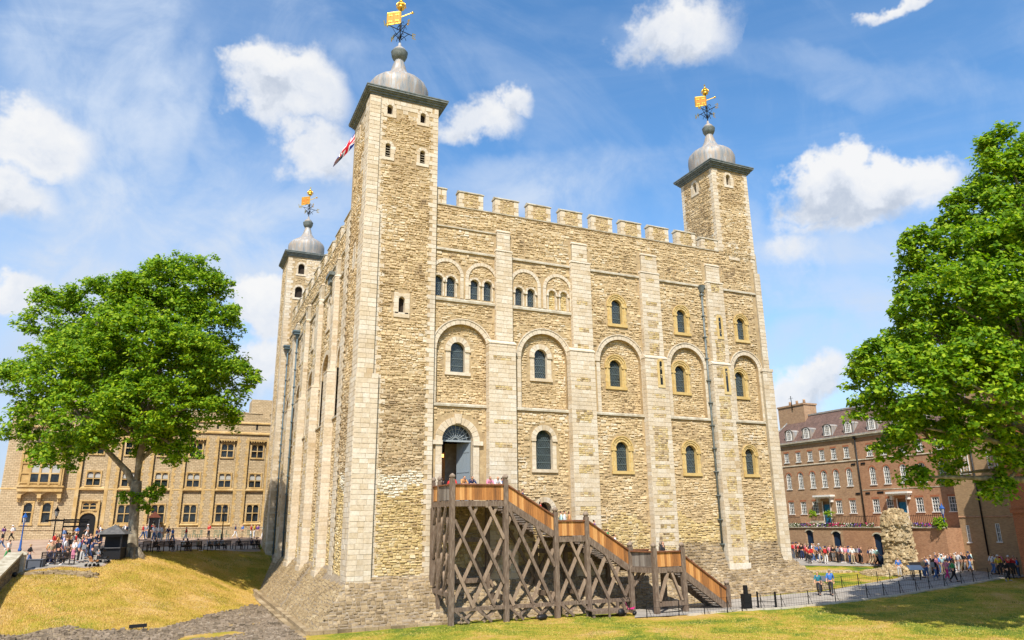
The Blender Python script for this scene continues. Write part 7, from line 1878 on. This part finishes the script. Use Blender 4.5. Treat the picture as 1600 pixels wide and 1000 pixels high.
m = M(); m.add([(-1.35, -1.2, 2.3), (1.35, -1.2, 2.3), (1.35, 1.2, 2.3), (-1.35, 1.2, 2.3), (0, 0, 3.2)], [(0, 1, 4), (1, 2, 4), (2, 3, 4), (3, 0, 4), (3, 2, 1, 0)]); m.make('roof', MT['slate'], t)
# sentry box and guard
sx_, sy_ = -12.9, 54.2; sz = gz(sx_, sy_)
t = thing('sentry_box', 'narrow grey sentry box with gabled roof against the barracks, behind the trunk', 'sentry box', (sx_, sy_, sz))
m = M(); m.box(-.6, .5, 0, .6, .55, 2.5); m.box(-.6, -.5, 0, -.55, .5, 2.5); m.box(.55, -.5, 0, .6, .5, 2.5); m.make('wall', mat('grey painted boards', (.25, .26, .28), .6)[0], t)
m = M(); m.add([(-.75, -.65, 2.45), (.75, -.65, 2.45), (.75, .6, 2.45), (-.75, .6, 2.45), (0, -.65, 3.2), (0, .6, 3.2)], [(0, 1, 4), (2, 3, 5), (1, 2, 5, 4), (3, 0, 4, 5), (3, 2, 1, 0)]); m.make('roof', mat('dark red roof', (.16, .05, .03), .7)[0], t)
g_ = person('s', sx_, sy_-.35, sz+.05, 0, 'red', 'black', 'black', False, (), 1.03, 'guard in red tunic and tall black hat standing in the sentry box')
m = M(); m.lathe([(.10, 1.58), (.135, 1.68), (.14, 1.85), (.1, 1.97), (.02, 2.0)], 0, 0, 12); m.make('bearskin_hat', MT['black'], g_)
def boxthing(name, label, cat, x, y, sz3, mt, rz=0, lid=None):
    z = gz(x, y); t = thing(name, label, cat, (x, y, z), rz); a, b_, h = sz3
    m = M(); m.box(-a/2, -b_/2, 0, a/2, b_/2, h); m.make('body', mt, t); m = M(); m.box(-a/2-.04, -b_/2-.04, h, a/2+.04, b_/2+.04, h+.07); m.make('lid', lid or mt, t)
    for s_ in (-1, 1): m = M(); m.box(s_*a*.42-.05, -b_/2-.02, .02, s_*a*.42+.05, -b_/2, h); m.make('corner_strap', MT['iron'], t)
    return t
MT['steelgrey'] = mat('dark grey painted steel', (.09, .10, .12), .5)[0]
boxthing('storage_chest', 'long dark grey storage chest behind the stone wall at far left', 'chest', -20.2, 20.2, (1.15, .7, .6), MT['steelgrey'], -.2)
boxthing('litter_bin', 'square dark litter bin below the brick terrace beside the long bench', 'bin', 53.2, 17.0, (.9, .9, .95), MT['steelgrey'])
def infopanel(x, y, rz, label, top):
    z = gz(x, y); t = thing('information_panel', label, 'sign', (x, y, z), rz)
    for s_ in (-1, 1): m = M(); m.box(s_*.3-.04, -.03, 0, s_*.3+.04, .03, .95); m.make('leg', MT['black'], t)
    m = M(); m.beam((0, -.32, .88), (0, .32, 1.22), 1.15, .05); m.make('board', top, t); return t
infopanel(46.9, -3.6, -.5, 'pale tilted information panel in front of the ruined pillar', mat('pale panel print', (.42, .46, .50), .3)[0])
infopanel(49.6, -1.6, -.4, 'black backed information panel standing just right of the pale panel', MT['black'])
infopanel(53.3, -7.3, -.8, 'black backed information panel at the far right beside the lawn', MT['black'])
infopanel(35.9, -4.1, -.9, 'dark information board on the path behind the walking couple', MT['steelgrey'])
# path fence: posts, bracing struts and wires
def fence(pts, label, h=.95, rungs=3):
    t = thing('wire_fence', label, 'fence', (0, 0, 0))
    P3 = [Vector((x, y, gz(x, y)+.02)) for x, y in pts]
    for p in P3:
        m = M(); m.box(p.x-.022, p.y-.022, p.z-.1, p.x+.022, p.y+.022, p.z+h); m.make('fence_post', MT['black'], t)
        m = M(); m.beam(p+Vector((0, 0, h*.8)), p+Vector((.35, -.05, 0)), .02); m.make('strut', MT['black'], t)
    m = M()
    for a, c in zip(P3, P3[1:]):
        for k in range(rungs): zz = h*(.25+.72*k/(rungs-1)); m.beam(a+Vector((0, 0, zz)), c+Vector((0, 0, zz)), .014)
        n = int((c-a).length/.22)
        for k in range(1, n): q = a.lerp(c, k/n); m.beam(q+Vector((0, 0, .05)), q+Vector((0, 0, h*.97)), .007)
    m.make('wire', MT['black'], t, kind='stuff'); return t
fence([(17.2, -7.25), (19.5, -7.5), (21.3, -7.8), (23.1, -7.9), (24.2, -8.05), (25.6, -8.3), (26.98, -8.75), (29.4, -8.75), (31.8, -8.85), (35.0, -8.75), (36.7, -8.75), (38.4, -8.75), (40.2, -8.7), (41.9, -8.5), (44.1, -8.15), (46.7, -7.7), (48.6, -7.4), (51.2, -6.95)], 'low black wire fence along the lawn side of the path, from stair to crowd')
fence([(36.6, -3.1), (38.9, -3.0), (40.8, -2.95), (43.3, -2.7), (44.9, -2.6), (46.9, -2.3), (48.4, -1.9)], 'short black wire fence along the far side of the path, before the ruined pillar')
fence([(53.2, 5.4), (53.6, 2.2), (52.0, -1.2), (51.0, -2.6)], 'black wire fence at the back of the crowd, right of the ruined pillar', .8, 2)
t = thing('gate_post', 'black litter post and small gate frame on the path right of the stair foot', 'gate', (25.0, -7.6, gz(25, -7.6)))
m = M(); m.box(-.3, -.2, 0, .3, .2, 1.0); m.box(-.12, -.1, 1.0, .12, .1, 1.55); m.make('post', MT['black'], t)
m = M(); m.box(.9, -.1, 0, .98, .0, 1.1); m.box(1.9, -.7, 0, 2.0, -.6, 1.1); m.beam((.94, -.05, 1.0), (1.95, -.65, 1.0), .04); m.beam((.94, -.05, .45), (1.95, -.65, .45), .04); m.make('frame', MT['black'], t)
# picnic table with benches
t = thing('picnic_table', 'dark wooden picnic table in the group nearest the keep corner on the right', 'table', (53.2, 22.5, gz(53.2, 22.5)), 1.3)
for i in range(4): m = M(); m.box(-.9, -.36+i*.18, .72, .9, -.2+i*.18, .76); m.make('top_board', MT['benchwood'], t)
for s_ in (-1, 1):
    m = M(); m.box(-.9, s_*.7-.13, .42, .9, s_*.7+.13, .46); m.make('seat', MT['benchwood'], t)
    m = M(); m.beam((s_*.65, -.75, 0), (s_*.65, .3, .72), .07); m.beam((s_*.65, .75, 0), (s_*.65, -.3, .72), .07); m.beam((s_*.65, -.75, .4), (s_*.65, .75, .4), .06); m.make('trestle', MT['benchwood'], t)
# green cafe chairs before the barracks
GRN = mat('green painted metal', (.04, .16, .12), .5)[0]
cg = thing('metal_chair', '', 'chair')
def chair_parts(t):
    m = M(); m.box(-.22, -.22, .43, .22, .22, .46); m.make('seat', GRN, t)
    m = M()
    for x in (-.2, -.07, .07, .2): m.box(x-.015, .2, .46, x+.015, .22, .9)
    m.box(-.22, .195, .88, .22, .225, .93); m.make('backrest', GRN, t)
    for x in (-.2, .2):
        for y in (-.2, .2): m = M(); m.box(x-.017, y-.017, 0, x+.017, y+.017, .43); m.make('leg', GRN, t)
chair_parts(cg)
for i, (x, y, r) in enumerate([(-9.4, 52.9, .3), (-8.9, 53.2, 2), (-8.1, 53.0, .8), (-7.6, 53.3, -1), (-5.7, 53.0, .2), (-5.1, 53.3, 2.2), (-4.3, 53.1, 1.1), (-1.7, 53.3, .5), (-12.0, 52.8, .4)]):
    g = 'green metal chairs in front of the barracks'
    lb = ['green metal chair, leftmost of the four under the second barracks window', 'green metal chair, second of the four under the second barracks window', 'green metal chair, third of the four under the second barracks window', 'green metal chair, rightmost of the four under the second barracks window', 'green metal chair left of the black lamp post', 'green metal chair just behind the black lamp post', 'green metal chair right of the black lamp post', 'lone green metal chair nearest the keep by the barracks', 'lone green metal chair nearest the tree trunk'][i]
    o = cg if i == 0 else dup(cg, (0, 0, 0)); o.location = (x, y, gz(x, y)+.05); o.rotation_euler = (0, 0, r); o['label'] = lb; o['group'] = g
# pushchairs
def pram(x, y, rz, label, col):
    t = thing('pushchair', label, 'pushchair', (x, y, gz(x, y)+.05), rz)
    for a, c in ((-.25, -.3), (.25, -.3), (-.25, .35), (.25, .35)):
        m = M(); m.tube([(a-.02, c, .12), (a+.02, c, .12)], .12, 12); m.make('wheel', MT['black'], t)
    m = M()
    for s_ in (-.25, .25): m.tube([(s_, -.3, .12), (s_, .1, .55), (s_, .55, 1.05)], .018, 5); m.tube([(s_, .35, .12), (s_, .0, .6)], .018, 5)
    m.tube([(-.25, .55, 1.05), (.25, .55, 1.05)], .022, 5); m.make('frame', MT['iron'], t)
    m = M(); m.add([(-.22, -.28, .38), (.22, -.28, .38), (.22, .12, .36), (-.22, .12, .36), (-.22, .28, .8), (.22, .28, .8), (-.22, -.34, .5), (.22, -.34, .5)], [(0, 1, 2, 3), (3, 2, 5, 4), (0, 6, 7, 1), (0, 3, 6), (1, 7, 2)]); m.make('seat', col, t)
    m = M()
    for k in range(5):
        a0, a1 = .25+k*.33, .25+(k+1)*.33
        m.add([(-.24, .3-.45*math.cos(a0)*.8, .75+.42*math.sin(a0)), (.24, .3-.45*math.cos(a0)*.8, .75+.42*math.sin(a0)), (.24, .3-.45*math.cos(a1)*.8, .75+.42*math.sin(a1)), (-.24, .3-.45*math.cos(a1)*.8, .75+.42*math.sin(a1))], [(0, 1, 2, 3)])
    m.make('hood', MT['black'], t)
pram(17.0, -5.6, .9, 'black pushchair with magenta seat parked under the stair', CL_['magenta'])
pram(-16.2, 17.9+.6, 2.2, 'dark pushchair with orange straps beside the kiosk', CL_['orange'])
pram(-15.6, 20.3, 1.2, 'folded dark pushchair between the kiosk and the tree roots', CL_['dark'])
# dropped bag, timber cart under the stair
t = thing('holdall', 'black holdall lying on the grass before the stair braces', 'bag', (11.0, -4.75, gz(11, -4.75)), .1)
o = bpy.data.objects.new('body', skinmesh('body', [(-.35, 0, .14), (-.1, 0, .2), (.15, 0, .2), (.4, 0, .12)], [(0, 1), (1, 2), (2, 3)], [.13, .19, .18, .1], 2)); lk(o, t); o.data.materials.append(MT['black'])
m = M(); m.tube([(-.15, -.05, .33), (-.05, -.05, .45), (.1, -.05, .45), (.2, -.05, .32)], .015, 5); m.make('handle', MT['black'], t)
t = thing('timber_cart', 'low dark timber cart frame standing on the grass under the second flight', 'cart', (15.6, -5.0, gz(15.6, -5.0)), -.08)
for i in range(6): m = M(); m.box(-1.3, -.5+i*.17, .38, 1.2, -.36+i*.17, .44); m.make('board', MT['oak'], t)
for x in (-1.15, 1.05):
    for y in (-.45, .45): m = M(); m.box(x-.08, y-.08, 0, x+.08, y+.08, .38 if x < 0 else .85); m.make('leg', MT['oak'], t)
m = M(); m.beam((-1.3, -.55, .3), (1.3, -.55, .3), .1, .16); m.beam((-1.3, .55, .3), (1.3, .55, .3), .1, .16); m.make('side_rail', MT['oak'], t)
m = M(); m.beam((-.1, -.6, 0), (-.1, -.6, 1.15), .12); m.make('upright', MT['oak'], t)
m = M(); m.tube([(.75, -.66, .25), (.75, -.58, .25)], .24, 14); m.make('wheel', MT['iron'], t)
# ground floodlight on the left lawn
t = thing('floodlight', 'small black floodlight box lying at the foot of the left lawn', 'floodlight', (-12.2, 4.95, gz(-12.2, 4.95)), -.15)
m = M(); m.beam((-.5, 0, .22), (.5, .02, .26), .12, .2); m.make('housing', MT['black'], t); m = M(); m.box(-.35, -.03, 0, -.3, .03, .2); m.box(.3, -.03, 0, .35, .03, .2); m.make('bracket', MT['black'], t)
# sloping stone wall at the bottom left
t = thing('retaining_wall', 'sloping stone wall with pale coping in the bottom left corner', 'wall', (0, 0, 0))
MT['wallstone'] = stonemat('grey brown wall stone', [(0, (.12, .10, .07)), (.5, (.22, .18, .12)), (1, (.32, .27, .19))], .5, .4, .6, 8, .03)
y0, y1, zt0, zt1 = 4.5, 18.6, -1.05, 1.38
m = M(); vs = []
for x in (-21.0, -21.7): vs += [(x, y0, -3.2), (x, y1, -1), (x, y1, zt1), (x, y0, zt0)]
m.add(vs, [(0, 1, 2, 3), (7, 6, 5, 4), (0, 3, 7, 4), (1, 5, 6, 2), (2, 6, 7, 3)]); m.make('core', MT['wallstone'], t)
m = M(); F_ = Fr((-21.0, 0, 0), (0, 1, 0), (1, 0, 0))
rubble(F_, lambda z, u: m, y0, -3.0, y1, zt1, 0, (.16, .26), (.25, .5), (.01, .05), only=[(y0, -3), (y1, -1), (y1, zt1-.05), (y0, zt0-.05)]); m.make('stone', MT['wallstone'], t, kind='stuff')
for k in range(14):
    m = M(); a = Vector((-21.35, y0+(y1-y0)*k/14, zt0+(zt1-zt0)*k/14+.06)); c = Vector((-21.35, y0+(y1-y0)*(k+.985)/14, zt0+(zt1-zt0)*(k+.985)/14+.06)); m.beam(a, c, .95, .16); m.make('coping_stone', MT['string'], t)
m = M(); m.box(-21.3, 18.4, -.2, -20.7, 19.0, 1.3); m.box(-21.4, 18.3, 1.3, -20.6, 19.1, 1.42); m.add([(-21.4, 18.3, 1.42), (-20.6, 18.3, 1.42), (-20.6, 19.1, 1.42), (-21.4, 19.1, 1.42), (-21, 18.7, 1.62)], [(0, 1, 4), (1, 2, 4), (2, 3, 4), (3, 0, 4)]); m.make('end_pier', MT['string'], t)
t = thing('dome_camera', 'small black camera ball fixed on the sloping stone wall', 'camera', (-20.85, 16.2, .05)); m = M(); m.lathe([(.02, -.2), (.15, -.12), (.19, .02), (.12, .14), (.02, .17)], 0, 0, 12); m.make('housing', MT['black'], t); m = M(); m.box(-.15, -.05, .05, 0, .05, .15); m.make('bracket', MT['iron'], t)
# low rubble footing between the wall and the tree lawn
t = thing('low_stone_footing', 'low strip of old masonry along the top of the left lawn before the chest', 'wall', (0, 0, 0))
m = M()
fp = [(-20.7, 18.0), (-18.5, 17.6), (-16.9, 16.9), (-15.6, 16.3)]
for a, c in zip(fp, fp[1:]):
    a, c = Vector(a), Vector(c); n = int((c-a).length/.16)
    for k in range(n):
        for r_ in range(4):
            p = a.lerp(c, (k+rnd.random())/n)+Vector((rnd.uniform(-.1, .1), -.25*r_+rnd.uniform(-.1, .1))); s = rnd.uniform(.1, .22); z = gz(p.x, p.y)
            m.beam((p.x-s, p.y, z+rnd.uniform(-.02, .12)), (p.x+s, p.y+rnd.uniform(-.1, .1), z+rnd.uniform(-.02, .12)), s*1.2, s*.8)
m.make('stone', MT['batter'], t, kind='stuff')
# ================================================================== RUINED PILLAR
MT['ruin'] = stonemat('pale rubble core', [(0, (.26, .17, .08)), (.25, (.48, .36, .20)), (.6, (.60, .48, .29)), (1, (.66, .58, .42))], .5, .35, .8, 5, .06, grain=.6)
t = thing('ruined_wall', 'tall free standing stump of rubble masonry on the lawn right of the keep', 'ruin', (51, 2.2, -1.6)); t.location = (0, 0, 0)
px_, py_ = 52.1, 1.9
def pil(a, z):      # radius along the two local axes
    w = 1.32-.05*z+.18*math.sin(z*1.9)+.1*math.sin(z*4.1+1); d = 1.2-.04*z
    k = 1/max(abs(math.cos(a))/w, abs(math.sin(a))/d)**1
    return k*(.92+.05*math.sin(3*a+z*2)+.04*math.sin(7*a-z*3))
vs = []; fs = []; nz, na = 26, 36; H_ = 5.9
for j in range(nz+1):
    z = H_*j/nz
    for i in range(na):
        a = 2*math.pi*i/na; r = pil(a, z)
        topcut = 1-.55*max(0, (z-4.9)/1.0)**1.5; base = 1+.55*max(0, 1-z/1.0)**2
        r *= topcut*base; ca, sa = math.cos(a+.55), math.sin(a+.55)
        vs.append((px_+r*ca, py_+r*sa, -1.75+z+.12*math.sin(a*4)*(z > 4)))
for j in range(nz):
    for i in range(na): fs.append((j*na+i, j*na+(i+1) % na, (j+1)*na+(i+1) % na, (j+1)*na+i))
fs.append(tuple(nz*na+i for i in range(na)))
m = M(); m.add(vs, fs); m.make('core', MT['ruin'], t)
def lump(m, p, s, seed=None):
    v = []
    for k in range(8):
        v.append((p[0]+s[0]*(1 if k & 1 else -1)*rnd.uniform(.6, 1.0), p[1]+s[1]*(1 if k & 2 else -1)*rnd.uniform(.6, 1.0), p[2]+s[2]*(1 if k & 4 else -1)*rnd.uniform(.6, 1.0)))
    m.add(v, [(0, 2, 3, 1), (4, 5, 7, 6), (0, 1, 5, 4), (1, 3, 7, 5), (3, 2, 6, 7), (2, 0, 4, 6)])
m = M()
for i in range(1700):
    z = rnd.uniform(0, H_-.1); j = int(z/H_*nz); k = rnd.randrange(na); v = vs[j*na+k]
    s = rnd.uniform(.08, .22); lump(m, (v[0]+rnd.uniform(-.12, .12), v[1]+rnd.uniform(-.12, .12), v[2]+rnd.uniform(-.1, .1)), (s, s, s*rnd.uniform(.5, .9)))
for i in range(700):
    a = rnd.uniform(0, 6.28); r = rnd.uniform(1.2, 3.0)*(1 if rnd.random() < .5 else .8); x = px_-1.0+r*math.cos(a)*1.25; y = py_+r*math.sin(a)*.8; s = rnd.uniform(.06, .24); lump(m, (x, y, gz(x, y)+rnd.uniform(0, .35)*max(0, 1-r/3.2)), (s, s, s*.6))
for i in range(260):
    q = rnd.random(); x = 48.2-4.0*q+rnd.uniform(-.4, .4); y = 4.4+2.2*q+rnd.uniform(-.5, .5); s = rnd.uniform(.06, .2); lump(m, (x, y, gz(x, y)+.05), (s, s, s*.6))
split_parts(m, 'stone', MT['ruin'], t, 300)
# ================================================================== RUBBLE STRIP AT THE FOOT OF THE WEST LAWN
MT['scree'] = stonemat('grey brown scree', [(0, (.11, .085, .055)), (.4, (.25, .195, .135)), (.8, (.38, .30, .215)), (1, (.52, .45, .35))], .5, .4, .8, 10, .04, grain=.5)
MT['screebase'] = noisemat('gravelly earth', [(.3, (.12, .09, .055)), (.55, (.25, .19, .12)), (.75, (.36, .29, .19))], 3, .95, .9, .06, 7, coord='World')
SP = [(-3.7, 16), (-4.4, 16.3), (-6.0, 13.8), (-7.7, 12.0), (-8.6, 9.2), (-10, 6.4), (-11.6, 4.6), (-13.2, 5.0), (-14.6, 5.2), (-16, 6.6), (-17.4, 6.1), (-18.4, 5.2), (-20.8, 4.9), (-24, 4), (-25, -6), (-10, -10), (-8, -5), (-3.6, -5.0)]
drape('stony_ground', SP, MT['screebase'], .03, .8)
m = M(); n = 0
while n < 9000:
    x, y = rnd.uniform(-25, -3.6), rnd.uniform(-8, 16.3)
    if not inside(SP, x+.15*math.sin(y*3), y): continue
    if inside([(-9.5, 1.2), (-6.8, 1.6), (-6.2, .2), (-8.2, -.6), (-10, -.4)], x, y): continue
    s = rnd.uniform(.03, .09)*(2.2 if rnd.random() < .06 else 1); lump(m, (x, y, gz(x, y)+.04), (s, s, s*.95)); n += 1
tag(m.make('loose_stones', MT['scree'], kind='stuff'), 'loose grey brown stones strewn at the foot of the left lawn')
drape('grass_patch', [(-9.6, 1.2), (-8.2, 1.8), (-6.8, 1.6), (-6.2, .2), (-8.2, -.6), (-10, -.4)], gm, .05, .8)
# short uneven grass on the nearer lawns
gr = np.random.RandomState(5)
MT['drygrass'] = stonemat('dry grass blades', [(0, (.16, .17, .012)), (.3, (.42, .32, .04)), (.7, (.60, .40, .11)), (1, (.68, .50, .22))], .35, .55, 0, 9, .0, rough=.8, grain=.0)
MT['blade'] = stonemat('grass blades', [(0, (.06, .13, .01)), (.35, (.24, .26, .02)), (.7, (.50, .38, .08)), (1, (.62, .46, .18))], .5, .45, 0, 9, .0, rough=.8, grain=.0)
def inpoly(P, X, Y):
    c = np.zeros(len(X), bool); n = len(P); j = n-1
    for i in range(n):
        (xi, yi), (xj, yj) = P[i], P[j]
        c ^= ((yi > Y) != (yj > Y)) & (X < (xj-xi)*(Y-yi)/((yj-yi) or 1e-9)+xi); j = i
    return c
def tufts(n, x0, x1, y0, y1, test, hmin, hmax, mt='blade'):
    X = gr.uniform(x0, x1, n*2); Y = gr.uniform(y0, y1, n*2); k = test(X, Y); X, Y = X[k][:n], Y[k][:n]
    Z = ground_np(X, Y); a = gr.uniform(0, 6.28, len(X)); h = gr.uniform(hmin, hmax, len(X)); w = .018
    p0 = np.stack([X-w*np.cos(a), Y-w*np.sin(a), Z], -1); p1 = np.stack([X+w*np.cos(a), Y+w*np.sin(a), Z], -1); p2 = np.stack([X+gr.normal(0, .03, len(X)), Y+gr.normal(0, .03, len(X)), Z+h], -1)
    V = np.stack([p0, p1, p2], 1).reshape(-1, 3); n = len(X); me = bpy.data.meshes.new('grass')
    me.vertices.add(3*n); me.vertices.foreach_set('co', V.astype(np.float32).ravel()); me.loops.add(3*n); me.loops.foreach_set('vertex_index', np.arange(3*n, dtype=np.int32))
    me.polygons.add(n); me.polygons.foreach_set('loop_start', np.arange(0, 3*n, 3, dtype=np.int32)); me.update(calc_edges=True); me.materials.append(MT[mt])
    tag(lk(bpy.data.objects.new('grass', me)), kind='stuff')
tufts(150000, -20.9, -.8, 4, 43, lambda X, Y: ~inpoly(TERR, X, Y) & ~inpoly(SP, X, Y) & ((X < -3.2) | (Y > 28)), .04, .13, 'drygrass')
pth = np.array(PATH_S)
tufts(120000, -2, 60, -24, -4.4, lambda X, Y: (Y < -9.3) | ((X < 16) & (Y < -4.4)) , .025, .07)
